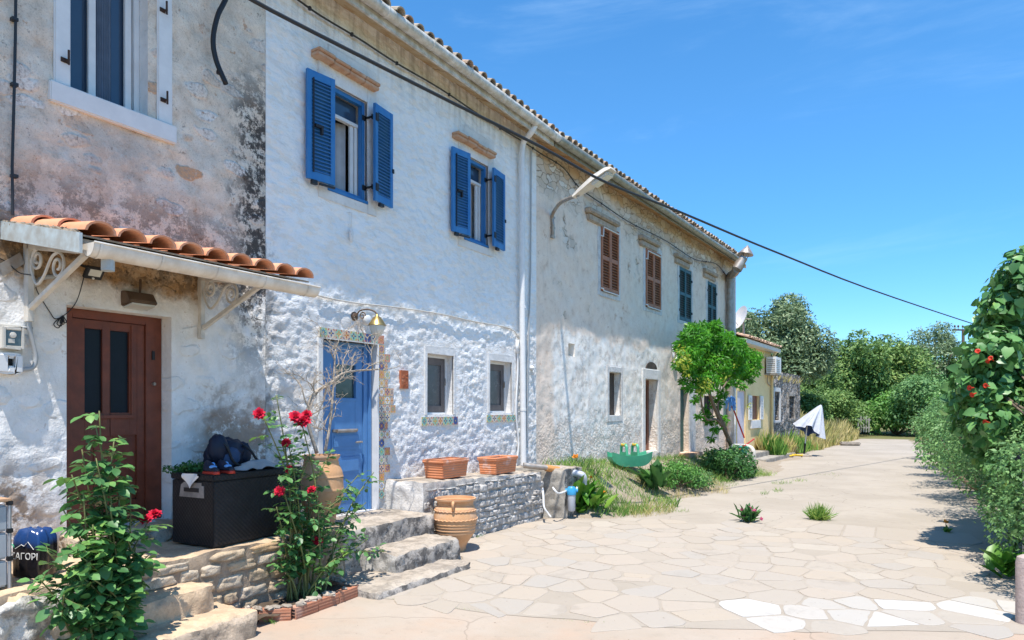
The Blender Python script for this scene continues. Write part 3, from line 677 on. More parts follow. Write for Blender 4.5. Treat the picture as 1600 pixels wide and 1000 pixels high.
# upper window with its render surround, pintles, casement
sz = .0055
s0 = FA.inv(83, 80)[0]; s1 = FA.inv(268, 80)[0]; sb = FA.inv(74, 158)[1]; sl0 = FA.inv(74, 150)[0]; sl1 = FA.inv(272, 210)[0]
mb = MB(); mb.fbox(FA, s0, wa0-.02, wz0, wz1+.18, -.01, .022); mb.fbox(FA, wa1+.08, s1, wz0, wz1+.18, -.01, .022)
mb.fbox(FA, wa0-.02, wa1+.08, wz1+.002, wz1+.18, -.01, .021)
mb.fbox(FA, sl0, sl1, sb, wz0, -.01, .05)
mb.build('window_surround', M['white'], h1, bevel=.01)
mb = MB(); nW = -.13; holed(mb, FA, wa0-.02, wa1, wz0, wz1, nW-.05, nW, [(wa0+.03, wa1-.05, wz0+.03, wz1-.04)]); win = mb.build('window', M['white'], h1, bevel=.004)
def wu(px, n=nW-.03): return FA.inv(px, 80, n)[0]
mb = MB(); mb.fbox(FA, wu(137), wu(148), wz0+.03, wz1-.04, nW-.045, nW-.012); mb.fbox(FA, wa0+.03, wu(137), wz0+.03, wz0+.07, nW-.045, nW-.012); mb.build('casement', M['white'], win, bevel=.003)
mb = MB(); mb.fbox(FA, wu(194), wu(204), wz0+.03, wz1-.04, nW-.045, nW-.014); mb.fbox(FA, wu(206), wu(216), wz0+.03, wz1-.04, nW-.045, nW-.01); mb.fbox(FA, wu(220), wa1-.05, wz0+.03, wz1-.04, nW-.045, nW-.014); mb.build('casement', M['white'], win, bevel=.003)
mb = MB(); mb.fbox(FA, wa0+.03, wa1-.05, wz0+.03, wz1-.04, nW-.075, nW-.065); mb.build('pane', M['glass'], win)
mb = MB()
for i in range(40):
    a = wu(150)+(wu(176)-wu(150))*i/40; b = wu(150)+(wu(176)-wu(150))*(i+1)/40
    mb.add([FA.P(a, wz0+.04, nW-.058+.006*math.sin(i*1.1)), FA.P(b, wz0+.04, nW-.058+.006*math.sin((i+1)*1.1)), FA.P(b, wz1-.05, nW-.058+.006*math.sin((i+1)*1.1)), FA.P(a, wz1-.05, nW-.058+.006*math.sin(i*1.1))], [(0,1,2,3)])
mb.build('curtain', paint('blue_grey_net_curtain', (.13,.17,.23), .8, .25), win)
for px, py in ((104, 95), (257, 17), (258, 157)):
    u, z = FA.inv(px, py, .03); g = MB(); g.tube([FA.P(u, z, .015), FA.P(u, z, .07)], .009, 8); g.tube([FA.P(u, z-.04, .065), FA.P(u, z+.075, .065)], .009, 8); g.fbox(FA, u-.04, u+.01, z-.018, z+.018, .02, .03)
    g.build('shutter_pintle', M['rust'], h1)

# ============================================================ HOUSE TWO: white house with blue shutters
h2 = thing('white_house', 'white stuccoed two storey house with blue shutters and a tile framed blue door', 'house', (-5.9, 7.5, 0))
ue = u_h
b0, b1 = FA.inv(503, 660)[0], FA.inv(589, 660)[0]; bz1 = FA.inv(589, 539)[1]; bz0 = .50
A0 = FA.inv(511, 294)[0]; A1 = FA.inv(573, 316)[0]; Az0 = FA.inv(572, 316)[1]; Az1 = FA.inv(572, 160)[1]
B0 = FA.inv(724, 371)[0]; B1 = FA.inv(762, 385)[0]; Bz0 = FA.inv(761, 385)[1]; Bz1 = FA.inv(761, 260)[1]
C0 = FA.inv(667, 640)[0]; C1 = FA.inv(708, 640)[0]; Cz0 = FA.inv(667, 648)[1]; Cz1 = FA.inv(667, 552)[1]
D0 = FA.inv(765, 640)[0]; D1 = FA.inv(799, 640)[0]; Dz0 = FA.inv(766, 645)[1]; Dz1 = FA.inv(766, 563)[1]
ops2 = [(b0, b1, bz0, bz1, .2), (A0, A1, Az0, Az1, .3), (B0, B1, Bz0, Bz1, .3), (C0, C1, Cz0, Cz1, .2, 1), (D0, D1, Dz0, Dz1, .2, 1)]
def disp2(u, z):
    low = smst((3.7 + .9*fr3(u, z, .8, 9) - z)/1.7)
    sm = 1.0
    for o in (ops2[3], ops2[4]):                                         # smooth bands round the small windows
        d = max(o[0]-.1-u, u-o[1]-.08, o[2]-.1-z, z-o[3]-.14, 0); sm = min(sm, d/.12)
    a = fr3(u, z, 3, 21)*.012 + fr3(u, z*1.6, 10, 22)*.010
    rg_ = noise.ridged_multi_fractal(V((u*5.5+z*1.5, z*6.5-u*1.5, 3)), .9, 2.2, 5, 1.0, 2.0); rough = ((rg_-.9)*.0062 + fr3(u, z, 14, 24)*.005 + fr3(u, z, 34, 25)*.004)*low*min(1, sm)
    return a*max(.15, min(1, sm)) + rough
mb = MB(); facade(mb, FA, uj+.002, ue, -.1, ZW, ops2, .021, disp2); shell(mb, FA, uj+.002, ue-.004, ZW, 7, 8.2)
mb.build('wall', [M['wall2'], M['smooth']], h2, smooth='all')
mb = MB(); barrel_roof(mb, FA, uj+.01, ue, .47, 6.5, 7, R(22), sp=.205, r=.08, rnd=random.Random(5)); mb.build('roof', M['roof'], h2)
mb = MB(); mb.fbox(FA, uj+.01, ue-.02, 6.33, 6.44, .33, .362); mb.tube([FA.P(uj+.01, 6.46, .43), FA.P(ue+.02, 6.46, .43)], .068, 14)
for k in range(7): mb.tube([FA.P(uj+.5+k*.86, 6.46, .43), FA.P(uj+.53+k*.86, 6.46, .43)], .074, 14)
mb.build('gutter', M['gutter'], h2, smooth=True)
mb = MB(); u = uj+.01
while u < ue-.05:
    w = min(random.uniform(.45, .8), ue-.02-u); q = random.uniform(-.012, .012)
    mb.prism([FA.P(u, 6.62, -.01), FA.P(u, 6.52+q, -.01), FA.P(u, 6.36+q, .33), FA.P(u, 6.46, .33)], FA.U*(w-.012)); u += w
mb.build('eave_slabs', M['corbel'], h2)
mb = MB(); mb.tube(bezier([FA.pt(836, 196, .40), FA.pt(829, 208, .33), FA.pt(818, 222, .12), FA.pt(815, 245, .09)], 5)+[FA.pt(816, 480, .09), FA.pt(818, 727, .09)], .05, 12)
for py in (262, 480, 640):
    p = FA.pt(815.5+py*.003, py, .09); mb.tube([p-Z*.02, p+Z*.02], .058, 12)
mb.build('downpipe', M['white'], h2, smooth=True)
mb = MB(); mb.tube([FA.pt(830, 235, .03), FA.pt(829, 420, .03), FA.pt(825, 560, .03), FA.pt(823, 700, .03)], .014, 8); mb.build('conduit', M['gcable'], h2)
def ledge(px0, py0, px1, py1, name, m, h=.085, out=.13):
    u0, z = FA.inv(px0, py0, out); u1, _ = FA.inv(px1, py1, out); mb = MB()
    n = 4; us = [u0+(u1-u0)*i/n for i in range(n+1)]
    for a, b in zip(us[:-1], us[1:]):
        q = random.uniform(-.008, .008); mb.fbox(FA, a, b-.006, z-h+q, z-h*.48+q, -.02, out-.02+q); mb.fbox(FA, a+.002, b-.004, z-h*.46+q, z+q, -.02, out+q)
    return mb.build(name, m, h2, bevel=.008)
ledge(499, 72, 596, 128, 'brick_ledge', M['brick']); ledge(717, 203, 777, 236, 'brick_ledge', M['brick'])
def shutter_at(parent, fr, hinge_u, free_u, z0, z1, nh, nf, m, nsl, th=.036, handle=None):
    a = fr.P(hinge_u, z0, nh); b = fr.P(free_u, z0, nf); d = b-a
    if d.dot(fr.U) < 0: d = -d; a = b
    mb = MB(); nd = Z.cross(d).normalized()
    if nd.dot(fr.N) < 0: nd = -nd
    louvre(mb, a, d, nd, d.length, z1-z0, th, nsl, mid=False)
    s = mb.build('shutter', m, parent, bevel=0)
    return s, a, d, nd
def blue_window(u0, u1, z0, z1, left, right, zs, name):
    mb = MB(); n = -.03; fw = .055
    holed(mb, FA, u0+.002, u1-.002, z0+.002, z1-.002, n-.06, n, [(u0+fw, u1-fw, z0+fw, z1-fw)])
    mb.fbox(FA, u0-.01, u1+.01, z0-.03, z0+.01, -.02, .02)
    w = mb.build('window', M['blue'], h2, bevel=.004)
    mb = MB(); n2 = n-.07; zt = z1-fw-.24; a, b = u0+fw, u1-fw
    mb.fbox(FA, a, b, zt-.022, zt+.022, n2-.04, n2+.01); mb.fbox(FA, b-.05, b, z0+fw, zt-.022, n2-.04, n2); mb.fbox(FA, b-.12, b-.062, z0+fw, zt-.022, n2-.04, n2-.01)
    mb.build('sash', M['white'], w, bevel=.004)
    mb = MB(); quad(mb, FA, a+.01, b, zt+.02, z1-fw, n2-.03); mb.build('pane', M['glass'], w)
    mb = MB(); k = 14
    for i in range(k):
        f = lambda i: (a+.12+(b-a-.24)*i/k, n2-.09-.18*(1-i/k)+.006*math.sin(i*1.4))
        (p, q), (r, s) = f(i), f(i+1)
        mb.add([FA.P(p, z0+.02, q), FA.P(r, z0+.02, s), FA.P(r, zt, s), FA.P(p, zt, q)], [(0,1,2,3)])
    mb.build('curtain', M['curtain'], w, smooth='all')
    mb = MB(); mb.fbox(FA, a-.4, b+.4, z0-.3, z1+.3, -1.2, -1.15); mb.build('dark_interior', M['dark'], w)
    zl0, zl1, zr0, zr1 = zs
    s, p, d, nd = shutter_at(w, FA, left[1], left[0], zl0, zl1, .10, .045, M['blue'], 25)
    hd = MB(); ed = d.normalized()
    c = p + ed*(d.length*.48) + Z*((zl1-zl0)*.5) + nd*.036; c = p + ed*.09 + Z*((zl1-zl0)*.5) + nd*.036
    hd.tube([p+ed*.075+Z*.08+nd*.045, p+ed*.075+Z*(zl1-zl0-.08)+nd*.045], .008, 6)
    hd.fbox(FA, 0, 0, 0, 0, 0, 0) if False else None
    hd.obox(c-Z*.02, ed*.1, nd*.03, Z*.03); hd.obox(c+ed*.07-Z*.09, ed*.025, nd*.035, Z*.08)
    hd.obox(p+ed*.06-Z*.05+nd*.0, ed*.07, nd*.04, Z*.045); hd.obox(p+ed*.17-Z*.035, ed*.2, nd*.03, Z*.02)
    hd.build('shutter_latch', M['dark'], w)
    s, p, d, nd = shutter_at(w, FA, right[0], right[1], zr0, zr1, .10, .055, M['blue'], 25); ed = d.normalized()
    for f in (.14, .86):
        hd = MB(); q = p + Z*(zr1-zr0)*f
        hd.obox(FA.P(u1-.05, q.z-.03, -.03), FA.U*.1, FA.N*.012, Z*.06)
        hd.obox(FA.P(u1-.01, q.z-.012, -.02), FA.U*.012, FA.N*.12, Z*.024); hd.obox(FA.P(u1-.01, q.z-.03, .085), q+FA.N*.0-FA.P(u1-.01, q.z, .1)+FA.U*.03, FA.N*.014, Z*.06)
        hd.obox(q+ed*0-Z*.045+nd*.036, ed*.05, nd*.014, Z*.09); hd.build('shutter_hinge', M['dark'], w)
    hd = MB(); hd.obox(p+ed*(d.length-.02)+Z*((zr1-zr0)*.37), ed*.03, nd*.05, Z*.05); hd.build('shutter_stop', M['dark'], w)
    hd = MB(); hd.obox(p+ed*.1-Z*.045, ed*.08, nd*.04, Z*.04); hd.build('shutter_catch', M['dark'], w)
    sm = MB(); holed(sm, FA, u0-.14, u1+.16, z0-.14, z1+.42, -.02, .016, [(u0, u1, z0, z1)]); sm.build('smooth_band', M['smooth'], h2, bevel=.004)
blue_window(A0, A1, Az0, Az1, (FA.inv(478, 190, .05)[0], A0-.0), (FA.inv(583, 240, .1)[0], FA.inv(610, 250, .05)[0]),
            (FA.inv(478, 278, .05)[1], FA.inv(478, 107, .05)[1], FA.inv(583, 313, .1)[1], FA.inv(583, 161, .1)[1]), 'A')
blue_window(B0, B1, Bz0, Bz1, (FA.inv(705, 290, .05)[0], B0-.0), (FA.inv(769, 320, .1)[0], FA.inv(786, 330, .05)[0]),
            (FA.inv(705, 361, .05)[1], FA.inv(705, 229, .05)[1], FA.inv(769, 384, .1)[1], FA.inv(769, 262, .1)[1]), 'B')
def small_window(u0, u1, z0, z1, sill_px):
    n = -.11; mb = MB(); holed(mb, FA, u0+.002, u1-.002, z0+.002, z1-.002, n-.05, n, [(u0+.04, u1-.04, z0+.03, z1-.04)]); w = mb.build('window', M['white'], h2, bevel=.004)
    mb = MB(); holed(mb, FA, u0+.04, u1-.04, z0+.03, z1-.04, n-.045, n-.012, [(u0+.12, u1-.13, z0+.13, z1-.14)]); mb.build('inner_shutter', M['greywood'], w, bevel=.004)
    mb = MB(); mb.fbox(FA, u0+.12, u1-.13, z0+.13, z1-.14, n-.04, n-.03); mb.build('pane', paint('dusty_brown_pane', (.12,.115,.115), .25, .3), w)
    g = MB(); q = u1-.06; g.obox(FA.P(q, (z0+z1)/2, n-.015), FA.U*.012, FA.N*.03, Z*.1); g.build('handle', M['metal'], w)
    mb = MB(); holed(mb, FA, u0-.055, u1+.05, z0-.0, z1+.11, -.015, .012, [(u0, u1, z0, z1)]); mb.build('smooth_band', M['smooth'], h2, bevel=.004)
    (pxa, pya, pxb, pyb, k) = sill_px
    ua, za = FA.inv(pxa, pya, .02); ub, zb = FA.inv(pxb, pyb, .02)
    tile_strip(ua, ub, zb, za, k, 1, .016)
TILE = MB(); TUV = []
def tile_one(mb, uvs, u0, u1, z0, z1, n):
    g = .004; a, b, c, d = u0+g, u1-g, z0+g, z1-g
    k = len(mb.f)
    mb.add([FA.P(a,c,n), FA.P(b,c,n), FA.P(b,d,n), FA.P(a,d,n), FA.P(a,c,-.03), FA.P(b,c,-.03), FA.P(b,d,-.03), FA.P(a,d,-.03)],
           [(0,1,2,3), (0,4,5,1), (1,5,6,2), (2,6,7,3), (3,7,4,0)])
    uvs.extend([(0,0),(1,0),(1,1),(0,1)] + [(.01,.01)]*16)
def tile_build(mb, uvs, name):
    o = mb.build(name, M['majolica'], h2); l = o.data.uv_layers.new(name='UVMap')
    l.data.foreach_set('uv', [x for p in uvs for x in p]); return o
def tile_strip(ua, ub, za, zb, nu, nz, n):
    mb = MB(); uvs = []
    for j in range(nz):
        for i in range(nu): tile_one(mb, uvs, ua+(ub-ua)*i/nu, ua+(ub-ua)*(i+1)/nu, za+(zb-za)*j/nz, za+(zb-za)*(j+1)/nz, n)
    return tile_build(mb, uvs, 'tiled_sill')
small_window(C0, C1, Cz0, Cz1, (659, 651, 716, 664, 7)); small_window(D0, D1, Dz0, Dz1, (761, 648, 806, 659, 6))
# blue door, its majolica surround
n = -.10; mb = MB()
holed(mb, FA, b0+.002, b1-.002, bz0, bz1-.002, n-.06, n, [(b0+.05, b1-.13, bz0, bz1-.05)]); mb.fbox(FA, b1-.06, b1-.02, bz0, bz1-.02, n, n+.03)
bd = mb.build('door', M['bluedoor'], h2, bevel=.005)
def dub(px): return FA.inv(px, 600, n-.03)[0]
gz1, gz0 = FA.inv(523, 569, n-.03)[1], FA.inv(523, 622, n-.03)[1]
L0, L1 = b0+.052, b1-.132
mb = MB(); hole = (dub(523), dub(554), gz0, gz1); cx0, cx1 = dub(516), dub(562)
holed(mb, FA, L0, L1, bz0+.02, bz1-.052, n-.06, n-.02, [hole])
for k in range(3):
    za = bz0+.16+k*.30; mb.fbox(FA, cx0, cx1, za, za+.22, n-.025, n-.012); mb.fbox(FA, cx0+.04, cx1-.04, za+.04, za+.18, n-.015, n-.004)
mb.fbox(FA, hole[0]-.035, hole[1]+.035, gz1, gz1+.035, n-.025, n-.008); mb.fbox(FA, hole[0]-.035, hole[1]+.035, gz0-.035, gz0, n-.025, n-.008)
mb.fbox(FA, hole[0]-.035, hole[0], gz0, gz1, n-.025, n-.009); mb.fbox(FA, hole[1], hole[1]+.035, gz0, gz1, n-.025, n-.009)
mb.build('door_leaf', M['bluedoor'], bd, bevel=.005)
mb = MB(); mb.fbox(FA, *hole, n-.055, n-.045); mb.build('door_pane', glass('green_black_door_glass', (.02,.04,.045)), bd)
mb = MB(); hu, hz = FA.inv(540, 673, n); mb.tube([FA.P(hu-.16, hz, n+.02), FA.P(hu+.16, hz, n+.02)], .022, 10); mb.fbox(FA, hu-.2, hu+.2, hz-.012, hz+.02, n-.02, n+.012); mb.build('letter_slot', M['metal'], bd)
mb = MB(); hz2 = FA.inv(568, 690, n)[1]; mb.tube([FA.P(L1-.06, hz2, n-.02), FA.P(L1-.06, hz2, n+.03), FA.P(L1-.16, hz2, n+.03)], .012, 8); mb.build('handle', M['metal'], bd)
mb = MB(); uvs = []
tu0, tz1 = FA.inv(499, 510, .02); ts = .108; tz0 = bz1+.012; tz1 = tz0+.118
k = 9; ub = b1+.115
for i in range(k): tile_one(mb, uvs, tu0+(ub-tu0)*i/k, tu0+(ub-tu0)*(i+1)/k, tz0, tz1, .02)
rows = [1, 2, 2, 2, 2, 3, 3, 3, 2, 2, 2, 1, 2, 2, 2, 1, 1, 1]
z = tz0-.004
for r in rows:
    for c in range(r):
        w = ts if not (r in (2, 3) and c == r-1 and random.random() < .4) else ts*.62
        tile_one(mb, uvs, b1+.012+c*ts, b1+.012+c*ts+w, z-ts, z, .018)
    z -= ts
tile_build(mb, uvs, 'majolica_surround')
mb = MB(); mb.fbox(FA, b1-.012, b1+.01, bz0, bz1+.01, -.1, .03); mb.fbox(FA, b0-.07, b0+.0, bz0, bz1+.01, -.02, .022); mb.fbox(FA, b0, b1-.014, bz1-.0, bz1+.012, -.1, .026)
mb.build('door_trim', M['white'], h2, bevel=.004)

# ============================================================ HOUSE THREE: weathered house with brown and green shutters
h3 = thing('weathered_house', 'long weathered beige stone house with brown and dark green shutters upstairs', 'house', FB.P(5, 0))
Lh = FB.inv(1149, 600)[0]
def rect(pxl, pyt, pxr, pyb, ptype=FB):
    u0, zt = ptype.inv(pxl, pyt); u1, _ = ptype.inv(pxr, pyt); _, zb = ptype.inv(pxl, pyb); return u0, u1, zb, zt
shA = rect(938, 349, 965, 454); shB = rect(1008, 387, 1031, 479); shC = rect(1061, 415, 1080, 499); shD = rect(1105, 438, 1119, 516)
lw = rect(951, 581, 970, 649); dB = rect(1007, 592, 1027, 702); dB = (dB[0], dB[1], FB.inv(1012, 706)[1], dB[3])
dG = rect(1063, 606, 1076, 708); w4 = rect(1100, 618, 1119, 655); w5 = rect(1130, 612, 1144, 658); hole = rect(888, 536, 898, 556)
zend = FB.inv(1147, 408)[1]
ops3 = [(*lw, .22), (*dB, .3), (*dG, .25), (*w4, .25), (*w5, .06), (*hole, .2)] + [(*s, .1) for s in (shA, shB, shC, shD)]
def disp3(u, z):
    low = min(1, max(0, (2.6 + .6*fr3(u, z, .7, 31) - z)/.7))
    return fr3(u, z, 1.8, 32)*.018 + fr3(u, z, 7, 33)*.006 + low*(fr3(u, z, 6, 34)*.004 + fr3(u, z, 18, 36)*.005) + (.02*fr3(u, z, 5, 35) if z > 5.6 else 0)
mb = MB(); facade(mb, FB, 0, Lh, -.1, 6.6, ops3, .05, disp3); shell(mb, FB, .004, Lh, 6.6, 7, 8.2)
quad(mb, FB, hole[0], hole[1], hole[2], hole[3], -.2)
mb.build('wall', [M['wall3']], h3, smooth='all')
mb = MB(); U3 = FB.inv(1158, 405, .43)[0]; barrel_roof(mb, FB, .02, U3+.06, .47, 6.5, 7, R(22), sp=.21, r=.085, rnd=random.Random(8)); mb.build('roof', M['roof'], h3)
mb = MB(); mb.fbox(FB, .03, U3-.05, 6.33, 6.50, .345, .365); mb.tube([FB.P(.03, 6.45, .43), FB.P(U3, 6.40, .43)], .075, 14)  # the board behind the gutter is added to stop sunlight leaking through
for k in range(9): mb.tube([FB.P(.4+k*1.3, 6.447-.004*k, .43), FB.P(.44+k*1.3, 6.447-.004*k, .43)], .083, 14)
mb.build('gutter', M['ggutter'], h3, smooth=True)
mb = MB(); u = .03
while u < Lh:
    w = min(random.uniform(.4, .75), Lh+.03-u); q = random.uniform(-.015, .015)
    mb.prism([FB.P(u, 6.62, -.01), FB.P(u, 6.5+q, -.01), FB.P(u, 6.36+q, .34), FB.P(u, 6.46, .34)], FB.U*max(.05, w-.012)); u += w
mb.build('eave_slabs', stone('orange_brown_eave_slabs', (.44,.25,.10), (.50,.36,.22), (.3,.13,.05), .5, 4), h3)
BACK = {M['brownsh'].name: paint('shaded_brown_slats', (.16,.06,.032), .7, .3), M['green'].name: M['dark']}  # dark backing boards: shade between the slats painted into their colour
def closed_shutter(s, m, nsl, bar):
    u0, u1, z0, z1 = s; mb = MB(); w = (u1-u0)
    mb2 = MB(); holed(mb2, FB, u0-.13, u1+.13, z0-.10, z1+.12, -.03, .012, [(u0, u1, z0, z1)]); mb2.build('window_surround', M['lintel'], h3, bevel=.01)
    mb2 = MB(); mb2.fbox(FB, u0+.002, u1-.002, z0, z1, -.09, -.06); win = mb2.build('window', M['dark'], h3)
    for k in (0, 1):
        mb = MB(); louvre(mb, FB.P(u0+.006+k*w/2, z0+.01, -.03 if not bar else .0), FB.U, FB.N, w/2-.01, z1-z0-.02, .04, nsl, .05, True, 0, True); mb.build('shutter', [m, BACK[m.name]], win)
    if bar:
        for zz, sg in ((z1-.07, -1), (z0+.12, -1)):
            g = MB(); g.tube([FB.P(u0-.06, zz-.2+(.12 if zz < z1-.5 else 0), .05), FB.P(u0+.04, zz-.2+(.12 if zz < z1-.5 else 0), .05), FB.P(u0+.06, zz-(.12 if zz < z1-.5 else 0), .055), FB.P(u1-.05, zz-(.12 if zz < z1-.5 else 0), .055)], .014, 6); g.build('shutter_bar', M['white'], win)
    else:
        for f in (.18, .8):
            for uu in (u0-.03, u1-.02): g = MB(); g.fbox(FB, uu, uu+.05, z0+(z1-z0)*f-.03, z0+(z1-z0)*f+.03, .0, .03); g.build('shutter_hinge', M['dark'], win)
closed_shutter(shA, M['brownsh'], 20, True); closed_shutter(shB, M['brownsh'], 20, True); closed_shutter(shC, M['green'], 20, False); closed_shutter(shD, M['green'], 20, False)
for (pa, ya, pb) in ((923, 322, 970), (1005, 365, 1033), (1059, 394, 1083), (1103, 418, 1123)):
    u0, z = FB.inv(pa, ya, .12); u1, _ = FB.inv(pb, ya, .12); mb = MB()
    mb.fbox(FB, u0, u1, z-.1, z, -.03, .12); mb.fbox(FB, u0+.06, u1-.06, z-.24, z-.102, -.03, .06); mb.build('stone_ledge', M['ledge'], h3, bevel=.02)
# ground floor: small window, brown door in a white surround, green door, window behind the climber
u0, u1, z0, z1 = lw; mb = MB(); mb.fbox(FB, u0, u1, z0, z1, -.2, -.16); w = mb.build('window', M['oldwood'], h3)
mb = MB(); mb.fbox(FB, u0+.04, (u0+u1)/2, z0+.04, z1-.05, -.16, -.14); mb.build('shutter_board', M['oldwood'], w)
mb = MB(); holed(mb, FB, u0-.1, u1+.08, z0-.14, z1+.13, -.03, .018, [(u0, u1, z0, z1)]); mb.build('window_surround', M['lintel'], h3, bevel=.012)
u0, u1, z0, z1 = dB; mb = MB(); mb.fbox(FB, u0, u1, z0, z1, -.3, -.24); holed(mb, FB, u0, u1, z0, z1, -.24, -.22, [(u0+.12, u1-.12, z0+.15, z0+.9), (u0+.12, u1-.12, z0+1.0, z1-.12)])
mb.build('door', paint('faded_brown_door', (.24,.095,.055), .6, .35), h3)
mb = MB(); holed(mb, FB, u0-.16, u1+.16, z0-.05, z1+.24, -.05, .03, [(u0, u1, z0-.06, z1)]); mb.build('door_surround', M['smooth'], h3, bevel=.01)
mb = MB(); c = (u0+u1)/2; zt = z1+.26
pts = [FB.P(c+.34*math.cos(math.pi*i/12), zt+.16*math.sin(math.pi*i/12), .0) for i in range(13)]; mb.prism(pts, FB.N*.022); mb.build('arch_recess', M['oldwood'], h3)
u0, u1, z0, z1 = dG; mb = MB(); mb.fbox(FB, u0, u1, z0, z1, -.2, -.14); mb.fbox(FB, u0+.1, u1-.1, z0+.12, z0+.8, -.14, -.125); mb.fbox(FB, u0+.1, u1-.1, z0+.95, z1-.15, -.14, -.125); mb.build('door', M['greend'], h3, bevel=.006)
mb = MB(); mb.fbox(FB, u1, u1+.5, z0-.05, z1+.2, -.02, .03); mb.build('door_jamb', M['lintel'], h3, bevel=.012)
mb = MB(); mb.fbox(FB, u0-.1, u1+.3, z0-.14, z0-.001, -.2, .3); mb.build('doorstep', M['brick'], h3, bevel=.015)
u0, u1, z0, z1 = w4; mb = MB(); mb.fbox(FB, u0, u1, z0, z1, -.24, -.2); w = mb.build('window', M['glassd'], h3)
mb = MB()
for i in range(1, 5): mb.tube([FB.P(u0+(u1-u0)*i/5, z0, -.05), FB.P(u0+(u1-u0)*i/5, z1, -.05)], .009, 6)
mb.build('window_bars', M['dark'], w)
mb = MB(); mb.fbox(FB, u0-.1, u1+.1, z0-.09, z0-.001, -.1, .09); mb.build('sill', M['lintel'], h3, bevel=.01)
u0, u1, z0, z1 = w5; mb = MB(); holed(mb, FB, u0, u1, z0, z1, -.05, .0, [(u0+.06, (u0+u1)/2-.03, z0+.08, z1-.08), ((u0+u1)/2+.03, u1-.06, z0+.08, z1-.08)]); w = mb.build('window', paint('grey_green_shutter', (.27,.36,.33), .6, .2), h3, bevel=.005)
mb = MB(); mb.fbox(FB, u0+.04, u1-.04, z0+.04, z1-.04, -.045, -.03); mb.build('shutter_board', paint('grey_green_board', (.22,.31,.28), .6, .2), w)
# stove flue and downpipe at its far corner
mb = MB(); q = [FB.pt(1141, 700, .14), FB.pt(1141, 560, .14), FB.pt(1141, 436, .14)]
mb.tube(q, .115, 14)
e = q[-1]; fp_ = lambda x, y, n=.2: FB.pt(x, y, n)
mb.tube(bezier([e-Z*.05, e+Z*.1, fp_(1147, 427, .35), fp_(1152, 420, .55)], 4), .125, 14)
f0, f1 = fp_(1151, 421, .55), fp_(1162, 403, .72); mb.tube([f0, f0+(f1-f0)*.6], .155, 14); mb.tube([f0+(f1-f0)*.55, f1], .125, 14)
for p in (e-Z*.05, e-Z*1.9, f0+(f1-f0)*.5): mb.tube([p-Z*.03, p+Z*.03], .135, 14)
dv = (f1-f0).normalized()
for k in range(4):
    s = dv.orthogonal().normalized(); s2 = dv.cross(s); o = s*math.cos(k*1.57)*.1+s2*math.sin(k*1.57)*.1; mb.tube([f1+o, f1+o+dv*.14], .012, 5)
cz_ = (dv+Z*1.5).normalized(); mb.lathe(f1+dv*.12, [(.0, .0), (.23, 0), (.225, .02), (.12, .16), (.004, .30)], 16, 0, cz_); mb.build('stove_flue', M['metal'], h3, smooth=True)
mb = MB(); mb.tube([FB.pt(1148, 420, .08), FB.pt(1148, 700, .08)], .035, 8); mb.build('downpipe', M['white'], h3, smooth=True)
mb = MB(); u, z = FB.inv(1054, 552, .03); mb.tube(bezier([FB.P(u-.12, z+.22, .03), FB.P(u-.13, z-.1, .05), FB.P(u, z-.18, .06), FB.P(u+.12, z-.1, .05), FB.P(u+.12, z+.1, .04)], 4), .03, 8); mb.build('pipe_loop', M['white'], h3, smooth=True)

# ============================================================ yellow annexe and the roofless ruin
Y0 = Lh+.02; Y1 = FB.inv(1204, 650)[0]; yz = FB.inv(1203, 543)[1]; yz0 = FB.inv(1155, 524)[1]
hy = thing('yellow_house', 'small yellow rendered house with a low tiled roof and white shutters', 'house', FB.P((Y0+Y1)/2, 0))
ydr = rect(1152, 610, 1165, 704); ywn = rect(1173, 618, 1186, 656)
ydr = (max(ydr[0], Y0+.05), ydr[1], .15, ydr[3])
mb = MB(); facade(mb, FB, Y0, Y1, -.2, yz, [(*ydr, .1), (*ywn, .12)], .25, lambda u, z: 0); shell(mb, FB, Y0, Y1, yz, 4.5, yz+.8); mb.build('wall', M['yellow'], hy)
mb = MB(); barrel_roof(mb, FB, Y0+.06, Y1+.12, .38, yz-.02, 4.5, R(17), sp=.2, r=.075, nrow=2, rnd=random.Random(4)); mb.build('roof', M['ytile'], hy)
mb = MB(); mb.fbox(FB, Y0+.06, Y1+.15, yz-.2, yz-.06, .02, .34); mb.build('eave_board', M['cream'], hy)
mb = MB(); mb.fbox(FB, ydr[0], ydr[1], ydr[2], ydr[3], -.1, -.05); mb.fbox(FB, ydr[0]+.1, ydr[1]-.1, ydr[2]+.2, ydr[3]-.2, -.05, -.04); mb.build('door', M['lilac'], hy)
u0, u1, z0, z1 = ywn; mb = MB(); mb.fbox(FB, u0, u1, z0, z1, -.11, -.08); w = mb.build('window', M['brown'], hy)
for a, b in ((u0-.42, u0-.02), (u1+.02, u1+.42)):
    mb = MB(); louvre(mb, FB.P(a, z0, .02), FB.U, FB.N, b-a, z1-z0, .04, 12, .06, False); mb.build('shutter', M['white'], w)
mb = MB(); mb.fbox(FB, u0-.08, u1+.08, z0-.3, z0-.02, -.02, .05); mb.build('sill', M['smooth'], hy)
mb = MB(); mb.tube([FB.P(Y1-.12, yz-.1, .3), FB.P(Y1-.1, yz-.4, .08), FB.P(Y1-.1, .1, .08)], .05, 8); mb.build('downpipe', M['yellow'], hy, smooth=True)
R0, R1 = Y1+.05, FB.inv(1250, 650)[0]; rz0 = FB.inv(1207, 576)[1]; rz1 = FB.inv(1248, 589)[1]
rn = thing('ruined_stone_house', 'roofless dark rubble ruin with empty windows and dry grass on its wall top', 'ruin', FB.P((R0+R1)/2, 0))
ra = rect(1208, 612, 1217, 657); rb = rect(1231, 619, 1240, 654)
mb = MB(); rz = (rz0+rz1)/2
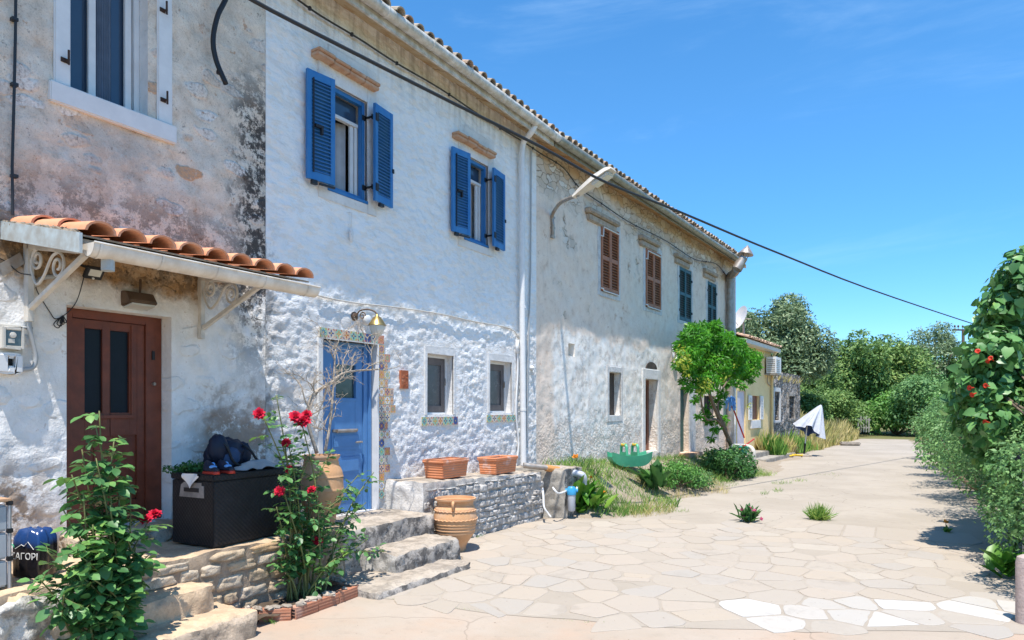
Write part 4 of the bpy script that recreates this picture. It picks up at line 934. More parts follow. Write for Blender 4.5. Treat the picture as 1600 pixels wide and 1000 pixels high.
facade(mb, FB, R0, R1, -.3, rz, [(*ra, .45), (*rb, .45)], .1, lambda u, z: fr3(u, z, 3, 41)*.07+fr3(u, z, 9, 42)*.04)
p = FB.P
mb.add([p(R0,rz), p(R1,rz), p(R1,rz-.1,-.55), p(R0,rz-.1,-.55)], [(0,1,2,3)]); mb.add([p(R0,-.3,-.55), p(R1,-.3,-.55), p(R1,rz-.1,-.55), p(R0,rz-.1,-.55)], [(3,2,1,0)])
mb.add([p(R1,-.3), p(R1,-.3,-4.5), p(R1,rz-.4,-4.5), p(R1,rz)], [(0,1,2,3)]); mb.add([p(R1-.5,-.3), p(R1-.5,-.3,-4.5), p(R1-.5,rz-.4,-4.5), p(R1-.5,rz)], [(3,2,1,0)]); mb.add([p(R1,rz), p(R1-.5,rz), p(R1-.5,rz-.4,-4.5), p(R1,rz-.4,-4.5)], [(3,2,1,0)])
mb.build('wall', M['ruinw'], rn, smooth='all')
for k, (a, b, c, d) in enumerate((ra, rb)):
    mb = MB(); holed(mb, FB, a-.1, b+.1, c-.1, d+.16, -.06, .06, [(a, b, c, d)]); w = mb.build('window_surround', M['lintel'] if k == 0 else M['slab_front'], rn, bevel=.02)
    if k == 0:
        mb = MB(); mb.fbox(FB, a, b-.25, c, d, -.3, -.26); mb.build('shutter_board', paint('bleached_grey_boards', (.48,.47,.45), .8, .3), w)
# ------------------------------------------------------------ ground, road, paving
def gh(x, y):
    h = 0.0
    u, n = FB.loc((x, y))
    if u > -.6 and u < 16:
        base = .74 + (.34-.74)*min(1, max(0, u/11.5))
        if u > 11.5: base = .34*(1-sm((u-11.5)/2.2))+.02
        wd = 1.55 - .3*math.sin(u*1.1)
        h = max(h, base*sm(1-(n-.15)/wd)*sm((u+.45)/.5) if n > 0 else base*sm((u+.45)/.5))
    d = math.hypot((x+8.2)/3.0, (y-37)/8.0)
    h = max(h, 1.1*sm(1.3-d))
    return h
mb = MB()
def axis(lo, hi, d0, d1, st):
    a = [lo, lo*.5, lo*.25] if lo < -50 else []
    return None
xs = [-400, -200, -100, -50, -25, -16] + [-12+.25*i for i in range(49)] + [1, 2, 4, 8, 16, 30, 60, 120, 250, 400]
ys = [-300, -100, -40, -15, -5, 0, 4] + [8+.25*i for i in range(161)] + [50, 55, 62, 75, 100, 150, 250, 450, 800]
nx = len(xs); vs = [(x, y, gh(x, y)) for y in ys for x in xs]
mb.add(vs, [(j*nx+i, j*nx+i+1, (j+1)*nx+i+1, (j+1)*nx+i) for j in range(len(ys)-1) for i in range(nx-1)])
struct('ground', mb, M['ground'], smooth='all')
def sheet(name, pts, z, m, jit=.05, sub=.35):
    out = []; r = random.Random(len(pts)+int(z*1000)); n = len(pts)
    for i in range(n):
        a = V((*pts[i], 0)); b = V((*pts[(i+1) % n], 0)); k = max(1, int((b-a).length/sub))
        for q in range(k):
            p = a+(b-a)*q/k; out.append((p.x+r.uniform(-jit, jit), p.y+r.uniform(-jit, jit), z))
    mb = MB(); mb.add(out, [tuple(range(len(out)))]); return struct(name, mb, m)
G = lambda px, py: tuple(on_z(px, py)[:2])
bl = [G(545, 926), G(640, 942), G(760, 957), G(900, 972), G(1100, 984), G(1330, 986), G(1600, 992)]
tl = [G(1475, 824), G(1380, 822), G(1270, 818), G(1180, 822), G(1100, 816), G(990, 812), G(908, 812)]
sheet('concrete_apron', [(-4.3, -6), (6, -6), (6, bl[-1][1]-.2)] + [(x, y+.05) for x, y in bl[::-1]] + [(-5.0, 4.7), (-5.2, 3)], .004, M['pink'], .02)
sheet('road', [(-5.2, 9.6), (-4.6, 10.2), (-4.0, 11.4), (-4.3, 12.4), (-4.4, 14.5), (-3.9, 17), (-3.9, 21), (-4.3, 24), (-4.2, 28), (-3.9, 33), (-3.7, 38), (-3.4, 46), (-.9, 46), (-.3, 36), (.2, 26), (.6, 18), (1.0, 12), (1.1, 9.6)], .004, M['conc'], .09)
area = bl + [(1.3, 8.5)] + tl + [(-5.25, 9.6), (-5.25, 7.2), (-4.65, 6.55), (-4.3, 5.4), (-4.5, 4.9)]
sheet('paving_mortar', area, .007, M['flag_mortar'], .05)
pl = [G(1105, 940), G(1240, 936), G(1400, 938), G(1600, 940), G(1640, 984), G(1500, 984), G(1330, 983), G(1160, 980)]
def inside(x, y, poly):
    c = False; n = len(poly)
    for i in range(n):
        (xa, ya), (xb, yb) = poly[i][:2], poly[(i+1) % n][:2]
        if (ya > y) != (yb > y) and x < (xb-xa)*(y-ya)/(yb-ya)+xa: c = not c
    return c
# crazy paving: irregular stones, each a low block with its own tilt, recessed joints between
rf = random.Random(17); seeds = []
while len(seeds) < 330:
    q = (rf.uniform(-5.6, 1.7), rf.uniform(4.4, 10.9)); md = rf.choice((.2, .27, .34, .42))
    if all((q[0]-o[0])**2+(q[1]-o[1])**2 > (md*.5+o[2]*.5)**2 for o in seeds): seeds.append((*q, md))
    elif rf.random() < .002: seeds.append((*q, .15))
stones, whites = MB(), MB()
for (sx, sy, _m) in seeds:
    poly = [(sx-.8, sy-.8), (sx+.8, sy-.8), (sx+.8, sy+.8), (sx-.8, sy+.8)]
    for (ox, oy, _n) in seeds:
        dx, dy = ox-sx, oy-sy; dd = dx*dx+dy*dy
        if dd < 1e-9 or dd > 2.6: continue
        off = math.sqrt(dd)*(.5+.12*(_m-_n))-.011; nx_, ny_ = dx/math.sqrt(dd), dy/math.sqrt(dd); out = []
        for i in range(len(poly)):
            a_, b_ = poly[i], poly[(i+1) % len(poly)]; da = (a_[0]-sx)*nx_+(a_[1]-sy)*ny_-off; db = (b_[0]-sx)*nx_+(b_[1]-sy)*ny_-off
            if da <= 0: out.append(a_)
            if (da < 0) != (db < 0): f = da/(da-db); out.append((a_[0]+(b_[0]-a_[0])*f, a_[1]+(b_[1]-a_[1])*f))
        poly = out
        if len(poly) < 3: break
    if len(poly) < 3: continue
    cx, cy = sum(q[0] for q in poly)/len(poly), sum(q[1] for q in poly)/len(poly)
    if not inside(cx, cy, area) or rf.random() < .03: continue
    pts = []
    for i in range(len(poly)):
        a_, b_ = poly[i], poly[(i+1) % len(poly)]; L_ = math.hypot(b_[0]-a_[0], b_[1]-a_[1]); k = max(1, int(L_/.05))
        for j in range(k):
            x, y = a_[0]+(b_[0]-a_[0])*j/k, a_[1]+(b_[1]-a_[1])*j/k; w_ = .012*noise.noise(V((x*9, y*9, 4)))+.006*noise.noise(V((x*30, y*30, 7))); r_ = math.hypot(x-cx, y-cy)+1e-6
            w_ -= .012*math.exp(-min(j, k-j)*.05/.03)
            pts.append((x+(x-cx)/r_*w_, y+(y-cy)/r_*w_))
    if not all(inside(x, y, area) for x, y in pts): pts = [(cx+(x-cx)*.97, cy+(y-cy)*.97) for x, y in pts]
    h_ = rf.uniform(.010, .015); ta, tb = rf.gauss(0, .004), rf.gauss(0, .004); m = whites if inside(cx, cy, pl) else stones; n = len(pts)
    zt = lambda x, y: h_+ta*(x-cx)+tb*(y-cy)
    vs = [(x, y, .004) for x, y in pts]+[(x, y, zt(x, y)-.003) for x, y in pts]+[(cx+(x-cx)*.965, cy+(y-cy)*.965, zt(x, y)) for x, y in pts]
    m.add(vs, [(i, (i+1) % n, n+(i+1) % n, n+i) for i in range(n)]+[(n+i, n+(i+1) % n, 2*n+(i+1) % n, 2*n+i) for i in range(n)]+[tuple(2*n+i for i in range(n))])
struct('flagstone_paving', stones, M['flag_beige']); struct('pale_flagstones', whites, M['flag_white'])
# distant rising ground
mb = MB(); mb.grid(lambda u, v: V((-70+150*u, 75+90*v, -.5+7*math.sin(math.pi*v)*(.55+.45*math.sin(u*7+1)*math.sin(u*3)))), 40, 12)
tag(mb.build('hills', M['ground'], smooth='all'), kind='structure')

# ------------------------------------------------------------ masonry in front of the houses
def rough_block(mb, x0, x1, y0, y1, z0, z1, amp=.02, st=.05, mi=(0, 0, 0), seed=0, k=9, slope=0):
    # a block whose top, +x and both y faces are displaced; mi = (top, front, ends)
    def d(p, s): return noise.fractal(p*k + V((seed*5.3, s*7.7, 0)), .8, 2.1, 4)*amp
    def face(o, a, b, nrm, m):
        na = max(1, int(a.length/st)); nb = max(1, int(b.length/st)); o = V(o)
        def fn(u, v):
            p = o + a*u + b*v
            q = V((d(p, 1), d(p, 2), d(p, 3)*.6))
            ex_ = math.exp(-((x1-p.x)/.035)**2); ez_ = math.exp(-((z1-p.z)/.035)**2); ey_ = math.exp(-((p.y-y0)/.035)**2); ew_ = math.exp(-((y1-p.y)/.035)**2)
            w_ = .013*(1+1.8*noise.noise(p*7)); q.x -= w_*ex_*max(ez_, ey_, ew_); q.z -= w_*ez_*max(ex_, ey_, ew_); q.y += w_*(ey_*max(ex_, ez_)-ew_*max(ex_, ez_))
            q.z += slope*(p.y-y0)*((p.z-z0)/(z1-z0)); return p+q
        vs = [fn(i/na, j/nb) for j in range(nb+1) for i in range(na+1)]
        mb.add(vs, [(j*(na+1)+i, j*(na+1)+i+1, (j+1)*(na+1)+i+1, (j+1)*(na+1)+i) for j in range(nb) for i in range(na)], m)
    X, Yv, H = V((x1-x0, 0, 0)), V((0, y1-y0, 0)), V((0, 0, z1-z0))
    face((x0, y0, z1), X, Yv, Z, mi[0]); face((x1, y0, z0), Yv, H, X, mi[1])
    face((x0, y0, z0), X, H, -Yv, mi[2]); face((x1, y1, z0), -X, H, Yv, mi[2])
def stone_facing(mb, o, ud, nd, L, H, hr, wr, seed, mi=0, out=(.012, .035)):
    # dry laid stones, each its own rounded lump bedded in the mortar face
    r = random.Random(seed); o, ud, nd = V(o), V(ud), V(nd); z = .0
    while z < H-.02:
        h = min(r.uniform(*hr), H-z); u = -r.uniform(0, .1)
        while u < L:
            w = r.uniform(*wr)*(1 if h > .09 else 1.25); cu, cz = u+w/2+r.uniform(-.01, .01), z+h/2+r.uniform(-.012, .012); hw, hh = w/2-.004, h/2-.003; ot = r.uniform(*out); sd = r.random()*50
            if r.random() > .06 and cu-hw > -.04 and cu+hw < L+.04:
                vs = []; nu_, nv_ = 9, 7; sq_ = r.uniform(-.25, .25)
                for j in range(nv_+1):
                    for i in range(nu_+1):
                        a, b = i/nu_*2-1, j/nv_*2-1; m = max(abs(a), abs(b)); rr_ = (abs(a)**7+abs(b)**7)**(1/7)+1e-6; k_ = m/rr_
                        wob = 1+.26*noise.noise(V((a*1.3+sd, b*1.3, 0)))-.03; x_ = a*k_*hw*wob*(1+sq_*b*.3); y_ = b*k_*hh*wob+sq_*.12*x_
                        dep = ot*(1-max(0, (m-.72)/.28)**2*1.6)+.016*noise.noise(V((a*1.6+sd, b*1.6, 5)))+.005*noise.noise(V((a*6+sd, b*6, 5)))
                        vs.append(o+ud*(cu+x_)+Z*(cz+y_)+nd*(dep if m < .999 else -.02))
                mb.add(vs, [(j*(nu_+1)+i, j*(nu_+1)+i+1, (j+1)*(nu_+1)+i+1, (j+1)*(nu_+1)+i) for j in range(nv_) for i in range(nu_)], mi)
            u += w
        z += h
t = thing('stone_terrace', 'raised rubble stone terrace before the brown door', 'terrace', (-5.4, 3.2, 0))
mb = MB(); rough_block(mb, -5.9, -4.95, .5, 4.98, -.05, TERR, .025, .05, (0, 1, 1), 1)
mb.build('masonry', [M['slab_warm'], M['mortar_warm']], t, smooth='all')
mb = MB(); stone_facing(mb, (-4.95, 2.5, .0), (0, 1, 0), (1, 0, 0), 2.47, TERR-.02, (.07, .17), (.12, .34), 5); mb.build('face_stones', M['stones_warm'], t, smooth='all')
mb = MB(); rough_block(mb, -5.0, -4.92, .9, 2.46, -.05, TERR-.03, .05, .03, (0, 1, 1), 15, 7); mb.build('whitewashed_face', [M['slab_warm'], stone('flaking_whitewash', (.72,.69,.64), (.56,.52,.46), (.10,.09,.08), .6, 7)], t, smooth='all')
mb = MB(); rough_block(mb, -6.1, -5.66, d0-.05, d1+.25, TERR-.02, DOORZ1, .012, .04, (0, 1, 1), 2); mb.build('door_sill', [M['slab_warm'], M['terrace']], t, smooth='all')
mb = MB(); rough_block(mb, -5.9, -5.78, d1+.26, 4.98, TERR-.02, TERR+.09, .02, .04, (0, 0, 0), 12); mb.build('wall_footing', M['terrace'], t, smooth='all')
t = thing('stone_steps', 'two worn stone steps up to the terrace by the left rose', 'steps', (-4.7, 3.1, 0))
mb = MB(); rough_block(mb, -5.0, -4.72, 2.3, 3.36, .0, .40, .022, .03, (0, 1, 1), 3); mb.build('step', [M['slab_warm'], M['slab_warm']], t, smooth='all')
mb = MB(); rough_block(mb, -5.0, -4.42, 2.2, 3.52, -.02, .20, .022, .03, (0, 1, 1), 4); mb.build('step', [M['slab_warm'], stone('shaded_sandy_slab', (.60,.47,.34), (.50,.38,.27), (.07,.06,.05), .5, 5)], t, smooth='all')  # front and ends take a darker slab copy: shade painted in
t = thing('door_platform', 'grey stone platform with lichened, shade-darkened edge before the blue door', 'platform', (-5.5, 5.8, 0))
mb = MB(); rough_block(mb, -5.9, -5.1, 4.99, 6.62, -.05, .50, .022, .035, (0, 1, 1), 5); mb.build('masonry', [M['slab'], M['slab_front']], t, smooth='all')
o = tag(struct('slab_step', MB(), M['slab']), None) if False else None
mb = MB(); rough_block(mb, -5.12, -4.63, 5.36, 6.52, -.02, .27, .022, .03, (0, 1, 2), 6)
tag(mb.build('stone_step', [M['slab'], M['slab_front'], stone('sunlit_step_end', (.55,.52,.48), (.4,.37,.33), (.08,.075,.07), .5, 6)], None, smooth='all', loc=(-4.9, 5.9, 0)), 'long lichened stone step with shade-darkened front below the blue door platform', 'step')  # end face in lighter stone: its sunlight is painted into the colour
mb = MB(); rough_block(mb, -5.0, -4.28, 4.72, 6.2, -.02, .075, .022, .035, (0, 1, 1), 7)
tag(mb.build('stone_apron', [M['slab'], M['slab_front']], None, smooth='all', loc=(-4.7, 5.3, 0)), 'low flat stone edging on the ground below the long step', 'stone slab')
t = thing('rubble_bench', 'low rubble wall bench carrying two terracotta troughs', 'bench wall', (-5.6, 8, 0))
mb = MB(); rough_block(mb, -5.9, -5.29, 6.63, 9.68, -.05, .86, .02, .04, (0, 1, 2), 8, 6, -.035)
mb.build('masonry', [M['slab'], M['mortar_grey'], stone('pale_bench_end', (.74,.71,.67), (.60,.57,.53), None, 0, 6)], t, smooth='all')  # end face paler than the front
mb = MB(); stone_facing(mb, (-5.29, 6.66, -.02), (0, 1, 0), (1, 0, 0), 3.02, .77, (.055, .13), (.07, .2), 9, 0, (.015, .045)); mb.build('face_stones', M['stones_grey'], t, smooth='all')
def zbench(y): return .86-.035*(y-6.63)
mb = MB(); rough_block(mb, -5.9, -4.93, 9.78, 10.45, -.05, .80, .02, .04, (0, 1, 2), 9)
tag(mb.build('concrete_pillar', [M['slab'], M['slab_front'], M['conc_block']], None, smooth='all', loc=(-5.4, 10.1, 0)), 'broken concrete block pillar at the end of the rubble bench', 'pillar')
# brick edged rose bed
t = thing('rose_bed', 'small rose bed edged with hollow red bricks', 'flower bed', (-4.75, 4.3, 0))
mb = MB(); mb.grid(lambda u, v: V((-4.94+.38*u, 3.62+1.12*v, .07+.03*noise.noise(V((u*5, v*9, 0))))), 12, 30); mb.build('soil', M['soil'], t, smooth='all')
hb = terracotta('hollow_red_brick', (.44,.19,.11), (.36,.15,.09), .35)
path = [(-4.93, 3.60), (-4.52, 3.93), (-4.58, 4.72), (-4.93, 4.78)]
rr = random.Random(2)
for (ax_, ay), (bx, by) in zip(path[:-1], path[1:]):
    a, b = V((ax_, ay, 0)), V((bx, by, 0)); L = (b-a).length; k = max(1, round(L/.27)); d = (b-a)/L
    for i in range(k):
        c = a+d*(L*(i+.5)/k); mb = MB(); w = L/k-.012; rz = math.atan2(d.y, d.x)+rr.uniform(-.04, .04); nrm = V((-math.sin(rz), math.cos(rz), 0)); dd = V((math.cos(rz), math.sin(rz), 0))
        mb.box(c+Z*.05, (w, .085, .10), rz)
        for q in range(3): mb.box(c+Z*(.024+q*.026)-nrm*.0435, (w*.98, .004, .009), rz)
        for q in (-1, 1):
            for g in range(3): mb.box(c+Z*(.024+g*.026)+dd*(q*w*.5), (.004, .06, .014), rz, 1)
        mb.build('brick', [hb, M['dark']], t)
for i in range(34):
    q_ = rr.random()*3; k = min(2, int(q_)); f = q_-k; p = V((*path[k], 0)).lerp(V((*path[k+1], 0)), f); mb = MB()
    mb.blob((p.x+rr.uniform(-.05, .02), p.y+rr.uniform(-.03, .03), .11), (rr.uniform(.02, .06), rr.uniform(.02, .05), rr.uniform(.012, .028)), None, .5, 2, (8, 6), 0, i); mb.build('edging_stone', M['slab'], t)

# ------------------------------------------------------------ canopy over the brown door
cy0, cy1, cp = 2.42, 4.44, 1.10
cn = thing('door_canopy', 'little orange tiled canopy on scrolled iron brackets above the brown door', 'canopy', (-5.9, 3.4, 3.0))
pit = math.atan(.2)
mb = MB()
q = [FA.P(cy0, 3.20, .0), FA.P(cy0, 3.20-.2*1.08, 1.08)]
mb.obox(FA.P(cy0+.02, 3.08, .0), FA.U*(cy1-cy0-.08), FA.N*1.02-Z*.204, Z*.03); mb.build('board_deck', paint('dirty_cream_boards', (.42,.36,.29), .8, .4), cn)
mb = MB(); barrel_roof(mb, FA, cy0, cy1-.02, cp-.02, 2.985, 0.0001, pit, sp=.222, r=.098, nrow=0, pan=False) if False else None
rr = random.Random(6)
sl = (-FA.N*math.cos(pit)+Z*math.sin(pit)); up = FA.N*math.sin(pit)+Z*math.cos(pit)
ncol = 9; sp = (cy1-cy0)/ncol
for i in range(ncol):
    for k in range(3):
        u = cy0+sp*(i+.5)+rr.uniform(-.008, .008); L0 = k*.37-.01; L1 = L0+.43; kk = 9; vs = []
        for (L, rad, lf) in ((L0, .106, .03), (L0, .088, .03), (L1, .09, .008), (L1, .073, .008)):
            o = FA.P(u, 2.925, cp-.02)+sl*L+up*lf
            for j in range(kk):
                tt = math.pi*j/(kk-1); vs.append(o+FA.U*rad*math.cos(tt)+up*rad*.74*math.sin(tt))
        fs = []
        for j in range(kk-1): fs += [(j+1, j, 2*kk+j, 2*kk+j+1), (kk+j, kk+j+1, 3*kk+j+1, 3*kk+j), (j, j+1, kk+j+1, kk+j)]
        mb.add(vs, fs)
mb.build('tiled_roof', M['newroof'], cn, smooth=True)
mb = MB(); mb.obox(FA.P(cy0, 3.125, .0), FA.U*(cy1-cy0-.03), FA.N*1.05-Z*.21, up*.012)
for j in range(14): mb.blob(FA.P(cy0-.0, 3.14-.2*(j*.075), j*.075), (.06, .03, .025), None, .6, 3, (8, 6), 0, j)
mb.build('mortar_bed', stone('crumbly_mortar', (.36,.30,.23), (.25,.2,.15), None, 0, 12), cn)
mb = MB(); mb.obox(FA.P(cy0-.035, 3.02, .0), FA.U*.02, FA.N*1.12-Z*.235, Z*.135); mb.build('fascia', M['fascia'], cn)
mb = MB(); gn, gz = 1.12, 2.86
a, b = FA.P(cy0+.02, gz, gn), FA.P(cy1-.03, gz-.0, gn); k = 14; RG_ = .078
def half(p, rad): return [p+FA.N*rad*math.cos(t)-Z*rad*math.sin(t)*1.15 for t in [math.pi*j/(k-1) for j in range(k)]]
v1 = half(a, RG_)+half(b, RG_)+half(a, RG_-.006)+half(b, RG_-.006); fs = []
for j in range(k-1): fs += [(j, j+1, k+j+1, k+j), (2*k+j+1, 2*k+j, 3*k+j, 3*k+j+1)]
fs += [(0, k, 3*k, 2*k), (k-1, 2*k-1, 4*k-1, 3*k-1)]
mb.add(v1, fs); mb.add(half(a, RG_-.003), [tuple(range(k))]); mb.add(half(b, RG_-.003), [tuple(range(k))[::-1]])
for f in (.02, .24, .47, .7, .93):
    p = a.lerp(b, f); h_ = half(p, RG_+.005)+half(p+FA.U*.018, RG_+.005); mb.add(h_, [(j, j+1, k+j+1, k+j) for j in range(k-1)])
for rad in (RG_,): mb.tube([a+FA.N*rad, b+FA.N*rad], .008, 6)
mb.build('gutter', M['palegut'], cn, smooth=True)
mb = MB(); p = FA.P(cy0+.16, gz-.07, gn-.02); mb.tube([p, p-Z*.09], .042, 14); mb.build('gutter_outlet', M['fascia'], cn, smooth=True)
def scroll(c, r0, turns, a0, e1, e2, n=28): return [V(c)+(e1*math.cos(a0+turns*2*math.pi*i/n)+e2*math.sin(a0+turns*2*math.pi*i/n))*(r0*(1-.75*i/n)) for i in range(n+1)]
for yy in (2.56, 4.02):
    mb = MB(); w = .045
    mb.fbox(FA, yy-w/2, yy+w/2, 2.42, 3.02, .0, .055 if yy > 3 else .075)
    mb.obox(FA.P(yy-w/2, 2.97, .055), FA.U*w, FA.N*.92-Z*.15, Z*.045)
    mb.obox(FA.P(yy-w*.4, 2.50, .06), FA.U*w*.8, FA.N*.80+Z*.32, Z*.04)
    br = mb.build('bracket', M['cream'], cn, bevel=.003)
    mb = MB(); e1, e2 = FA.N, Z
    c1 = FA.P(yy, 2.88, .17); c2 = FA.P(yy, 2.80, .47)
    mb.tube(scroll(c1, .085, 1.6, math.pi*.5, e1, e2)[::-1][:-1]+bezier([c1+e2*.085, c1-e1*.1-e2*.02, FA.P(yy, 2.70, .15), FA.P(yy, 2.74, .26), FA.P(yy, 2.87, .38), c2+e2*.1], 5)+scroll(c2, .1, -1.5, math.pi*.5, e1, e2)[1:], .011, 6)
    mb.build('scroll', M['cream'], br, smooth=True)

# ------------------------------------------------------------ fixtures on the walls
u, z = FA.inv(215, 470, .05)
t = thing('bulkhead_lamp', 'brown wedge shaped bulkhead lamp over the brown door', 'wall lamp', FA.P(u, z))
mb = MB(); mb.prism([FA.P(u-.12, z-.055, .0), FA.P(u-.12, z+.075, .0), FA.P(u-.12, z+.068, .09), FA.P(u-.12, z-.01, .15), FA.P(u-.12, z-.03, .148)], FA.U*.24); mb.tube(bezier([FA.P(u+.02, z+.07, .05), FA.P(u+.03, z+.13, .04), FA.P(u+.05, z+.2, .01)], 4), .012, 6); mb.build('case', M['bronze'], t, bevel=.006)
mb = MB(); mb.prism([FA.P(u-.1, z-.058, .015), FA.P(u-.1, z-.034, .142), FA.P(u-.1, z-.05, .144), FA.P(u-.1, z-.074, .02)], FA.U*.2); mb.build('lamp_glass', M['lampglass'], t)
u, z = FA.inv(148, 428, .25)
t = thing('flood_light', 'small black solar flood light under the canopy', 'flood light', FA.P(u, z, .2))
mb = MB(); c = FA.P(u, z, .25); e = (FA.N*.75-Z*.66); e2 = (FA.N*.66+Z*.75)
mb.obox(c-FA.U*.07-e2*.055, FA.U*.14, e2*.11, -e*.03); mb.tube([c-e*.02, FA.P(u, z+.07, .12), FA.P(u, z+.1, .02)], .012, 6); mb.build('case', M['dark'], t, bevel=.006)
mb = MB(); mb.obox(c-FA.U*.045-e2*.02+e*.001, FA.U*.09, e2*.06, e*.004); mb.tube([c-e2*.04, c-e2*.04+e*.01], .009, 10); mb.build('lens', M['lampglass'], t)
mb = MB(); mb.tube(bezier([FA.pt(-20, 395, .02), FA.pt(8, 408, .02), FA.pt(30, 426, .05), FA.pt(52, 432, .08), FA.pt(58, 455, .03), FA.pt(78, 488, .02), FA.pt(86, 498, .02), FA.pt(98, 494, .02), FA.pt(112, 482, .02), FA.pt(122, 465, .04), FA.pt(132, 430, .2)], 6), .004, 5)
for k in range(4): mb.tube(bezier([FA.pt(98, 493, .02), FA.pt(84+k*5, 506-k, .04), FA.pt(92+k*4, 512-k*3, .03), FA.pt(99, 494, .02)], 5), .004, 5)
tag(mb.build('loose_cable', M['cable'], None, smooth='all', loc=FA.pt(98, 494)), 'thin black cable looped and knotted beside the brown door', 'cable')
mb = MB(); pts = [(86, 432), (68, 434), (54, 444), (48, 462), (46, 490), (46, 510), (51, 535), (56, 560), (50, 575), (30, 577), (8, 576)]
mb.tube(bezier([FA.pt(x, y, .045) for x, y in pts], 6), .017, 8); p = FA.pt(46, 512, .045); mb.tube([p-FA.U*.05-FA.N*.02, p+FA.U*.03-FA.N*.02], .01, 6)
tag(mb.build('meter_conduit', M['gcable'], None, smooth='all', loc=FA.pt(46, 500)), 'bent pale grey conduit beside the electricity meter', 'conduit')
u, z = FA.inv(16, 529, .0)
t = thing('electricity_meter', 'pale electricity meter with a glass front on the whitewashed wall', 'meter', FA.P(u, z))
mb = MB(); mb.fbox(FA, u-.12, u+.07, z-.12, z+.1, -.03, .03); holed(mb, FA, u-.09, u+.055, z-.085, z+.08, .03, .10, [(u-.07, u+.035, z-.06, z+.055)]); mb.fbox(FA, u-.07, u+.035, z-.06, z+.055, .03, .04); mb.build('case', M['cream'], t, bevel=.01)
mb = MB(); mb.fbox(FA, u-.068, u+.033, z-.058, z+.053, .085, .09); mb.build('pane', paint('meter_glass', (.12,.17,.19), .12, .4), t)
mb = MB(); mb.lathe(FA.P(u-.02, z+.02, .09), [(.0, .012), (.02, .01), (.024, 0)], 14, 0, FA.N); mb.fbox(FA, u-.05, u-.01, z-.04, z-.01, .09, .095); mb.build('dial', M['cream'], t)
u, z = FA.inv(14, 566, 0)
t = thing('fuse_box', 'white fuse box with a small dark square hole under the meter', 'fuse box', FA.P(u, z))
mb = MB(); holed(mb, FA, u-.13, u+.065, z-.085, z+.06, -.03, .08, [(u-.04, u+.015, z-.03, z+.025)]); mb.build('case', M['white'], t, bevel=.012)
mb = MB(); mb.fbox(FA, u-.04, u+.015, z-.03, z+.025, .0, .02); mb.build('hole_back', M['dark'], t)
mb = MB(); mb.obox(FA.pt(4, 432, .02), FA.U*.14+Z*.12, FA.N*.012, Z*.08-FA.U*.03); tag(mb.build('metal_plate', M['metal'], None, loc=FA.pt(10, 428)), 'tilted shiny metal plate fixed left of the canopy bracket', 'plate')
mb = MB(); mb.tube([FA.pt(25, -60, .03), FA.pt(24, 60, .03), FA.pt(22, 150, .035), FA.pt(19, 260, .03), FA.pt(20, 336, .03)], .011, 6)
for py in (30, 132, 275): p = FA.pt(23, py, .03); mb.obox(p-FA.U*.02-Z*.012-FA.N*.03, FA.U*.04, FA.N*.045, Z*.024)
tag(mb.build('wall_cable', M['cable'], None, loc=FA.pt(22, 200)), 'black cable running down the rubble wall left of the upper window', 'cable')
mb = MB(); mb.tube(bezier([FA.pt(372, -50, .06), FA.pt(353, -2, .1), FA.pt(340, 25, .1), FA.pt(333, 62, .08), FA.pt(338, 95, .09), FA.pt(353, 131, .16)], 7), .024, 10)
p = FA.pt(343, 113, .1); mb.tube([p-Z*.015, p+Z*.012], .03, 8)
tag(mb.build('cable_conduit', M['dark'], None, smooth='all', loc=FA.pt(340, 60)), 'thick curved black conduit with an open end hanging by the wall joint', 'conduit')
# wall lantern of the blue door
u, z = FA.inv(555, 494, .02)
t = thing('wall_lantern', 'brass wall lantern with scrolled arm above the blue door', 'wall lamp', FA.P(u, z))
mb = MB(); mb.lathe(FA.P(u, z, .0), [(.055, 0), (.055, .015), (.02, .03), (0, .035)], 16, 0, FA.N)
hd = FA.P(u+.12, z-.03, .26); arm = bezier([FA.P(u, z-.01, .03), FA.P(u+.02, z+.06, .07), FA.P(u+.06, z+.08, .15), FA.P(u+.1, z+.06, .22), hd+Z*.05], 6)
mb.tube(arm, .01, 7); mb.tube(scroll(FA.P(u+.04, z-.0, .1), .05, 1.4, 0, FA.N, Z), .008, 6); mb.build('arm', M['bronze'], t, smooth='all')
mb = MB(); mb.lathe(hd, [(0, .06), (.012, .055), (.02, .03), (.05, .01), (.085, -.045), (.105, -.075), (.11, -.085), (.095, -.086), (.02, -.01)], 20); mb.build('lamp_cap', M['brass'], t, smooth=True)
mb = MB(); mb.lathe(hd, [(.09, -.087), (.088, -.12), (.07, -.18), (.03, -.215), (.0, -.225)], 18); mb.lathe(hd-Z*.22, [(.02, 0), (.015, -.02), (0, -.03)], 10); mb.build('lamp_shade', M['lampglass'], t, smooth=True)
u, z = FA.inv(574, 500, .02); mb = MB(); mb.lathe(FA.P(u, z, -.01), [(.06, 0), (.06, .05), (.045, .062), (0, .064)], 18, 0, FA.N); tag(mb.build('junction_box', M['white'], None, smooth=True, loc=FA.P(u, z)), 'round white junction box on the wall behind the lantern', 'junction box')
u, z = FA.inv(541, 500, .0); mb = MB(); mb.lathe(FA.P(u, z-.02, -.015), [(.09, 0), (.085, .022), (.06, .028), (0, .03)], 18, 0, FA.N); tag(mb.build('wall_plate', M['smooth'], None, smooth=True, loc=FA.P(u, z)), 'faint round plaster plate left of the lantern arm', 'plate')
u, z = FA.inv(630, 593, 0)
mb = MB(); mb.fbox(FA, u-.075, u+.075, z-.12, z+.12, -.02, .028); rr = random.Random(4)
for i in range(18): mb.blob(FA.P(u+rr.uniform(-.055, .055), z+rr.uniform(-.1, .1), .028), (.006, rr.uniform(.008, .02), rr.uniform(.006, .018)), None, .3, 2, (7, 5), 0, i)
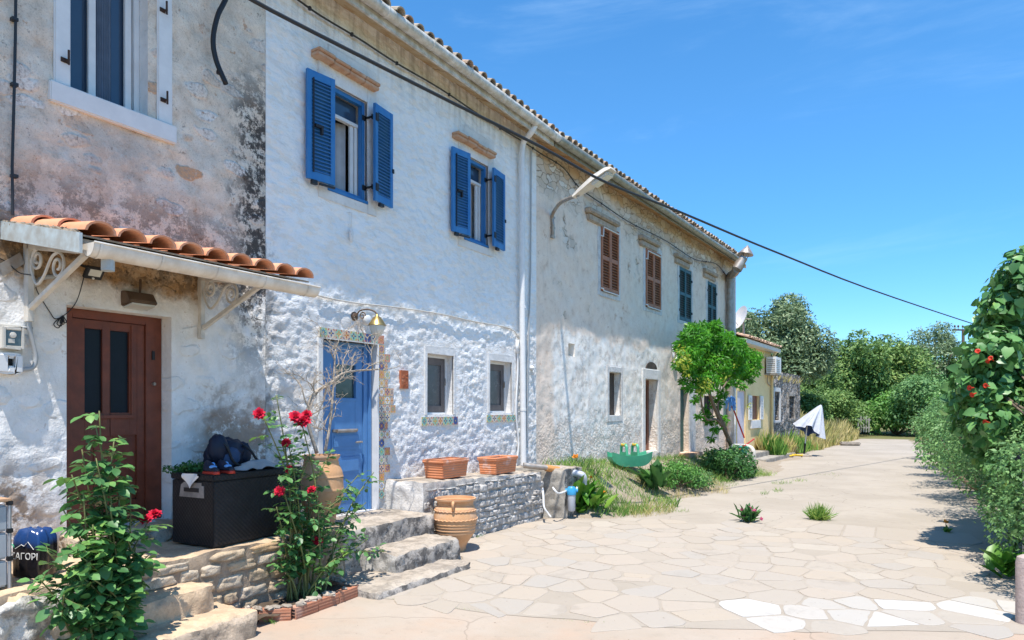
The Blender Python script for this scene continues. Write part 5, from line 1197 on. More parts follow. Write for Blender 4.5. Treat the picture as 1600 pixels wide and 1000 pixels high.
tag(mb.build('clay_plaque', M['plaq'], None, bevel=0, loc=FA.P(u, z)), 'small embossed red clay plaque right of the blue door', 'plaque')
mb = MB(); u, z = FA.inv(548, 332, .03); mb.tube([FA.P(u, z, .0), FA.P(u, z, .04), FA.P(u, z-.17, .04)], .004, 5)
mb.blob(FA.P(u, z-.27, .04), (.02, .03, .09), None, .1, 2, (8, 8)); tag(mb.build('hanging_tag', M['smooth'], None, smooth='all', loc=FA.P(u, z)), 'pale tag hanging on a string below the larger shuttered window', 'tag')
mb = MB(); mb.tube(bezier([FA.pt(x, y, .03) for x, y in ((494, 461), (525, 468), (560, 474), (600, 478), (640, 483), (690, 491), (740, 502), (785, 510), (803, 517), (811, 530))], 5), .009, 6)
tag(mb.build('painted_cable', M['wcable'], None, smooth='all', loc=FA.pt(640, 483)), 'cream painted cable sagging across the white wall above the small windows', 'cable')
mb = MB(); mb.tube(bezier([FA.pt(x, y, .03) for x, y in ((808, 535), (809, 580), (806, 640), (810, 690), (808, 720))], 5), .016, 6); mb.tube([FA.pt(808, 532, .03), FA.pt(808, 552, .03)], .03, 8)
tag(mb.build('wall_pipe', M['white'], None, smooth='all', loc=FA.pt(808, 620)), 'thin white pipe running beside the foot of the downpipe', 'pipe')
mb = MB(); u, z = FA.inv(832, 575, .03); mb.lathe(FA.P(u, z, 0), [(.04, 0), (.045, .03), (.02, .06), (0, .065)], 12, 0, FA.N); mb.tube([FA.P(u, z+.0, .04), FA.P(u, z-.12, .05)], .014, 6); tag(mb.build('wall_hook', M['white'], None, smooth='all', loc=FA.P(u, z)), 'small white hook on the wall near the downpipe', 'hook')
def along(fr, pts, n): return [fr.pt(x, y, n) for x, y in pts]
mb = MB(); c2 = bezier(along(FA, ((455, -8), (500, 24), (560, 60), (620, 99), (690, 140), (760, 187), (818, 222)), .05)+along(FB, ((845, 240), (880, 262), (905, 293), (940, 318), (985, 348), (1040, 376), (1085, 405), (1118, 412), (1136, 432)), .06), 6)
mb.tube(c2, .011, 6)
for i in range(4, len(c2), 7): mb.tube([c2[i]-Z*.018, c2[i]+Z*.018], .02, 6)
tag(mb.build('eave_cable', M['cable'], None, loc=FA.pt(690, 140)), 'thin clipped black cable running under the eaves of both houses', 'cable')
# street lamp
b = FB.pt(864, 372, .03); t = thing('street_lamp', 'pale street lamp on a bent wall arm beside the downpipe', 'street lamp', b)
mb = MB(); hd0 = FB.pt(903, 305, 1.05); e0 = FB.pt(863, 336, .06)
mb.tube(bezier([b, FB.pt(864, 352, .05), e0, e0.lerp(hd0, .3)+Z*.1, e0.lerp(hd0, .62)+Z*.07, hd0], 6), .032, 10)
for py in (340, 356, 370): p = FB.pt(864, py, .03); mb.obox(p-FB.U*.05-Z*.02-FB.N*.03, FB.U*.1, FB.N*.05, Z*.04)
mb.build('arm', M['metal'], t, smooth=True)
dv = (hd0-(e0.lerp(hd0, .62)+Z*.07)).normalized(); dv = (FB.N*.93+FB.U*.0+Z*.42).normalized(); sd = FB.U; upv = dv.cross(sd); upv = upv if upv.z > 0 else -upv
mb = MB(); L = .78
prof = [(0, .06, .04), (.15, .085, .075), (.45, .14, .1), (.68, .145, .085), (L, .11, .04)]
for (x, w, h_), (x2, w2, h2_) in zip(prof[:-1], prof[1:]):
    for s0, s1 in ((-1, 1),):
        p0 = hd0+dv*(x-.08); p1 = hd0+dv*(x2-.08)
        mb.add([p0-sd*w, p0+sd*w, p1+sd*w2, p1-sd*w2, p0-sd*w*.6+upv*h_, p0+sd*w*.6+upv*h_, p1+sd*w2*.6+upv*h2_, p1-sd*w2*.6+upv*h2_], [(0,3,2,1), (4,5,6,7), (0,4,7,3), (1,2,6,5), (0,1,5,4), (3,7,6,2)])
mb.build('lamp_head', M['cream'], t, smooth=True)
mb = MB(); p0 = hd0+dv*.3-upv*.002; mb.obox(p0-sd*.11-upv*.05, sd*.22, dv*.34, upv*.05); mb.build('lamp_glass', M['lampglass'], t, bevel=.02)
# air conditioner, dish, aerial on the yellow house
u1 = FB.inv(1203, 570)[0]; zt = FB.inv(1203, 556, .3)[1]; zb = FB.inv(1203, 582, .3)[1]
t = thing('air_conditioner', 'white air conditioner unit high on the yellow house corner', 'air conditioner', FB.P(u1-.45, zb))
mb = MB(); mb.fbox(FB, u1-.85, u1-.02, zb, zt, .06, .42); mb.build('case', M['white'], t, bevel=.015)
mb = MB()
for k in range(7): mb.fbox(FB, u1-.8, u1-.3, zb+.06+k*(zt-zb-.12)/7, zb+.08+k*(zt-zb-.12)/7, .42, .43); mb.fbox(FB, u1-.856, u1-.85, zb+.06+k*(zt-zb-.12)/7, zb+.09+k*(zt-zb-.12)/7, .1, .38)
mb.build('grille', M['metal'], t)
mb = MB(); mb.fbox(FB, u1-.86, u1+.0, zb-.06, zb-.005, .0, .45); mb.tube(bezier([FB.P(u1-.7, zb, .1), FB.P(u1-.6, zb-.3, .05), FB.P(u1-.15, zb-.45, .04)], 6), .02, 6); mb.build('bracket', M['metal'], t)
p0 = FB.pt(1157, 496, -.4); t = thing('satellite_dish', 'white satellite dish seen edge on above the yellow roof', 'satellite dish', p0-Z*.7)
ax = (FB.U*.55+FB.N*.78+Z*.3).normalized() if False else (RT*-.93+AX*-.2+Z*.32).normalized()
mb = MB(); mb.lathe(p0, [(0, -.06), (.2, -.045), (.42, .02), (.43, .035), (.2, -.025), (0, -.04)], 24, 0, ax); mb.build('dish', M['white'], t, smooth=True)
mb = MB(); mb.tube([p0-ax*.05, p0-ax*.15-Z*.2, p0-ax*.15-Z*1.1], .025, 8); mb.tube([p0-Z*.38, p0+ax*.4-Z*.1], .012, 6); mb.build('mast', M['metal'], t, smooth=True)
p0 = FB.pt(1161, 506, -.5); mb = MB(); mb.tube([p0-Z*.9, p0+Z*.25], .018, 6); mb.tube([p0-RT*.3+Z*.18, p0+RT*.3+Z*.18], .012, 5)
for k in range(4): mb.tube([p0+RT*(-.24+.16*k)+Z*.18-AX*.15, p0+RT*(-.24+.16*k)+Z*.18+AX*.15], .008, 5)
tag(mb.build('aerial', M['metal'], None, loc=p0-Z*.9), 'small metal aerial beside the satellite dish', 'aerial')
# the overhead power cable and its far pole
A_, B_ = V((-5.3, 4.1, 0)), V((4.4, 45, 0)); pts = []
for px, py in ((330, -45), (394, 0), (560, 86), (700, 157), (850, 232), (947, 285), (1062, 331), (1220, 397), (1400, 466), (1600, 531), (1700, 560)):
    d = ray(px, py); e = B_-A_; s = (d.x*(CAM.y-A_.y)-d.y*(CAM.x-A_.x))/(d.x*e.y-d.y*e.x); q = A_+e*s; tt = ((q.x-CAM.x)*d.x+(q.y-CAM.y)*d.y)/(d.x**2+d.y**2)
    pts.append(V((q.x, q.y, CAM.z+tt*d.z)))
mb = MB(); mb.tube(bezier(pts, 5), .02, 7); tag(mb.build('power_cable', M['cable'], None, smooth='all', loc=pts[3]), 'thick black overhead cable sweeping from the houses across the sky', 'cable')
p0 = at(1505, 640, 58); p0.z = 0; topz = at(1505, 514, 58).z
t = thing('utility_pole', 'far wooden utility pole with an insulator crossarm above the trees', 'utility pole', p0)
mb = MB(); mb.tube([p0, p0+Z*(topz-.1)], [.16, .11], 8); mb.build('pole', M['bark'], t)
mb = MB(); cx = RT*.97+AX*.2; mb.obox(p0+Z*(topz-.15)-cx*.95, cx*1.9, AX*.12, Z*.14); mb.build('crossarm', M['greywood'], t)
for k in (-.85, -.5, -.05, .35, .6, .8):
    mb = MB(); mb.lathe(p0+Z*topz+cx*k, [(.02, 0), (.02, .12), (.08, .13), (.06, .2), (.09, .22), (.05, .3), (0, .32)], 8); mb.build('insulator', M['bronze'], t, smooth=True)
# ------------------------------------------------------------ pots, box and belongings
def ring_ridge(prof, hs, amp=.008):
    out = []
    for (r, z) in prof:
        out.append((r, z))
    return out
def pot_profile(h, key, n=60, ridges=(), amp=.008, wall=.02):
    def rad(t):
        for (a, ra), (b, rb) in zip(key[:-1], key[1:]):
            if a <= t <= b:
                s = (t-a)/(b-a); s = s*s*(3-2*s); return ra+(rb-ra)*s
        return key[-1][1]
    pr = [(0.0, 0.0)]
    for i in range(n+1):
        t = i/n; r = rad(t)
        for rz, w in ridges: r += amp*math.exp(-((t-rz)/w)**2)
        pr.append((r, t*h))
    rt = rad(1); pr += [(rt-wall, h), (rt-wall-.01, h*.93), (rad(.85)-wall, h*.85), (0, h*.84)]
    return pr
uc = V((-5.50, 5.17, .51))
t = thing('terracotta_urn', 'tall pale terracotta urn holding the dead shrub beside the blue door', 'urn', uc)
mb = MB(); mb.lathe(uc, pot_profile(.76, [(0, .13), (.12, .155), (.5, .235), (.72, .225), (.93, .175), (.97, .195), (1, .195)], 70, [(.3, .012), (.34, .012), (.52, .012), (.7, .014), (.9, .012)], .007), 40); mb.build('body', M['urn'], t, smooth=True)
mb = MB(); mb.lathe(uc+Z*.63, [(.17, .0), (.1, .012), (0, .015)], 24); mb.build('soil', M['soil'], t, smooth=True)
pc = V((-4.985, 6.88, .0))
t = thing('terracotta_jar', 'round bellied terracotta jar with rope bands standing on the paving', 'jar', pc)
key = [(0, .125), (.06, .13), (.42, .245), (.62, .268), (.8, .25), (.9, .215), (.95, .222), (.965, .252), (1, .255)]
mb = MB(); mb.lathe(pc, pot_profile(.66, key, 90, [(.36, .012), (.42, .012), (.48, .012), (.53, .01), (.9, .014)], .008), 44); mb.build('body', M['urn'], t, smooth=True)
mb = MB()
for zz in (.62, .78):
    rad_ = .268 if zz < .7 else .252; k = 90
    mb.tube([pc+V((math.cos(2*math.pi*i/k)*(rad_+.003), math.sin(2*math.pi*i/k)*(rad_+.003), zz*.66+.006*math.sin(i*2.1))) for i in range(k+1)], .008, 6, cap=False)
mb.build('rope_band', M['urn'], t, smooth='all')
for a in (-1.05, 2.1):
    d = V((math.cos(a), math.sin(a), 0)); mb = MB(); mb.tube(bezier([pc+d*.235+Z*.635, pc+d*.285+Z*.62, pc+d*.28+Z*.57, pc+d*.235+Z*.53], 4), [.02]*4+[.017]*9, 8); mb.build('lug', M['urn'], t, smooth='all')
def trough(y0, y1, label):
    x1 = -5.33; x0 = x1-.32; zb = zbench((y0+y1)/2)+.018; h = .245; c = V(((x0+x1)/2, (y0+y1)/2, zb))
    t = thing('terracotta_trough', label, 'planter', c, 'terracotta troughs on the bench')
    mb = MB(); a, b = (x1-x0)/2, (y1-y0)/2
    def rg(sx, z, inn=0): return [c+V((sxx*(a*sx-inn), syy*(b*(sx*.5+.5)-inn), z)) for sxx, syy in ((-1,-1),(1,-1),(1,1),(-1,1))]
    rings = [rg(.86, 0), rg(.97, h*.8), rg(1.04, h*.8), rg(1.06, h*.84), rg(1.06, h*.97), rg(1.04, h), rg(1.04, h, .025), rg(.95, h*.75, .025)]
    vs = [p for r in rings for p in r]; fs = [(3,2,1,0)]
    for i in range(len(rings)-1):
        for k in range(4): fs.append((i*4+k, i*4+(k+1) % 4, i*4+4+(k+1) % 4, i*4+4+k))
    mb.add(vs, fs); mb.build('body', M['trough'], t, bevel=.004)
    mb = MB(); r = rg(.95, h*.76, .02); mb.add(r, [(0,1,2,3)]); mb.build('soil', M['soil'], t)
trough(7.08, 7.66, 'ribbed orange trough nearer the door, with chalky bloom, on the rubble bench')
trough(8.36, 8.96, 'ribbed orange trough nearer the downpipe, on the rubble bench')

# black storage box
bx = V((-5.03, 3.55, TERR+.012)); rzb = R(3); bw, bl_, bh = .52, .97, .585
E1 = V((math.cos(rzb), math.sin(rzb), 0)); E2 = V((-math.sin(rzb), math.cos(rzb), 0))           # across, along
o = bx - E1*bw
t = thing('storage_box', 'black woven plastic storage box on the terrace', 'storage box', o+E1*bw/2+E2*bl_/2)
mb = MB(); mb.obox(o, E1*bw, E2*bl_, Z*(bh-.045)); mb.obox(o+E1*(bw-.01)+Z*.0, E1*.018, E2*.05, Z*(bh-.05)); mb.obox(o+E1*(bw-.01)+E2*(bl_-.05), E1*.018, E2*.05, Z*(bh-.05)); mb.obox(o+E1*(bw-.01)+E2*.05, E1*.012, E2*(bl_-.1), Z*.045)
mb.build('body', M['weave'], t, bevel=.006)
mb = MB(); mb.obox(o-E1*.01-E2*.01+Z*(bh-.04), E1*(bw+.025), E2*(bl_+.02), Z*.055); mb.build('lid', M['weave'], t, bevel=.008)
mb = MB(); a = o+E1*.1+Z*(bh-.185)-E2*.004
pts = [(0, 0), (.31, 0), (.31, .1), (.28, .1), (.28, .125), (.06, .125), (.02, .1)]
mb.prism([a+E1*x+Z*z for x, z in pts], E2*.006); mb.build('torn_label', M['label'], t)
mb = MB(); mb.obox(o+E1*.16+Z*(bh-.14)-E2*.007, E1*.19, E2*.01, Z*.035); mb.build('handle_slot', M['dark'], t)
mb = MB(); q = o+E1*.17+Z*(bh+.012)-E2*.013
mb.grid(lambda u, v: q+E1*(.2*u)+Z*(.004-(.13*v*(1-abs(u-.45)*1.5)))-E2*(.012+.012*math.sin(u*7+v*3)), 12, 6); tag(mb.build('paper_sheet', M['paper'], None, smooth='all', loc=q), 'crumpled white paper hanging over the box lid edge', 'paper')
top = o+Z*(bh+.016)
def shoe(p, rz, label):
    t = thing('shoe', label, 'shoe', p, 'pair of red soled shoes'); d = V((math.cos(rz), math.sin(rz), 0)); s = V((-d.y, d.x, 0))
    mb = MB()
    n = 14; L = .25
    def w(u): return .03+.017*math.sin(math.pi*min(1, u*1.05))+.008*math.sin(2*math.pi*(u-.1))
    def layer(z0, z1, k, m, hf):
        vs = []; fs = []
        for i in range(n+1):
            u = i/n
            for q in range(12):
                a = 2*math.pi*q/12
            ring = [p+d*(L*u)+s*(w(u)*k*math.cos(a))+Z*(z0+(hf(u))*max(0, math.sin(a))) for a in [math.pi*q/11 for q in range(12)]]
            vs += ring
        for i in range(n):
            for q in range(11): fs.append((i*12+q, (i+1)*12+q, (i+1)*12+q+1, i*12+q+1))
            fs.append((i*12, i*12+11, (i+1)*12+11, (i+1)*12))
        fs += [tuple(range(12)), tuple(n*12+q for q in range(12))[::-1]]
        m.add(vs, fs)
    layer(0, .03, 1.05, mb, lambda u: .034); mb.build('sole', M['red'], t, smooth='all')
    mb = MB(); layer(.024, .1, .92, mb, lambda u: .035+.05*sm((.75-u)/.6)-.03*sm((.15-u)/.15)); mb.build('upper', M['navy'], t, smooth='all')
    mb = MB(); mb.blob(p+d*.17+Z*.058, (.035, .03, .016), None, .1, 2, (10, 8)); mb.blob(p+d*.08+Z*.07+s*.03, (.03, .012, .022), None, .1, 2, (10, 8)); mb.build('patch', M['bluef'], t, smooth='all')
shoe(top+E1*.30+E2*.10, R(-15), 'red soled dark shoe nearest the front of the black box')
shoe(top+E1*.33+E2*.205, R(-10), 'red soled dark shoe tucked next to the grey cloth')
bp = top+E1*.17+E2*.40
t = thing('backpack', 'dark navy backpack slumped on the black box against the wall', 'backpack', bp)
mb = MB(); mb.blob(bp+Z*.135, (.12, .2, .145), Matrix.Rotation(.15, 3, 'X'), .16, 4, (30, 22), 0, 3); mb.blob(bp+Z*.19+E2*-.12+E1*.06, (.08, .09, .13), None, .15, 4, (22, 16), 0, 5); mb.blob(bp+Z*.13+E2*.17+E1*.03, (.07, .08, .11), None, .15, 4, (22, 16), 0, 6); mb.build('bag', M['navy'], t, smooth='all')
mb = MB(); mb.blob(bp+Z*.12+E1*.1-E2*.02, (.045, .1, .085), None, .2, 4, (16, 12), 0, 9); mb.build('front_pocket', M['jean'], t, smooth='all')
mb = MB()
for (a, b, c) in ((-.14, .0, .28), (.12, .1, .23)): mb.tube(bezier([bp+E2*a+E1*.05+Z*c, bp+E2*(a+.04)+E1*.14+Z*(c-.06), bp+E2*(a+.1)+E1*.16+Z*.08, bp+E2*(a+.2)+E1*.18+Z*.02], 5), .012, 6)
mb.tube(bezier([bp+E2*.12+E1*.14+Z*.012, bp+E2*.28+E1*.12+Z*.02, bp+E2*.36+E1*.1+Z*.07], 5), .014, 6); mb.build('strap', M['dark'], t, smooth='all')
cq = top+E1*.24+E2*.32
mb = MB(); mb.grid(lambda u, v: cq+E2*(.5*u)+E1*(.27*v)+Z*(.008+max(0, .075*math.sin(u*3.0)*math.sin(v*3)+.02*noise.noise(V((u*5, v*4, 3)))+.012*math.sin(u*17+v*5)*v)), 36, 20)
tag(mb.build('grey_cloth', M['cloth'], None, smooth='all', loc=cq), 'crumpled grey cloth lying on the black box lid', 'cloth')

# plastic drawers, shrink-wrapped water pack, bottle (left edge of the terrace)
dq = V((-5.22, 1.945, TERR+.012))
t = thing('drawer_tower', 'grey plastic drawer tower with a wooden top at the terrace left end', 'drawers', dq)
mb = MB()
for k in range(3): mb.box(dq+Z*(.09+k*.178), (.38, .27, .166))
mb.build('drawer_box', M['plastic'], t, bevel=.012)
for sx in (-1, 1):
    for sy in (-1, 1):
        mb = MB(); mb.tube([dq+V((sx*.195, sy*.14, -.012)), dq+V((sx*.195, sy*.14, .55))], .011, 8); mb.build('frame_post', M['sil'], t, smooth=True)
mb = MB()
for sx in (-1, 1):
    for sy in (-1, 1):
        for k in range(3): mb.box(dq+V((sx*.195, sy*.14, .185+k*.178)), (.032, .032, .03))
mb.build('corner_clips', M['dark'], t, bevel=.004)
mb = MB(); mb.box(dq+Z*.56, (.42, .30, .02)); mb.build('top_board', M['woodtop'], t, bevel=.005)
wq = on_z(41, 902, TERR+.012)+AX*.09
t = thing('water_pack', 'shrink wrapped dark pack of water bottles lettered in white beside the drawers', 'water pack', wq)
dkw = NT('dark_printed_film'); dkw.pos(); wrap = dkw.done(dkw.mix(dkw.ramp(dkw.math('ADD', dkw.Z, dkw.math('MULTIPLY', dkw.noise(9, 4), .08)), .84, .90), (.014, .012, .014), (.015, .05, .17)), .22, None, 0, .5)
mb = MB(); w_, d_ = .235, .18; rzw = R(-32)
WE1 = V((math.cos(rzw), math.sin(rzw), 0)); WE2 = V((-math.sin(rzw), math.cos(rzw), 0))
WX = (RT*.985-AX*.17).normalized(); WN = V((WX.y, -WX.x, 0))
def packr(z, k):
    out = []
    for i in range(48):
        a = 2*math.pi*i/48; c, s = math.cos(a), math.sin(a); m = (abs(c)**5+abs(s)**5)**(-.2)
        f = 1-.05*(.5+.5*math.cos(a*12))*(1 if z < .27 else 1.5)
        out.append(wq+WX*(c*m*w_/2*k*f)+WN*(s*m*d_/2*k*f)+Z*(z+.008*math.sin(a*6)*(1 if z > .25 else 0)))
    return out
rs = [packr(z, k) for z, k in ((0, .97), (.02, 1), (.2, 1), (.255, .96), (.29, .8), (.31, .7), (.318, .4))]; vs = [p for r in rs for p in r]
mb.add(vs, [(i*48+k, i*48+(k+1) % 48, i*48+48+(k+1) % 48, i*48+48+k) for i in range(len(rs)-1) for k in range(48)]+[tuple(len(vs)-48+k for k in range(48))]); mb.build('wrapped_bottles', wrap, t, smooth='all')
def text_part(s, size, org, ex, ey, en, m, parent, name):
    cu = bpy.data.curves.new(name, 'FONT'); cu.body = s; cu.size = size; cu.extrude = .0015; cu.align_x = 'CENTER'
    ob = bpy.data.objects.new(name, cu); COL.objects.link(ob); dg = bpy.context.evaluated_depsgraph_get(); me = bpy.data.meshes.new_from_object(ob.evaluated_get(dg))
    COL.objects.unlink(ob); bpy.data.objects.remove(ob)
    off = V(parent.location); Mx = Matrix((ex, ey, en)).transposed()
    for v in me.vertices: v.co = Mx @ v.co + V(org) - off
    me.materials.clear(); me.materials.append(m); me.name = name
    o = bpy.data.objects.new(name, me); COL.objects.link(o); o.parent = parent; return o
text_part('ΖΑΓΟΡΙ', .062, wq-WN*-(d_/2+.001)+Z*.12-WX*.0, WX, Z, WN, M['white'], t, 'lettering') if WN.dot(CAM-wq) > 0 else text_part('ΖΑΓΟΡΙ', .062, wq-WN*(d_/2+.001)+Z*.12, WX, Z, -WN, M['white'], t, 'lettering')
sg = 1 if WN.dot(CAM-wq) > 0 else -1
mb = MB(); o_ = wq+WN*sg*(d_/2+.001)
for seq in ([(-.07, .19), (-.02, .22), (.0, .21), (.03, .24), (.075, .19)],): mb.tube([o_+WX*x+Z*z for x, z in seq], .0022, 5)
mb.build('mountain_line', M['white'], t)
mb = MB(); mb.tube([o_-WX*.1+Z*.2+WX*.02*math.cos(a)+Z*.02*math.sin(a) for a in [i*.5 for i in range(10)]], .004, 5); mb.build('green_mark', M['toy'], t)
q = V((-5.44, 2.50, TERR+.01)); t = thing('water_bottle', 'clear plastic water bottle with a blue cap on the terrace', 'bottle', q)
bm_ = NT('clear_plastic'); g_ = bm_.n('ShaderNodeBsdfGlass'); g_.inputs['IOR'].default_value = 1.12; g_.inputs['Roughness'].default_value = .08; g_.inputs['Color'].default_value = (.9, .95, .97, 1); bm_.link(g_.outputs[0], bm_.out.inputs[0])
mb = MB(); mb.lathe(q, [(0, 0), (.036, 0), (.04, .01), (.04, .06), (.036, .07), (.04, .08), (.04, .18), (.036, .2), (.018, .245), (.014, .255), (.014, .27)], 20); mb.build('body', bm_.m, t, smooth=True)
mb = MB(); mb.lathe(q+Z*.262, [(.018, 0), (.018, .022), (.0, .023)], 16); mb.build('cap', M['bcap'], t, smooth=True)

# ------------------------------------------------------------ pipes, filter, toy, parasol, hose, mop
def XP(px, py, X): tt = X/(.8554*(px-1448)); return CAM+ray(px, py)*tt
t = thing('drain_pipe', 'grey drain pipe with an orange sleeve lying across the bench end', 'pipe', XP(857, 731, -5.2))
mb = MB(); mb.tube([XP(818, 727, -5.5), XP(855, 731, -5.22)], .045, 12); mb.build('pipe', M['metal'], t, smooth=True)
mb = MB(); mb.tube([XP(853, 731, -5.235), XP(876, 735, -5.12)], .055, 12); mb.build('sleeve', M['opipe'], t, smooth=True)
mb = MB(); mb.tube(bezier([XP(874, 735, -5.12), XP(890, 738, -5.0), XP(903, 740, -4.88), XP(911, 744, -4.8), XP(913, 756, -4.8)], 5), .055, 12); tag(mb.build('waste_pipe', M['pipe'], None, smooth=True, loc=XP(903, 740, -4.88)), 'blue grey pipe elbow continuing the orange drain pipe', 'pipe')
p = XP(893, 775, -4.84); t = thing('water_filter', 'water filter with a bright blue cap on the concrete pillar', 'water filter', p-Z*.3)
mb = MB(); mb.lathe(p-Z*.24, [(0, 0), (.045, .0), (.06, .02), (.065, .26), (0, .262)], 18); mb.build('canister', M['pipe'], t, smooth=True)
mb = MB(); mb.lathe(p+Z*.02, [(.072, 0), (.075, .02), (.075, .1), (.05, .13), (0, .132)], 18); mb.tube([p+Z*.09-AX*0-RT*.1, p+Z*.09+RT*.1], .03, 8); mb.build('cap', M['bcap'], t, smooth=True)
mb = MB(); mb.tube(bezier([p+Z*.08-RT*.08, XP(873, 771, -4.84), XP(866, 765, -4.88), XP(864, 762, -4.94)], 5), .016, 7); mb.tube(bezier([p+Z*.1+RT*.08, XP(903, 758, -4.85), XP(909, 755, -4.85), XP(913, 752, -4.8)], 5), .018, 7); mb.build('hose', M['white'], t, smooth='all')
mb = MB(); mb.tube(bezier([XP(848, 763, -5.15), XP(849, 775, -5.05), XP(850, 792, -5.0), XP(856, 802, -4.95), XP(861, 808, -4.9)], 5), .016, 7); tag(mb.build('garden_hose', M['white'], None, smooth='all', loc=XP(850, 792, -5.)), 'short white hose hanging down the end of the rubble bench', 'hose')

sq = FB.P(FB.inv(984, 737, .6)[0], 0, .6); sq.z = gh(sq.x, sq.y)+.08
t = thing('rocking_toy', 'green plastic rocking toy with yellow handles on the weedy bank', 'rocking toy', sq)
ex = (RT*.96+AX*.28).normalized(); ey = V((-ex.y, ex.x, 0)); Lr = .44
mb = MB()
def hullz(x): return .01+.15*abs(x/Lr)**4
n = 24; vs = []; fs = []
for i in range(n+1):
    x = -Lr+2*Lr*i/n; zb = hullz(x); zt = .23+.08*(x/Lr)**2
    wdt = .2*(1-.25*(x/Lr)**4)
    ring = [(-wdt, zt), (-wdt*.8, zb), (wdt*.8, zb), (wdt, zt), (wdt-.03, zt), (wdt*.75, zb+.03+.02), (-wdt*.75, zb+.05), (-wdt+.03, zt)]
    vs += [sq+ex*x+ey*a+Z*b for a, b in ring]
for i in range(n):
    for k in range(8): fs.append((i*8+k, (i+1)*8+k, (i+1)*8+(k+1) % 8, i*8+(k+1) % 8))
fs += [tuple(range(8)), tuple(n*8+k for k in range(8))[::-1]]
mb.add(vs, fs); mb.build('hull', M['toy'], t, smooth=True, bevel=0)
for x0 in (-.13, .12):
    mb = MB(); pts = bezier([sq+ex*x0-ey*.15+Z*.12, sq+ex*x0-ey*.13+Z*.34, sq+ex*(x0)-ey*.09+Z*.44, sq+ex*x0+ey*.09+Z*.44, sq+ex*x0+ey*.13+Z*.34, sq+ex*x0+ey*.15+Z*.12], 5); mb.tube(pts, .03, 8)
    mb.obox(sq+ex*(x0-.022)-ey*.14+Z*.1, ex*.044, ey*.28, Z*.2); mb.build('backrest', M['toy'], t, smooth=True)
    mb = MB(); mb.tube([sq+ex*x0-ey*.08+Z*.445, sq+ex*x0+ey*.08+Z*.445], .034, 10); mb.build('handle', M['toyy'], t, smooth=True)
# folded parasol
b0_ = on_z(1256, 713, .0); b0_.z = gh(b0_.x, b0_.y); tt = (b0_-CAM).dot(AX)
t = thing('parasol', 'half folded pale parasol leaning on its pole by the grassy verge', 'parasol', b0_)
ap = at(1283, 633, tt); hub = at(1262, 655, tt)
mb = MB(); mb.tube([b0_+Z*.05, b0_.lerp(hub, .35)], .035, 8); mb.build('pole_foot', M['dark'], t, smooth=True)
mb = MB(); mb.tube([b0_.lerp(hub, .35), hub, ap], .024, 8); mb.build('pole', M['white'], t, smooth=True)
mb = MB(); mb.lathe(b0_, [(0, .0), (.28, 0), (.29, .05), (.22, .09), (.04, .1), (0, .1)], 20); mb.build('base', M['slab'], t, smooth=True)
axd = (at(1266, 668, tt)-ap); Lc = axd.length*1.15; axd.normalize(); s1 = axd.orthogonal().normalized(); s2 = axd.cross(s1); rr = random.Random(3); ph = [rr.uniform(0, 6) for _ in range(3)]
def can(inner):
    vs = []; nu, nv = 64, 10
    for j in range(nv+1):
        v = j/nv
        for i in range(nu):
            a = 2*math.pi*i/nu; pl = 1+.30*v*math.cos(8*a+1)+.10*v*math.sin(19*a+2)+.12*v*math.sin(3*a+ph[1]); rad_ = (.03+.46*v**.8)*pl-inner
            vs.append(ap+axd*(Lc*v*(1+.1*math.sin(3*a+ph[0])*v))+(s1*math.cos(a)+s2*math.sin(a))*rad_)
    return vs, [(j*nu+i, j*nu+(i+1) % nu, j*nu+nu+(i+1) % nu, j*nu+nu+i) for j in range(nv) for i in range(nu)]
mb = MB(); v_, f_ = can(0); mb.add(v_, f_); v_, f_ = can(.012); mb.add(v_, [f[::-1] for f in f_], 1); mb.build('canopy', [M['parasol'], M['parasolb']], t, smooth='all')
# yellow hose
mb = MB(); rr = random.Random(9); c = on_z(1228, 711, .03); pts = []
for i in range(70):
    a = i*.42; pts.append(c+RT*(.55*math.cos(a)+rr.uniform(-.12, .12))+AX*(.9*math.sin(a*1.07)+rr.uniform(-.15, .15))+Z*(.02+.05*rr.random()))
mb.tube(bezier(pts, 4), .026, 6); tag(mb.build('yellow_hose', M['yhose'], None, smooth='all', loc=c), 'tangled yellow hose lying on the ground before the yellow house', 'hose')
# mop, broom stick, basin, standpipe by the far door
m0, m1 = FB.pt(1163, 684, 1.2), FB.pt(1141, 626, .9)
t = thing('mop', 'blue headed mop standing upside down with a long red handle', 'mop', m0)
mb = MB(); mb.tube([m0, m1], .022, 7); mb.build('handle', M['red'], t, smooth=True)
mb = MB(); rr = random.Random(1)
for i in range(30):
    a = rr.uniform(0, 6.28); q = m1+V((math.cos(a)*.14, math.sin(a)*.14, rr.uniform(-.28, .05))); mb.tube(bezier([m1, (m1+q)/2+Z*.1, q], 3), .022, 5)
mb.build('mop_head', M['bluef'], t, smooth='all')
mb = MB(); mb.tube([FB.pt(1155, 703, 1.5), FB.pt(1178, 686, 1.2)], .022, 7); tag(mb.build('broom_stick', M['red'], None, loc=FB.pt(1155, 703, 1.5)), 'short slanting red broom stick below the mop', 'stick')
c = FB.pt(1157, 703, 1.4); mb = MB(); mb.lathe(c, [(0, -.12), (.16, -.12), (.22, .08), (.24, .085), (.2, .07), (.15, -.1), (0, -.1)], 18); tag(mb.build('basin', paint('teal_plastic', (.03,.35,.27), .4, .1), None, smooth=True, loc=c), 'small teal basin behind the broom stick', 'basin')
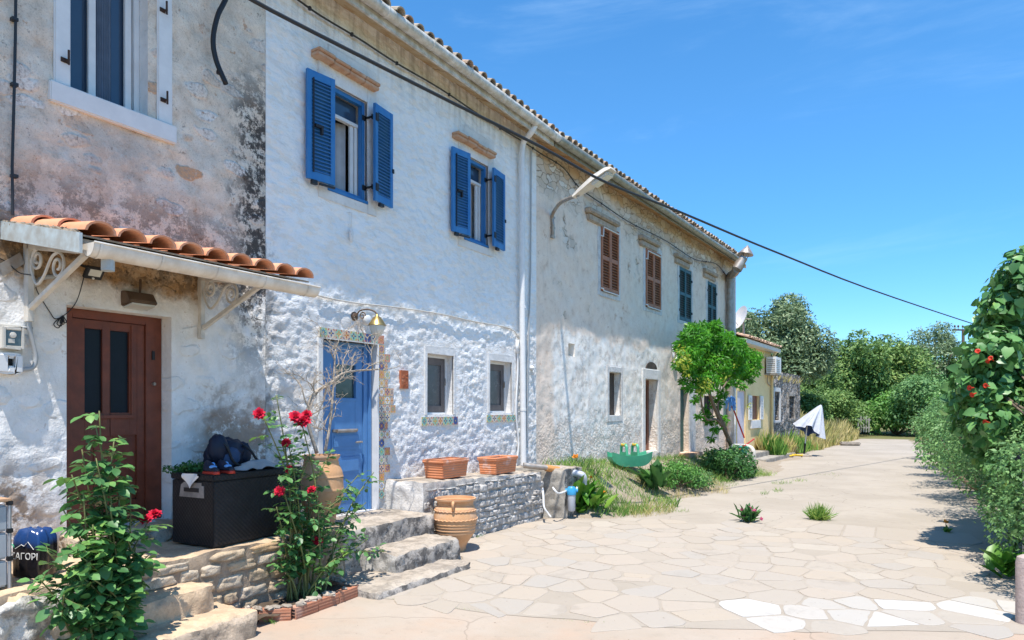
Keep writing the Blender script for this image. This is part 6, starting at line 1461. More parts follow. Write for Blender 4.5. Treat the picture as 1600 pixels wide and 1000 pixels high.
mb = MB(); mb.tube(bezier([FB.pt(1146, 697, 1.3), FB.pt(1160, 697, 1.3), FB.pt(1172, 699, 1.5), FB.pt(1177, 706, 1.6), FB.pt(1177, 720, 1.6), FB.pt(1177, 738, 1.6)], 5), .06, 10); tag(mb.build('standpipe', M['cream'], None, smooth=True, loc=FB.pt(1177, 738, 1.6)), 'cream bent standpipe in front of the yellow house', 'pipe')
a = FB.pt(1172, 724, .9); u_, _n = FB.loc(a); mb = MB(); mb.fbox(FB, Lh+.1, Y1-.05, -.05, .14, .0, .95); mb.fbox(FB, Lh+.1, Y1-.6, -.05, .30, .0, .5); tag(mb.build('entrance_step', M['conc_block'], None, bevel=.02, loc=FB.P(Lh+1, 0, .4)), 'grey concrete entrance steps of the yellow house', 'step')
c = on_z(1118, 732, .12); mb = MB(); mb.box(c, (1.0, .55, .09), .5); mb.box(c-Z*.09+V((.1, .05, 0)), (.8, .4, .1), .5); tag(mb.build('flat_stone', M['slab'], None, bevel=.03, loc=c), 'flat stone slab lying near the climber foot', 'stone')
c = on_z(1328, 693, .1); mb = MB(); mb.box(c, (.9, .5, .16), .3); tag(mb.build('white_stone', M['slab'], None, bevel=.05, loc=c), 'pale block of stone at the far left road edge', 'stone')
# picket gate far off
c = on_z(1350, 684, .3); c = at(1350, 676, 44); c.z = .1; t = thing('picket_gate', 'small grey picket gate half sunk in the far grass', 'gate', c); mb = MB()
for i in range(5): mb.obox(c+RT*(-.4+i*.17)+Z*.2, RT*.08, AX*.03, Z*(1.0-.05*abs(i-2)+.08*(i%2)))
mb.build('pickets', M['conc_block'], t)
for z in (.45, .95): mb = MB(); mb.obox(c-RT*.45+Z*z+AX*.032, RT*.9, AX*.03, Z*.08); mb.build('rail', M['conc_block'], t)
# right hand posts
c = on_z(1604, 975, 0); mb = MB(); mb.lathe(c, [(0, 0), (.075, 0), (.075, .5), (.065, .545), (.03, .565), (0, .57)], 20); tag(mb.build('bollard_post', M['pinkpost'], None, smooth=True, loc=c), 'pinkish rounded post at the right edge below the vine', 'post')
c = at(1607, 738, 7.6); t = thing('lamp_post', 'whitewashed post with a round dark blue reflector beside the vine', 'post', V((c.x, c.y, 0)))
mb = MB(); mb.tube([V((c.x, c.y, 0)), V((c.x, c.y, c.z+.05))], .055, 12); mb.build('post', M['lintel'], t, smooth=True)
p = at(1593, 714, 7.5); d = (RT*-.8-AX*.55).normalized(); mb = MB(); mb.lathe(p, [(0, -.04), (.05, -.035), (.068, 0), (.064, .012), (.0, .02)], 18, 0, d); mb.build('reflector', M['navy'], t, smooth=True)
# ------------------------------------------------------------ plants
def cloud(clumps, n, shell=.72, up=.35, rnd=.7, droop=.35):
    C_ = np.array([list(c) for c, r in clumps]); Rr = np.array([r if hasattr(r, '__len__') else (r,)*3 for c, r in clumps], float)
    w = (Rr.prod(axis=1))**.62; w /= w.sum(); i = RNG.choice(len(clumps), n, p=w); d = rnd_dir(n)
    k = (shell+(1.06-shell)*RNG.random((n, 1))**.6); sp = RNG.random((n, 1)) < .06; k = np.where(sp, k*(1+.25*RNG.random((n, 1))), k)
    p = C_[i]+d*Rr[i]*k
    nr = d*.75+np.array([0, 0, up])+rnd_dir(n)*rnd; ax = np.cross(nr, rnd_dir(n)); ax /= np.linalg.norm(ax, axis=1, keepdims=True)+1e-9
    ax = ax+d*.5-np.array([0, 0, droop]); return p, ax, nr
def ell_clumps(c, r, n, k=(.28, .45), rr=None, flat=.9, low=-.5):
    rr = rr or random.Random(1); out = []
    while len(out) < n:
        d = V((rr.gauss(0, 1), rr.gauss(0, 1), rr.gauss(0, 1))).normalized()
        if d.z < low: continue
        s = rr.uniform(.45, .85); q = rr.uniform(*k)*min(r[0], r[1])
        out.append((V(c)+V((d.x*r[0]*s, d.y*r[1]*s, d.z*r[2]*s)), (q, q, q*flat)))
    return out
def tree(name, label, cat, px, pyt, pyb, dist, wpx, mat, nleaf, lsize, seed, group=None, ncl=34, tmpl=(QUAD_V, QUAD_F), width=.6, trunk=.2, zbase=0, k=(.2, .38), depthr=None, shell=.55):
    rr = random.Random(seed); b = at(px, HOR, dist); b.z = zbase; top = at(px, pyt, dist).z; bot = max(zbase+.1, at(px, pyb, dist).z)
    rx = wpx*dist/FPX/2; rz = (top-bot)/2; c = V((b.x, b.y, bot+rz)); t = thing(name, label, cat, b, group)
    cl = ell_clumps(c, (rx, depthr or rx, rz), ncl, k, rr)
    p, a, n = cloud(cl, nleaf, shell); leaf_mesh('crown', p, a, n, lsize*RNG.uniform(.7, 1.3, nleaf), mat, t, tmpl, width)
    if trunk:
        mb = MB(); fork = V((b.x+rr.uniform(-.2, .2), b.y, zbase+(c.z-rz-zbase)*.6+.3*rz)); mb.tube(bezier([b-Z*.2, b.lerp(fork, .5)+V((rr.uniform(-.15, .15), 0, 0)), fork], 4), [trunk*1.3]*2+[trunk]*7, 8)
        for q, r in cl[:12]:
            m = fork.lerp(q, .5)+V((rr.uniform(-.3, .3), rr.uniform(-.3, .3), -.2)); pts = bezier([fork, m, q], 4); L = len(pts); mb.tube(pts, [trunk*.65*(1-.8*i/L) for i in range(L)], 6)
        mb.build('trunk', M['bark'], t, smooth='all')
    return t
def bush(name, label, cat, c, r, mat, nleaf, lsize, seed, group=None, tmpl=(QUAD_V, QUAD_F), width=.7, ncl=26, k=(.25, .42), shell=.6, low=-.35):
    rr = random.Random(seed); b = V((c[0], c[1], gh(c[0], c[1]) if -12 < c[0] < 2 and 4 < c[1] < 48 else 0)); t = thing(name, label, cat, b, group)
    cl = ell_clumps((b.x, b.y, b.z+r[2]*.45), (r[0], r[1], r[2]*.55+.02), ncl, k, rr, .9, low)
    p, a, n = cloud(cl, nleaf, shell); kk = p[:, 2] > b.z+.01; p, a, n = p[kk], a[kk], n[kk]
    leaf_mesh('foliage', p, a, n, lsize*RNG.uniform(.65, 1.35, len(p)), mat, t, tmpl, width)
    mb = MB()
    for q, rd in cl[:9]:
        pts = bezier([b+V((rr.uniform(-.1, .1), rr.uniform(-.1, .1), 0)), (b+q)/2+V((rr.uniform(-.1, .1),)*3), q], 4); L = len(pts); mb.tube(pts, [.03*r[2]*(1-.75*i/L)+.004 for i in range(L)], 5)
    mb.build('stems', M['bark'], t, smooth='all'); return t

# roses: canes with five-leaflet leaves and ruffled flowers
def rose(name, label, root, tips, nl, lsz, flowers, seed, f0=.3, extra=()):
    rr = random.Random(seed); t = thing(name, label, 'rose bush', root); mb = MB(); P_, A_, N_, S_ = [], [], [], []
    for ti, tp in enumerate(tips):
        tp = V(tp); r0 = V(root)+V((rr.uniform(-.1, .1), rr.uniform(-.16, .16), 0)); L = (tp-r0).length
        m = r0.lerp(tp, .5)+V((rr.uniform(-.12, .12), rr.uniform(-.1, .1), .16*L)); pts = bezier([r0-Z*.03, r0.lerp(m, .5)+V((rr.uniform(-.05, .05), rr.uniform(-.05, .05), 0)), m, tp], 7)
        K = len(pts); mb.tube(pts, [.0095*(1-.7*i/K)+.001 for i in range(K)], 6)
        for q in range(nl):
            f = f0+(1-f0)*(q+rr.random())/nl; i = min(K-2, int(f*(K-1))); o = pts[i].lerp(pts[i+1], f*(K-1)-i); tg = (pts[i+1]-pts[i]).normalized()
            d = V((rr.gauss(0, 1), rr.gauss(0, 1), rr.gauss(.25, .5))); d = (d-tg*d.dot(tg)*.6).normalized(); Lr_ = rr.uniform(.06, .13)
            tipp = o+d*Lr_; mb.tube([o, tipp], .0018, 4, cap=False); up = (Z+V((rr.uniform(-.5, .5), rr.uniform(-.5, .5), 0))).normalized(); side = d.cross(up).normalized()
            for (fr, sd, sc) in ((1, 0, 1.15), (.62, 1, 1), (.62, -1, 1), (.25, 1, .8), (.25, -1, .8)):
                pos = o+d*Lr_*fr; axd = d if sd == 0 else (d*.45+side*sd)
                P_.append(pos); A_.append(axd-Z*.25); N_.append(up+V((rr.uniform(-.35, .35),)*3)); S_.append(lsz*sc*rr.uniform(.75, 1.2))
    mb.build('canes', M['cane'], t, smooth='all')
    leaf_mesh('leaves', [tuple(p) for p in P_], [tuple(p) for p in A_], [tuple(p) for p in N_], np.array(S_), M['rose_leaf'], t, (OVAL_V, OVAL_F), 1.0)
    for (fp, fr_) in flowers:
        fp = V(fp); fb_ = (V((.5, -.6, .6))+V((rr.uniform(-.4, .4), rr.uniform(-.4, .4), rr.uniform(-.3, .3)))).normalized(); e1 = fb_.orthogonal().normalized(); e2 = fb_.cross(e1); pp, aa, nn, ss = [], [], [], []
        for ring, (cnt, tilt, sz, off) in enumerate(((5, .15, .55, .25), (6, .5, .75, .2), (8, .95, .95, .1), (9, 1.35, 1.05, 0))):
            for i in range(cnt):
                a = 2*math.pi*(i+ring*.4+rr.uniform(-.2, .2))/cnt; rad_ = e1*math.cos(a)+e2*math.sin(a)
                pp.append(fp+fb_*off*fr_+rad_*fr_*.12); aa.append(rad_*math.sin(tilt)+fb_*math.cos(tilt)); nn.append(-rad_*math.cos(tilt)+fb_*math.sin(tilt)+V((rr.uniform(-.2, .2),)*3)); ss.append(sz*fr_*rr.uniform(.85, 1.1))
        leaf_mesh('flower', [tuple(p) for p in pp], [tuple(p) for p in aa], [tuple(p) for p in nn], np.array(ss), M['rose_pet'], t, (HEART_V, HEART_F), 1.0)
    return t
X1 = lambda px, py, X=-4.72: XP(px, py, X)
tips1 = [X1(*q) for q in ((155, 642), (150, 668), (128, 702, -4.8), (178, 690, -4.65), (186, 724, -4.75), (112, 742, -4.7), (150, 716, -4.6), (204, 768, -4.7), (236, 806, -4.75), (212, 850, -4.65), (172, 790, -4.55), (98, 795, -4.75), (74, 862, -4.6), (62, 905, -4.7), (104, 850, -4.55), (232, 868, -4.8), (140, 900, -4.5), (170, 930, -4.55), (190, 820, -4.6), (130, 770, -4.65), (145, 820, -4.55), (118, 890, -4.6), (100, 930, -4.55), (160, 860, -4.55))]
rose('rose_bush', 'tall green rose bush with a pair of crimson blooms before the brown door', X1(168, 1040, -4.66), tips1, 21, .074, [(X1(229, 813, -4.72), .042), (X1(242, 804, -4.76), .045)], 3, .22)
tips2 = [X1(*q) for q in ((412, 652), (432, 618), (470, 655), (452, 700), (436, 742), (482, 715), (520, 700, -4.85), (560, 742, -4.9), (584, 738, -4.85), (572, 785, -4.8), (540, 772), (500, 762), (604, 862, -4.65), (575, 842, -4.65), (432, 792), (470, 800), (520, 826, -4.65), (490, 808, -4.65), (545, 858, -4.6), (500, 850, -4.6), (460, 850, -4.65), (530, 795, -4.85), (440, 690))]
fl2 = [(405, 647, .05), (462, 652, .055), (474, 659, .06), (479, 648, .045), (437, 768, .045), (447, 692, .04), (495, 846, .05), (487, 766, .04), (452, 733, .035)]
rose('rose_bush', 'rose bush with many crimson blooms in the brick edged bed', V((-4.74, 4.28, .08)), tips2, 15, .06, [(X1(x, y, -4.7), r) for x, y, r in fl2], 8, .36)
# dead shrub in the urn
t = thing('dead_shrub', 'leafless dry twiggy shrub growing from the urn', 'shrub', uc+Z*.62)
mb = MB(); rr = random.Random(12)
def twig(p, d, L, r, lev):
    n = 5; pts = [p]; q = V(p); dd = V(d)
    for i in range(n):
        dd = (dd+V((rr.gauss(0, .28), rr.gauss(0, .28), rr.gauss(.02, .22)))).normalized(); q = q+dd*L/n; q.x = max(q.x, -5.8); pts.append(q.copy())
    mb.tube(pts, [max(.0018, r*(1-.6*i/n)) for i in range(n+1)], 6 if lev < 2 else 4, cap=False)
    if lev < 4:
        for i in range(rr.randint(3, 5)):
            k = rr.randint(1, n); s = (pts[k]-pts[k-1]).normalized(); e = (s*.6+V((rr.gauss(0, .6), rr.gauss(0, .7), rr.gauss(.1, .5)))).normalized(); twig(pts[k], e, L*rr.uniform(.42, .7), r*.52, lev+1)
X2 = lambda px, py, X=-5.45: XP(px, py, X)
for path_, r in (((X2(508, 705), X2(516, 660), X2(521, 600), X2(524, 545)), .017), ((X2(495, 708), X2(482, 660), X2(488, 618), X2(515, 600), X2(540, 582), X2(590, 577)), .02)):
    pts = bezier(path_, 6); K = len(pts); mb.tube(pts, [r*(1-.55*i/K) for i in range(K)], 8)
    for i in range(K//4, K, 2): e = V((rr.gauss(.1, .5), rr.gauss(.1, .6), rr.gauss(.4, .5))).normalized(); twig(pts[i], e, rr.uniform(.25, .42), r*.45, 2)
    twig(pts[-1], pts[-1]-pts[-3], .3, r*.4, 2)
mb.build('branches', M['twig'], t, smooth='all')
# trailing plant at the left end of the box
bush('trailing_plant', 'small dark leafed plant at the left end of the box lid', 'plant', (0, 0), (.1, .13, .14), M['fern'], 10, .03, 2) if False else None
q0 = top+E1*.06+E2*.10; t = thing('trailing_plant', 'small dark leafed plant at the left end of the box lid', 'plant', q0)
cl = [(q0+E1*rr.uniform(-.06, .14)+E2*rr.uniform(-.09, .1)+Z*rr.uniform(.02, .06), (.05, .05, .04)) for _ in range(14)]+[(q0-E1*.1-E2*.12+Z*.03, (.05, .04, .03))]
p, a, n = cloud(cl, 900, .3); leaf_mesh('foliage', p, a, n, .026*RNG.uniform(.7, 1.3, 900), M['fern'], t)
mb = MB()
for c_, r_ in cl: mb.tube([q0, c_], .003, 4)
mb.build('stems', M['cane'], t)

# the bright climber
t = thing('climbing_wisteria', 'bright green climber with yellow sprays on a leaning trunk by the green door', 'climber', FB.pt(1147, 708, 1.15))
cl = []; yl = []
for px, py, rp in ((1085, 530, 22), (1100, 545, 26), (1110, 522, 20), (1128, 540, 24), (1150, 548, 24), (1168, 558, 20), (1178, 566, 12), (1078, 556, 18), (1095, 572, 20), (1120, 572, 24), (1145, 575, 20), (1165, 578, 16), (1075, 575, 12), (1082, 512, 9), (1118, 510, 9), (1135, 596, 11), (1108, 595, 16), (1150, 597, 7), (1128, 615, 8), (1088, 595, 9), (1120, 630, 9), (1128, 655, 8), (1108, 655, 9), (1118, 670, 6), (1100, 640, 6), (1062, 540, 8), (1068, 595, 6), (1185, 572, 6), (1098, 508, 7), (1140, 522, 8), (1160, 535, 7), (1160, 603, 5), (1172, 592, 6), (1090, 620, 5), (1080, 605, 5), (1092, 650, 4), (1112, 685, 4), (1056, 570, 5), (1071, 522, 7), (1187, 556, 6), (1182, 582, 5), (1120, 505, 6), (1150, 532, 7), (1158, 588, 8), (1096, 606, 8), (1086, 625, 4), (1074, 604, 4)):
    cl.append((FB.pt(px, py, rr.uniform(.7, 1.35)), (rp*.0195*.72*rr.uniform(.8, 1.15), rp*.0195*.72, rp*.0195*.68)))
p, a, n = cloud(cl, 17000, .4, .3, .7, .6); leaf_mesh('foliage', p, a, n, .125*RNG.uniform(.5, 1.3, 17000), M['wist'], t, (QUAD_V, QUAD_F), .42)
for px, py, rp in ((1066, 548, 6), (1065, 562, 9), (1070, 580, 5), (1100, 598, 9), (1108, 604, 7), (1130, 588, 7), (1098, 608, 6), (1150, 572, 4), (1178, 574, 3), (1172, 632, 4)): yl.append((FB.pt(px, py, 1.45), (rp*.019,)*3))
p, a, n = cloud(yl, 260, .2, .3, .7, .6); leaf_mesh('yellow_sprays', p, a, n, .10*RNG.uniform(.6, 1.2, 260), M['wisty'], t, (QUAD_V, QUAD_F), .5)
mb = MB()
for pth in (((1148, 712), (1138, 685), (1124, 655), (1112, 625), (1102, 595)), ((1128, 664), (1118, 655), (1104, 655), (1097, 635), (1094, 610)), ((1137, 690), (1134, 670), (1122, 640), (1128, 610), (1140, 590))):
    pts = bezier([FB.pt(x, y, 1.1) for x, y in pth], 6); K = len(pts); mb.tube(pts, [(.065 if pth[0][0] == 1148 else .035)*(1-.5*i/K) for i in range(K)], 8)
mb.build('trunk', M['bark'], t, smooth='all')

# weeds and grass: nobody could count them
def blades(name, pts, hts, mat, label, cat, lean=.5, width=1.0, tmpl=(BLADE_V, BLADE_F)):
    pts = np.array([(x, y, gh(x, y)) for x, y in pts]); n = len(pts); ax = rnd_dir(n)*lean; ax[:, 2] = 1; nr = rnd_dir(n); nr[:, 2] *= .3
    o = leaf_mesh(name, pts, ax, nr, np.array(hts), mat, None, tmpl, width, loc=tuple(pts.mean(axis=0)*np.array([1, 1, 0])))
    return tag(o, label, cat, kind='stuff')
def fbp(u, n): q = FB.P(u, 0, n); return q.x, q.y
rg = random.Random(31); ptsA, hA, ptsB, hB = [], [], [], []
def patchy(x, y, k=.9, s=0): return noise.noise(V((x*k, y*k, s*9.1)))
while len(ptsA) < 8500:
    u, n = rg.uniform(-.35, 9.6), rg.uniform(.05, 2.5); x, y = fbp(u, n)
    lim = 1.4+.55*math.sin(u*.9+.6)+.5*noise.noise(V((u*1.7, 3, 1)))
    if n > lim or patchy(x, y, 1.3) < -.22: continue
    ptsA.append((x, y)); hA.append(rg.uniform(.04, .15)*(1.5 if u < 2 else 1)*(1+.9*max(0, patchy(x, y, .8, 2))))
blades('weedy_grass', ptsA, hA, M['weed'], 'green and straw coloured weeds along the bank below the weathered house', 'weeds', .8, .9)
while len(ptsB) < 1700:
    u, n = rg.uniform(-.2, 5.5), rg.uniform(.5, 2.3); x, y = fbp(u, n)
    if patchy(x, y, 1.0, 5) < .02 or n > 1.9+.3*math.sin(u*2): continue
    ptsB.append((x, y)); hB.append(rg.uniform(.06, .2))
blades('dry_grass', ptsB, hB, M['dry'], 'dry straw grass at the foot of the weedy bank', 'grass', .7, .7)
ptsC, hC = [], []
for (cx, cy, rx, ry, n) in ((1095, 757, 60, 7, 900), (1170, 741, 46, 5, 700), (1060, 764, 30, 6, 500), (1215, 768, 8, 2.5, 60), (1222, 756, 18, 2, 120), (1250, 752, 14, 1.5, 60), (955, 803, 60, 4, 500), (1040, 800, 40, 2, 160), (1195, 772, 7, 2, 50)):
    for i in range(n):
        a = rg.uniform(0, 6.28); s = math.sqrt(rg.random()); q = on_z(cx+rx*s*math.cos(a), cy+ry*s*math.sin(a), .0); ptsC.append((q.x, q.y)); hC.append(rg.uniform(.03, .13)*(1.4-.7*s))
blades('low_grass', ptsC, hC, M['weed'], 'low green grass growing through the cracked concrete', 'grass', 1.0, 1.0)
ptsD, hD = [], []
for (cx, cy, n, sp) in ((604, 850, 40, 10), (690, 862, 60, 8), (745, 838, 90, 5), (560, 920, 40, 12), (425, 972, 30, 5), (640, 866, 30, 14), (1290, 742, 40, 14)):
    for i in range(n): q = on_z(cx+rg.gauss(0, sp), cy+rg.gauss(0, 1.6), 0); ptsD.append((q.x, q.y)); hD.append(rg.uniform(.02, .09))
seam = bl
for i in range(420):
    k = rg.randrange(0, 4); f = rg.random(); x = bl[k][0]+(bl[k+1][0]-bl[k][0])*f; y = bl[k][1]+(bl[k+1][1]-bl[k][1])*f
    if patchy(x, y, 3, 7) > .05: ptsD.append((x+rg.gauss(0, .015), y+rg.gauss(0, .012))); hD.append(rg.uniform(.008, .03))
blades('joint_weeds', ptsD, hD, M['weed'], 'tiny weeds in the paving joints and round the steps', 'weeds', 1.3, 1.3)
ptsE, hE = [], []
while len(ptsE) < 15000:
    x, y = rg.uniform(-10, -3.2), 25.5+20*rg.random()**1.5
    u, n = FB.loc((x, y)); edge = float(np.interp(y, [25, 28, 34, 38, 46], [-4.5, -4.3, -3.9, -3.7, -3.4]))+.25*noise.noise(V((0, y*.6, 2)))
    if n < .1 and u < R1+.4: continue
    if x > edge: continue
    ptsE.append((x, y)); hE.append(rg.uniform(.35, .95)*min(1, .45+(edge-x)/1.5)*(1.25+.6*patchy(x, y, .4, 3)))
nE = len(ptsE); gcut = [i for i in range(nE) if ptsE[i][1] < 32 and patchy(*ptsE[i], .5, 8) > -.25]; gs = set(gcut)
blades('verge_grass', [ptsE[i] for i in gcut], [hE[i] for i in gcut], M['weed'], 'tall green weeds on the verge behind the parasol', 'grass', .5, 1.6)
blades('verge_straw', [ptsE[i] for i in range(nE) if i not in gs], [hE[i] for i in range(nE) if i not in gs], M['dry'], 'tall straw coloured grass on the far verge', 'grass', .5, 1.5)
ptsF, hF = [], []
for i in range(900): u = rg.uniform(R0, R1); q = FB.P(u, 0, -rg.uniform(0, .5)); ptsF.append((q.x, q.y)); hF.append(rg.uniform(.1, .4))
pf = np.array([(x, y, rz-.1) for x, y in ptsF]); axf = rnd_dir(900)*.6; axf[:, 2] = 1; axf[:, 0] += .3
tag(leaf_mesh('wall_top_grass', pf, axf, rnd_dir(900), np.array(hF), M['dry'], None, (BLADE_V, BLADE_F), 1.4, loc=tuple(pf.mean(axis=0))), 'dry grass growing on top of the ruin wall', 'grass', kind='stuff')

# single plants on the bank and the road
def leafy(name, label, cat, base, n, L, mat, seed, lean=.9, width=.8, flowers=None, fmat=None, stemh=.0):
    rq = random.Random(seed); b = V(base); t = thing(name, label, cat, b); P_, A_, N_, S_ = [], [], [], []
    for i in range(n):
        a = rq.uniform(0, 6.28); e = rq.uniform(.15, lean); d = V((math.cos(a)*e, math.sin(a)*e, 1)).normalized(); o = b+V((rq.gauss(0, L*.15), rq.gauss(0, L*.15), rq.uniform(0, stemh)))
        P_.append(tuple(o)); A_.append(tuple(d)); N_.append((-d.x*d.z-.01, -d.y*d.z, d.x*d.x+d.y*d.y+.05)); S_.append(L*rq.uniform(.6, 1.15))
    leaf_mesh('leaves', P_, A_, N_, np.array(S_), mat, t, (OVAL_V, OVAL_F), width)
    if flowers:
        for (fx, fy, fz, r) in flowers:
            c = b+V((fx, fy, fz)); m = 9; dd = rnd_dir(m); dd[:, 2] = abs(dd[:, 2])+.3
            leaf_mesh('flower', np.tile(np.array(c), (m, 1)), dd, rnd_dir(m), r*RNG.uniform(.8, 1.2, m), fmat, t, (LEAF_V, LEAF_F), 1.3)
        mb = MB()
        for (fx, fy, fz, r) in flowers: mb.tube([b, b+V((fx*.6, fy*.6, fz*.6)), b+V((fx, fy, fz))], .005, 5)
        mb.build('stems', M['cane'], t)
    return t
def bank_pt(px, n): u = FB.inv(px, 700, n)[0]; x, y = fbp(u, n); return V((x, y, gh(x, y)))
leafy('lily_plant', 'broad leafed lily with one orange bloom beside the concrete pillar', 'plant', bank_pt(905, 1.0), 26, .52, M['canna'], 1, 1.1, .5, [(-.02, -.1, .86, .075), (.1, .25, .5, .05)], M['orange'], .12)
leafy('lily_plant', 'lower broad leafed lily growing right of the one beside the pillar', 'plant', bank_pt(930, 1.25), 24, .4, M['canna'], 2, 1.3, .5, [(.12, .1, .28, .05)], M['orange'], .1)
leafy('dock_plant', 'dark broad leafed plant right of the green rocking toy', 'plant', bank_pt(1024, 1.2), 40, .5, M['fern'], 3, 1.2, .55, None, None, .2)
leafy('squash_plant', 'bright lime leafed seedling at the foot of the pillar', 'plant', on_z(905, 806, 0), 26, .2, M['canna'], 4, 1.6, 1.1, None, None, .08)
c = bank_pt(1055, 1.3); bush('weed_clump', 'grey green feathery weed clump below the climber', 'weeds', (c.x, c.y), (.55, .6, .42), M['bush'], 2600, .06, 5)
c = bank_pt(1088, 1.5); bush('weed_clump', 'lower feathery weed clump nearer the flat stone slab', 'weeds', (c.x, c.y), (.4, .45, .28), M['hedge'], 1400, .06, 15)
c = FB.pt(1136, 715, 1.3); bush('dark_shrub', 'low dark green shrub round the foot of the climber', 'shrub', (c.x, c.y), (.75, .9, .75), M['fern'], 4200, .085, 6)
q = on_z(1168, 816, 0)
leafy('oleander', 'small oleander with pink buds growing out of the paving', 'plant', q, 46, .28, M['fern'], 7, 1.5, .35, [(-.08, 0, .17, .05), (.02, .05, .2, .05), (.1, 0, .17, .05), (-.05, -.08, .09, .05), (.2, -.05, .06, .05)], M['pinkfl'], .04)
q = on_z(1279, 812, 0); n_ = 420; ax_ = rnd_dir(n_); ax_[:, 2] = abs(ax_[:, 2])+.45; t = thing('spiky_tuft', 'round spiky tuft of grass in the middle of the road', 'plant', q)
leaf_mesh('leaves', np.array(q)+RNG.normal(size=(n_, 3))*np.array([.05, .05, .005]), ax_, rnd_dir(n_), .27*RNG.uniform(.5, 1.15, n_), M['weed'], t, (BLADE_V, BLADE_F), 1.1)

# hedge on the right: a row of small-leaved shrubs, then the big-leaved vine
def hx(y): return float(np.interp(y, [6, 7.2, 10.2, 16.8, 27, 40], [.8, .70, .46, -.05, -.3, -.6]))
labs = ['small leaved hedge shrub nearest the camera under the vine', 'second hedge shrub behind the vine foot', 'third rounded hedge shrub along the road', 'middle hedge shrub of the row, level with the spiky tuft', 'fifth hedge shrub along the road edge', 'sixth paler hedge shrub along the road edge', 'seventh hedge shrub, third from the far end', 'second last hedge shrub before the road bend', 'last hedge shrub where the road bends']
for i, y in enumerate((7.9, 9.6, 11.4, 13.4, 15.6, 18.0, 20.8, 24.0, 28.0)):
    r = 1.0+.04*i; hgt = (1.95, 2.3, 2.5, 2.6, 2.5, 2.45, 2.4, 2.35, 2.4)[i]
    bush('hedge_shrub', labs[i], 'hedge shrub', (hx(y)+r*.92, y), (r, 1.25+.1*i, hgt), M['hedge'], (17000, 16000, 14000, 11000, 8000, 7000, 6000, 6000, 6000)[i], (.05, .052, .055, .06, .07, .08, .09, .1, .11)[i], 40+i, 'hedge shrubs along the right of the road', ncl=44, k=(.2, .34), low=-.75)
t = thing('trumpet_vine', 'big leaved climbing vine with scarlet trumpet flowers over the hedge', 'climber', V((1.75, 8.6, 0)))
cl = []; rr = random.Random(5)
edge = [(390, 1590), (430, 1566), (470, 1540), (510, 1522), (560, 1508), (610, 1491), (655, 1488), (700, 1524), (760, 1578), (820, 1592), (870, 1600)]
for py in range(400, 880, 15):
    xl = float(np.interp(py, [e[0] for e in edge], [e[1] for e in edge]))
    for k_ in range(5):
        rp = rr.uniform(.14, .26); px = xl+rp*1070/8.5*.8+k_*rr.uniform(16, 30)
        if px < 1720: cl.append((at(px, py+rr.uniform(-8, 8), 8.3+rr.uniform(-.25, .9)+(.3 if py < 500 else 0)), (rp, rp, rp)))
p, a, n = cloud(cl, 13500, .3, .25, .6, .7); kk = p[:, 2] > .05; p, a, n = p[kk], a[kk], n[kk]
leaf_mesh('foliage', p, a, n, .098*RNG.uniform(.4, 1.45, len(p)), M['vine'], t, (HEART_V, HEART_F), .95)
mb = MB()
for i in range(26):
    q, r_ = cl[rr.randrange(len(cl))]; b_ = V((1.75+rr.uniform(-.2, .4), 8.6+rr.uniform(-.4, .6), 0)); pts = bezier([b_, b_.lerp(q, .5)+V((rr.uniform(-.2, .2), rr.uniform(-.2, .2), .2)), q], 5); K = len(pts); mb.tube(pts, [.022*(1-.7*j/K)+.004 for j in range(K)], 6)
mb.build('stems', M['bark'], t, smooth='all')
for px, py in ((1528, 550), (1545, 563), (1517, 606), (1521, 616), (1542, 603), (1541, 659), (1589, 711), (1549, 561)):
    c = at(px, py, 7.9); mb = MB(); d = V((rr.uniform(-.6, -.1), rr.uniform(-.7, -.2), rr.uniform(-.4, .4))).normalized()
    mb.lathe(c, [(.004, -.05), (.009, -.02), (.013, .006), (.025, .022), (.031, .025), (.02, .02), (.0, .0)], 10, 0, d); mb.build('flower', M['redfl'], t, smooth='all')
leafy('caper_sprig', 'broad leafed sprig leaning onto the paving beside the right hand post', 'plant', on_z(1570, 905, 0), 18, .3, M['canna'], 12, 1.8, .75, None, None, .15)
c = on_z(1478, 832, 0); leafy('marigold', 'single orange marigold at the hedge foot', 'plant', c, 14, .12, M['canna'], 13, 1.4, .5, [(0, 0, .14, .05)], M['orange'])

# trees beyond
tree('olive_tree', 'big round grey green olive tree behind the yellow house', 'tree', 1220, 462, 640, 42, 150, M['olive'], 26000, .26, 1, ncl=60, k=(.2, .34), width=.45, trunk=.3)
tree('olive_tree', 'small olive tree peeping between the flue and the big olive', 'tree', 1166, 484, 600, 46, 60, M['olive'], 6000, .26, 21, ncl=20, width=.45, trunk=.18)
tree('broad_tree', 'dense green tree in the centre beyond the road bend', 'tree', 1368, 506, 690, 50, 150, M['oak'], 22000, .30, 2, ncl=56, k=(.2, .34), trunk=.3)
tree('airy_tree', 'loose light crowned tree right of the centre, below the pole', 'tree', 1462, 505, 640, 52, 120, M['olive'], 8500, .27, 3, ncl=40, k=(.16, .27), width=.4, trunk=.22, shell=.3)
tree('broad_tree', 'green tree between the airy tree and the vine', 'tree', 1530, 540, 690, 50, 130, M['oak'], 12000, .30, 4, ncl=40, trunk=.25)
tree('broad_tree', 'green tree low behind the ruin, left of the centre tree', 'tree', 1290, 560, 690, 56, 110, M['oak'], 11000, .30, 5, ncl=36, trunk=.25)
tree('cypress_tree', 'dark cypress tip rising behind the roof ridge', 'tree', 1036, 306, 560, 40, 46, M['bush'], 7000, .22, 6, ncl=40, k=(.3, .5), trunk=.25)
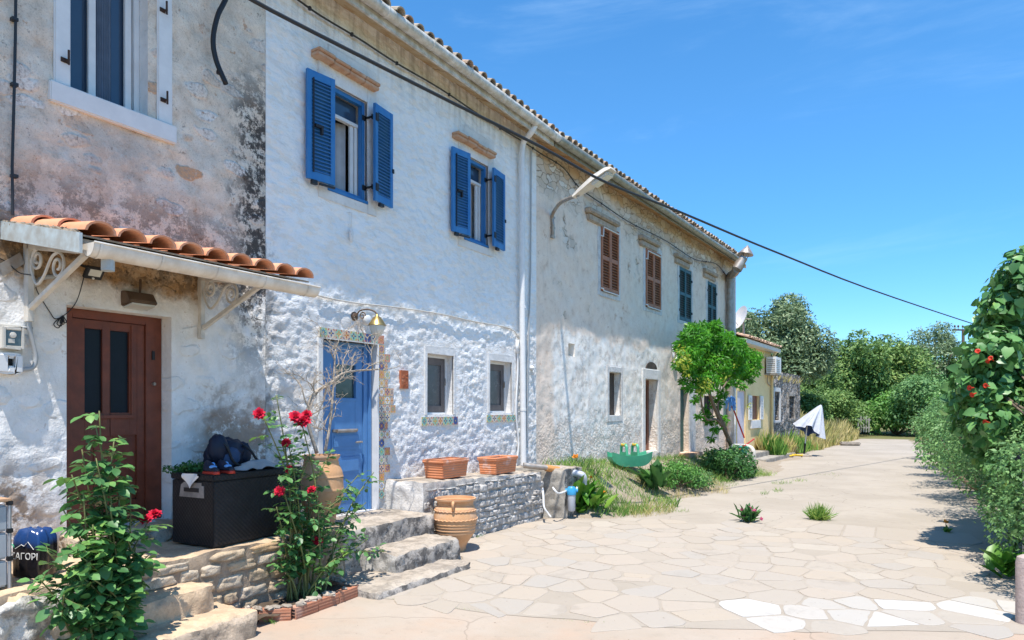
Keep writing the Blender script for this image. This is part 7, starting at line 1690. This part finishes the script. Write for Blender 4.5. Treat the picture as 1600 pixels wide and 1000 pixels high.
for i, (px, d, w_, pt, lab) in enumerate(((1600, 62, 170, 520, 'far tree hidden mostly by the vine'), (1320, 80, 140, 556, 'distant dark tree in the gap left of the centre tree'), (1420, 85, 160, 545, 'distant dark tree behind the airy tree'), (1720, 60, 200, 500, 'far tree outside the right edge'), (1230, 85, 160, 560, 'distant tree behind the big olive'))):
    tree('far_tree', lab, 'tree', px, pt, 690, d, w_, M['bush'], 8000, .42, 60+i, ncl=34, trunk=.3)
for i, (px, d, w_, pt, m_, lab) in enumerate(((1300, 46, 110, 606, 'oak', 'bright bramble bush left of the picket gate'), (1400, 47, 110, 612, 'bush', 'dark bramble bush closing the end of the road'), (1352, 50, 90, 602, 'bush', 'bramble bush directly behind the picket gate'), (1450, 44, 120, 586, 'hedge', 'bramble mass behind the far end of the hedge'), (1262, 44, 70, 610, 'oak', 'bush beside the ruin corner'), (1520, 40, 130, 600, 'bush', 'bramble bush behind the middle of the hedge'), (1230, 50, 90, 600, 'oak', 'bush filling the gap behind the ruin'))):
    c = at(px, HOR, d); tp = at(px, pt, d).z; r_ = w_*d/FPX/2
    bush('bramble_bush', lab, 'bush', (c.x, c.y), (r_, r_*.9, tp), M[m_], 9000, .2, 80+i, ncl=46, k=(.16, .5), shell=.45)
# ------------------------------------------------------------ camera, sky, sun
cam = bpy.data.cameras.new('camera'); co = bpy.data.objects.new('camera', cam); COL.objects.link(co)
co.location = CAM; co.rotation_euler = (R(90), 0, TH); cam.sensor_width = 36; cam.lens = FPX/1600*36; cam.shift_y = (HOR-500)/1600; cam.clip_end = 3000; cam.clip_start = .05
SC.camera = co
EL, AZ = R(70), R(24)                     # sun to the south-west: behind the camera, a little in front of the facades
sdir = V((math.cos(EL)*math.sin(AZ), -math.cos(EL)*math.cos(AZ), math.sin(EL)))
L = bpy.data.lights.new('sun', 'SUN'); L.energy = 3.4; L.angle = R(.53); L.color = (1, .95, .88)
lo = bpy.data.objects.new('sun', L); COL.objects.link(lo); lo.rotation_euler = (-sdir).to_track_quat('-Z', 'Y').to_euler(); lo.location = (0, 0, 30)
w = bpy.data.worlds.new('World'); SC.world = w; w.use_nodes = True; nt = w.node_tree; nt.nodes.clear()
out = nt.nodes.new('ShaderNodeOutputWorld'); bg = nt.nodes.new('ShaderNodeBackground'); sky = nt.nodes.new('ShaderNodeTexSky')
sky.sky_type = 'NISHITA'; sky.sun_disc = False; sky.sun_elevation = EL; sky.sun_rotation = math.atan2(sdir.x, sdir.y); sky.air_density = 1.0; sky.dust_density = .1; sky.ozone_density = 3.5; sky.altitude = 50
tc = nt.nodes.new('ShaderNodeTexCoord'); mp = nt.nodes.new('ShaderNodeMapping'); mp.inputs['Scale'].default_value = (1.2, 2.6, 6.5); mp.inputs['Rotation'].default_value = (0, .25, .5)
nz = nt.nodes.new('ShaderNodeTexNoise'); nz.inputs['Scale'].default_value = 1.6; nz.inputs['Detail'].default_value = 7; nz.inputs['Roughness'].default_value = .62; nz.inputs['Distortion'].default_value = .6
nt.links.new(tc.outputs['Generated'], mp.inputs[0]); nt.links.new(mp.outputs[0], nz.inputs['Vector'])
mr = nt.nodes.new('ShaderNodeMapRange'); mr.interpolation_type = 'SMOOTHSTEP'; mr.inputs[1].default_value = .5; mr.inputs[2].default_value = .85; mr.inputs[3].default_value = 0; mr.inputs[4].default_value = .17
nt.links.new(nz.outputs[0], mr.inputs[0])
mx = nt.nodes.new('ShaderNodeMix'); mx.data_type = 'RGBA'; nt.links.new(mr.outputs[0], mx.inputs[0]); nt.links.new(sky.outputs[0], mx.inputs[6]); mx.inputs[7].default_value = (5.2, 5.8, 6.6, 1)
sp_ = nt.nodes.new('ShaderNodeSeparateXYZ'); nt.links.new(tc.outputs['Generated'], sp_.inputs[0])
hz = nt.nodes.new('ShaderNodeMapRange'); hz.interpolation_type = 'SMOOTHSTEP'; hz.inputs[1].default_value = -.05; hz.inputs[2].default_value = .45; nt.links.new(sp_.outputs[2], hz.inputs[0])
tint = nt.nodes.new('ShaderNodeMix'); tint.data_type = 'RGBA'; tint.inputs[6].default_value = (.60, .76, .96, 1); tint.inputs[7].default_value = (.86, .97, 1, 1); nt.links.new(hz.outputs[0], tint.inputs[0])
mul = nt.nodes.new('ShaderNodeMix'); mul.data_type = 'RGBA'; mul.blend_type = 'MULTIPLY'; mul.inputs[0].default_value = 1; nt.links.new(mx.outputs[2], mul.inputs[6]); nt.links.new(tint.outputs[2], mul.inputs[7])
hs = nt.nodes.new('ShaderNodeHueSaturation'); hs.inputs['Saturation'].default_value = 1.2; hs.inputs['Hue'].default_value = .5; hs.inputs['Value'].default_value = 1.0
nt.links.new(mul.outputs[2], hs.inputs['Color']); nt.links.new(hs.outputs[0], bg.inputs[0]); bg.inputs[1].default_value = .122; nt.links.new(bg.outputs[0], out.inputs[0])
vs_ = SC.view_settings; vs_.view_transform = 'Standard'; vs_.look = 'None'; vs_.gamma = 1; vs_.exposure = 1.04; vs_.use_curve_mapping = False
SC.render.engine = 'CYCLES'; SC.cycles.max_bounces = 8; SC.cycles.diffuse_bounces = 4; SC.cycles.transparent_max_bounces = 8
SC.cycles.use_denoising = True
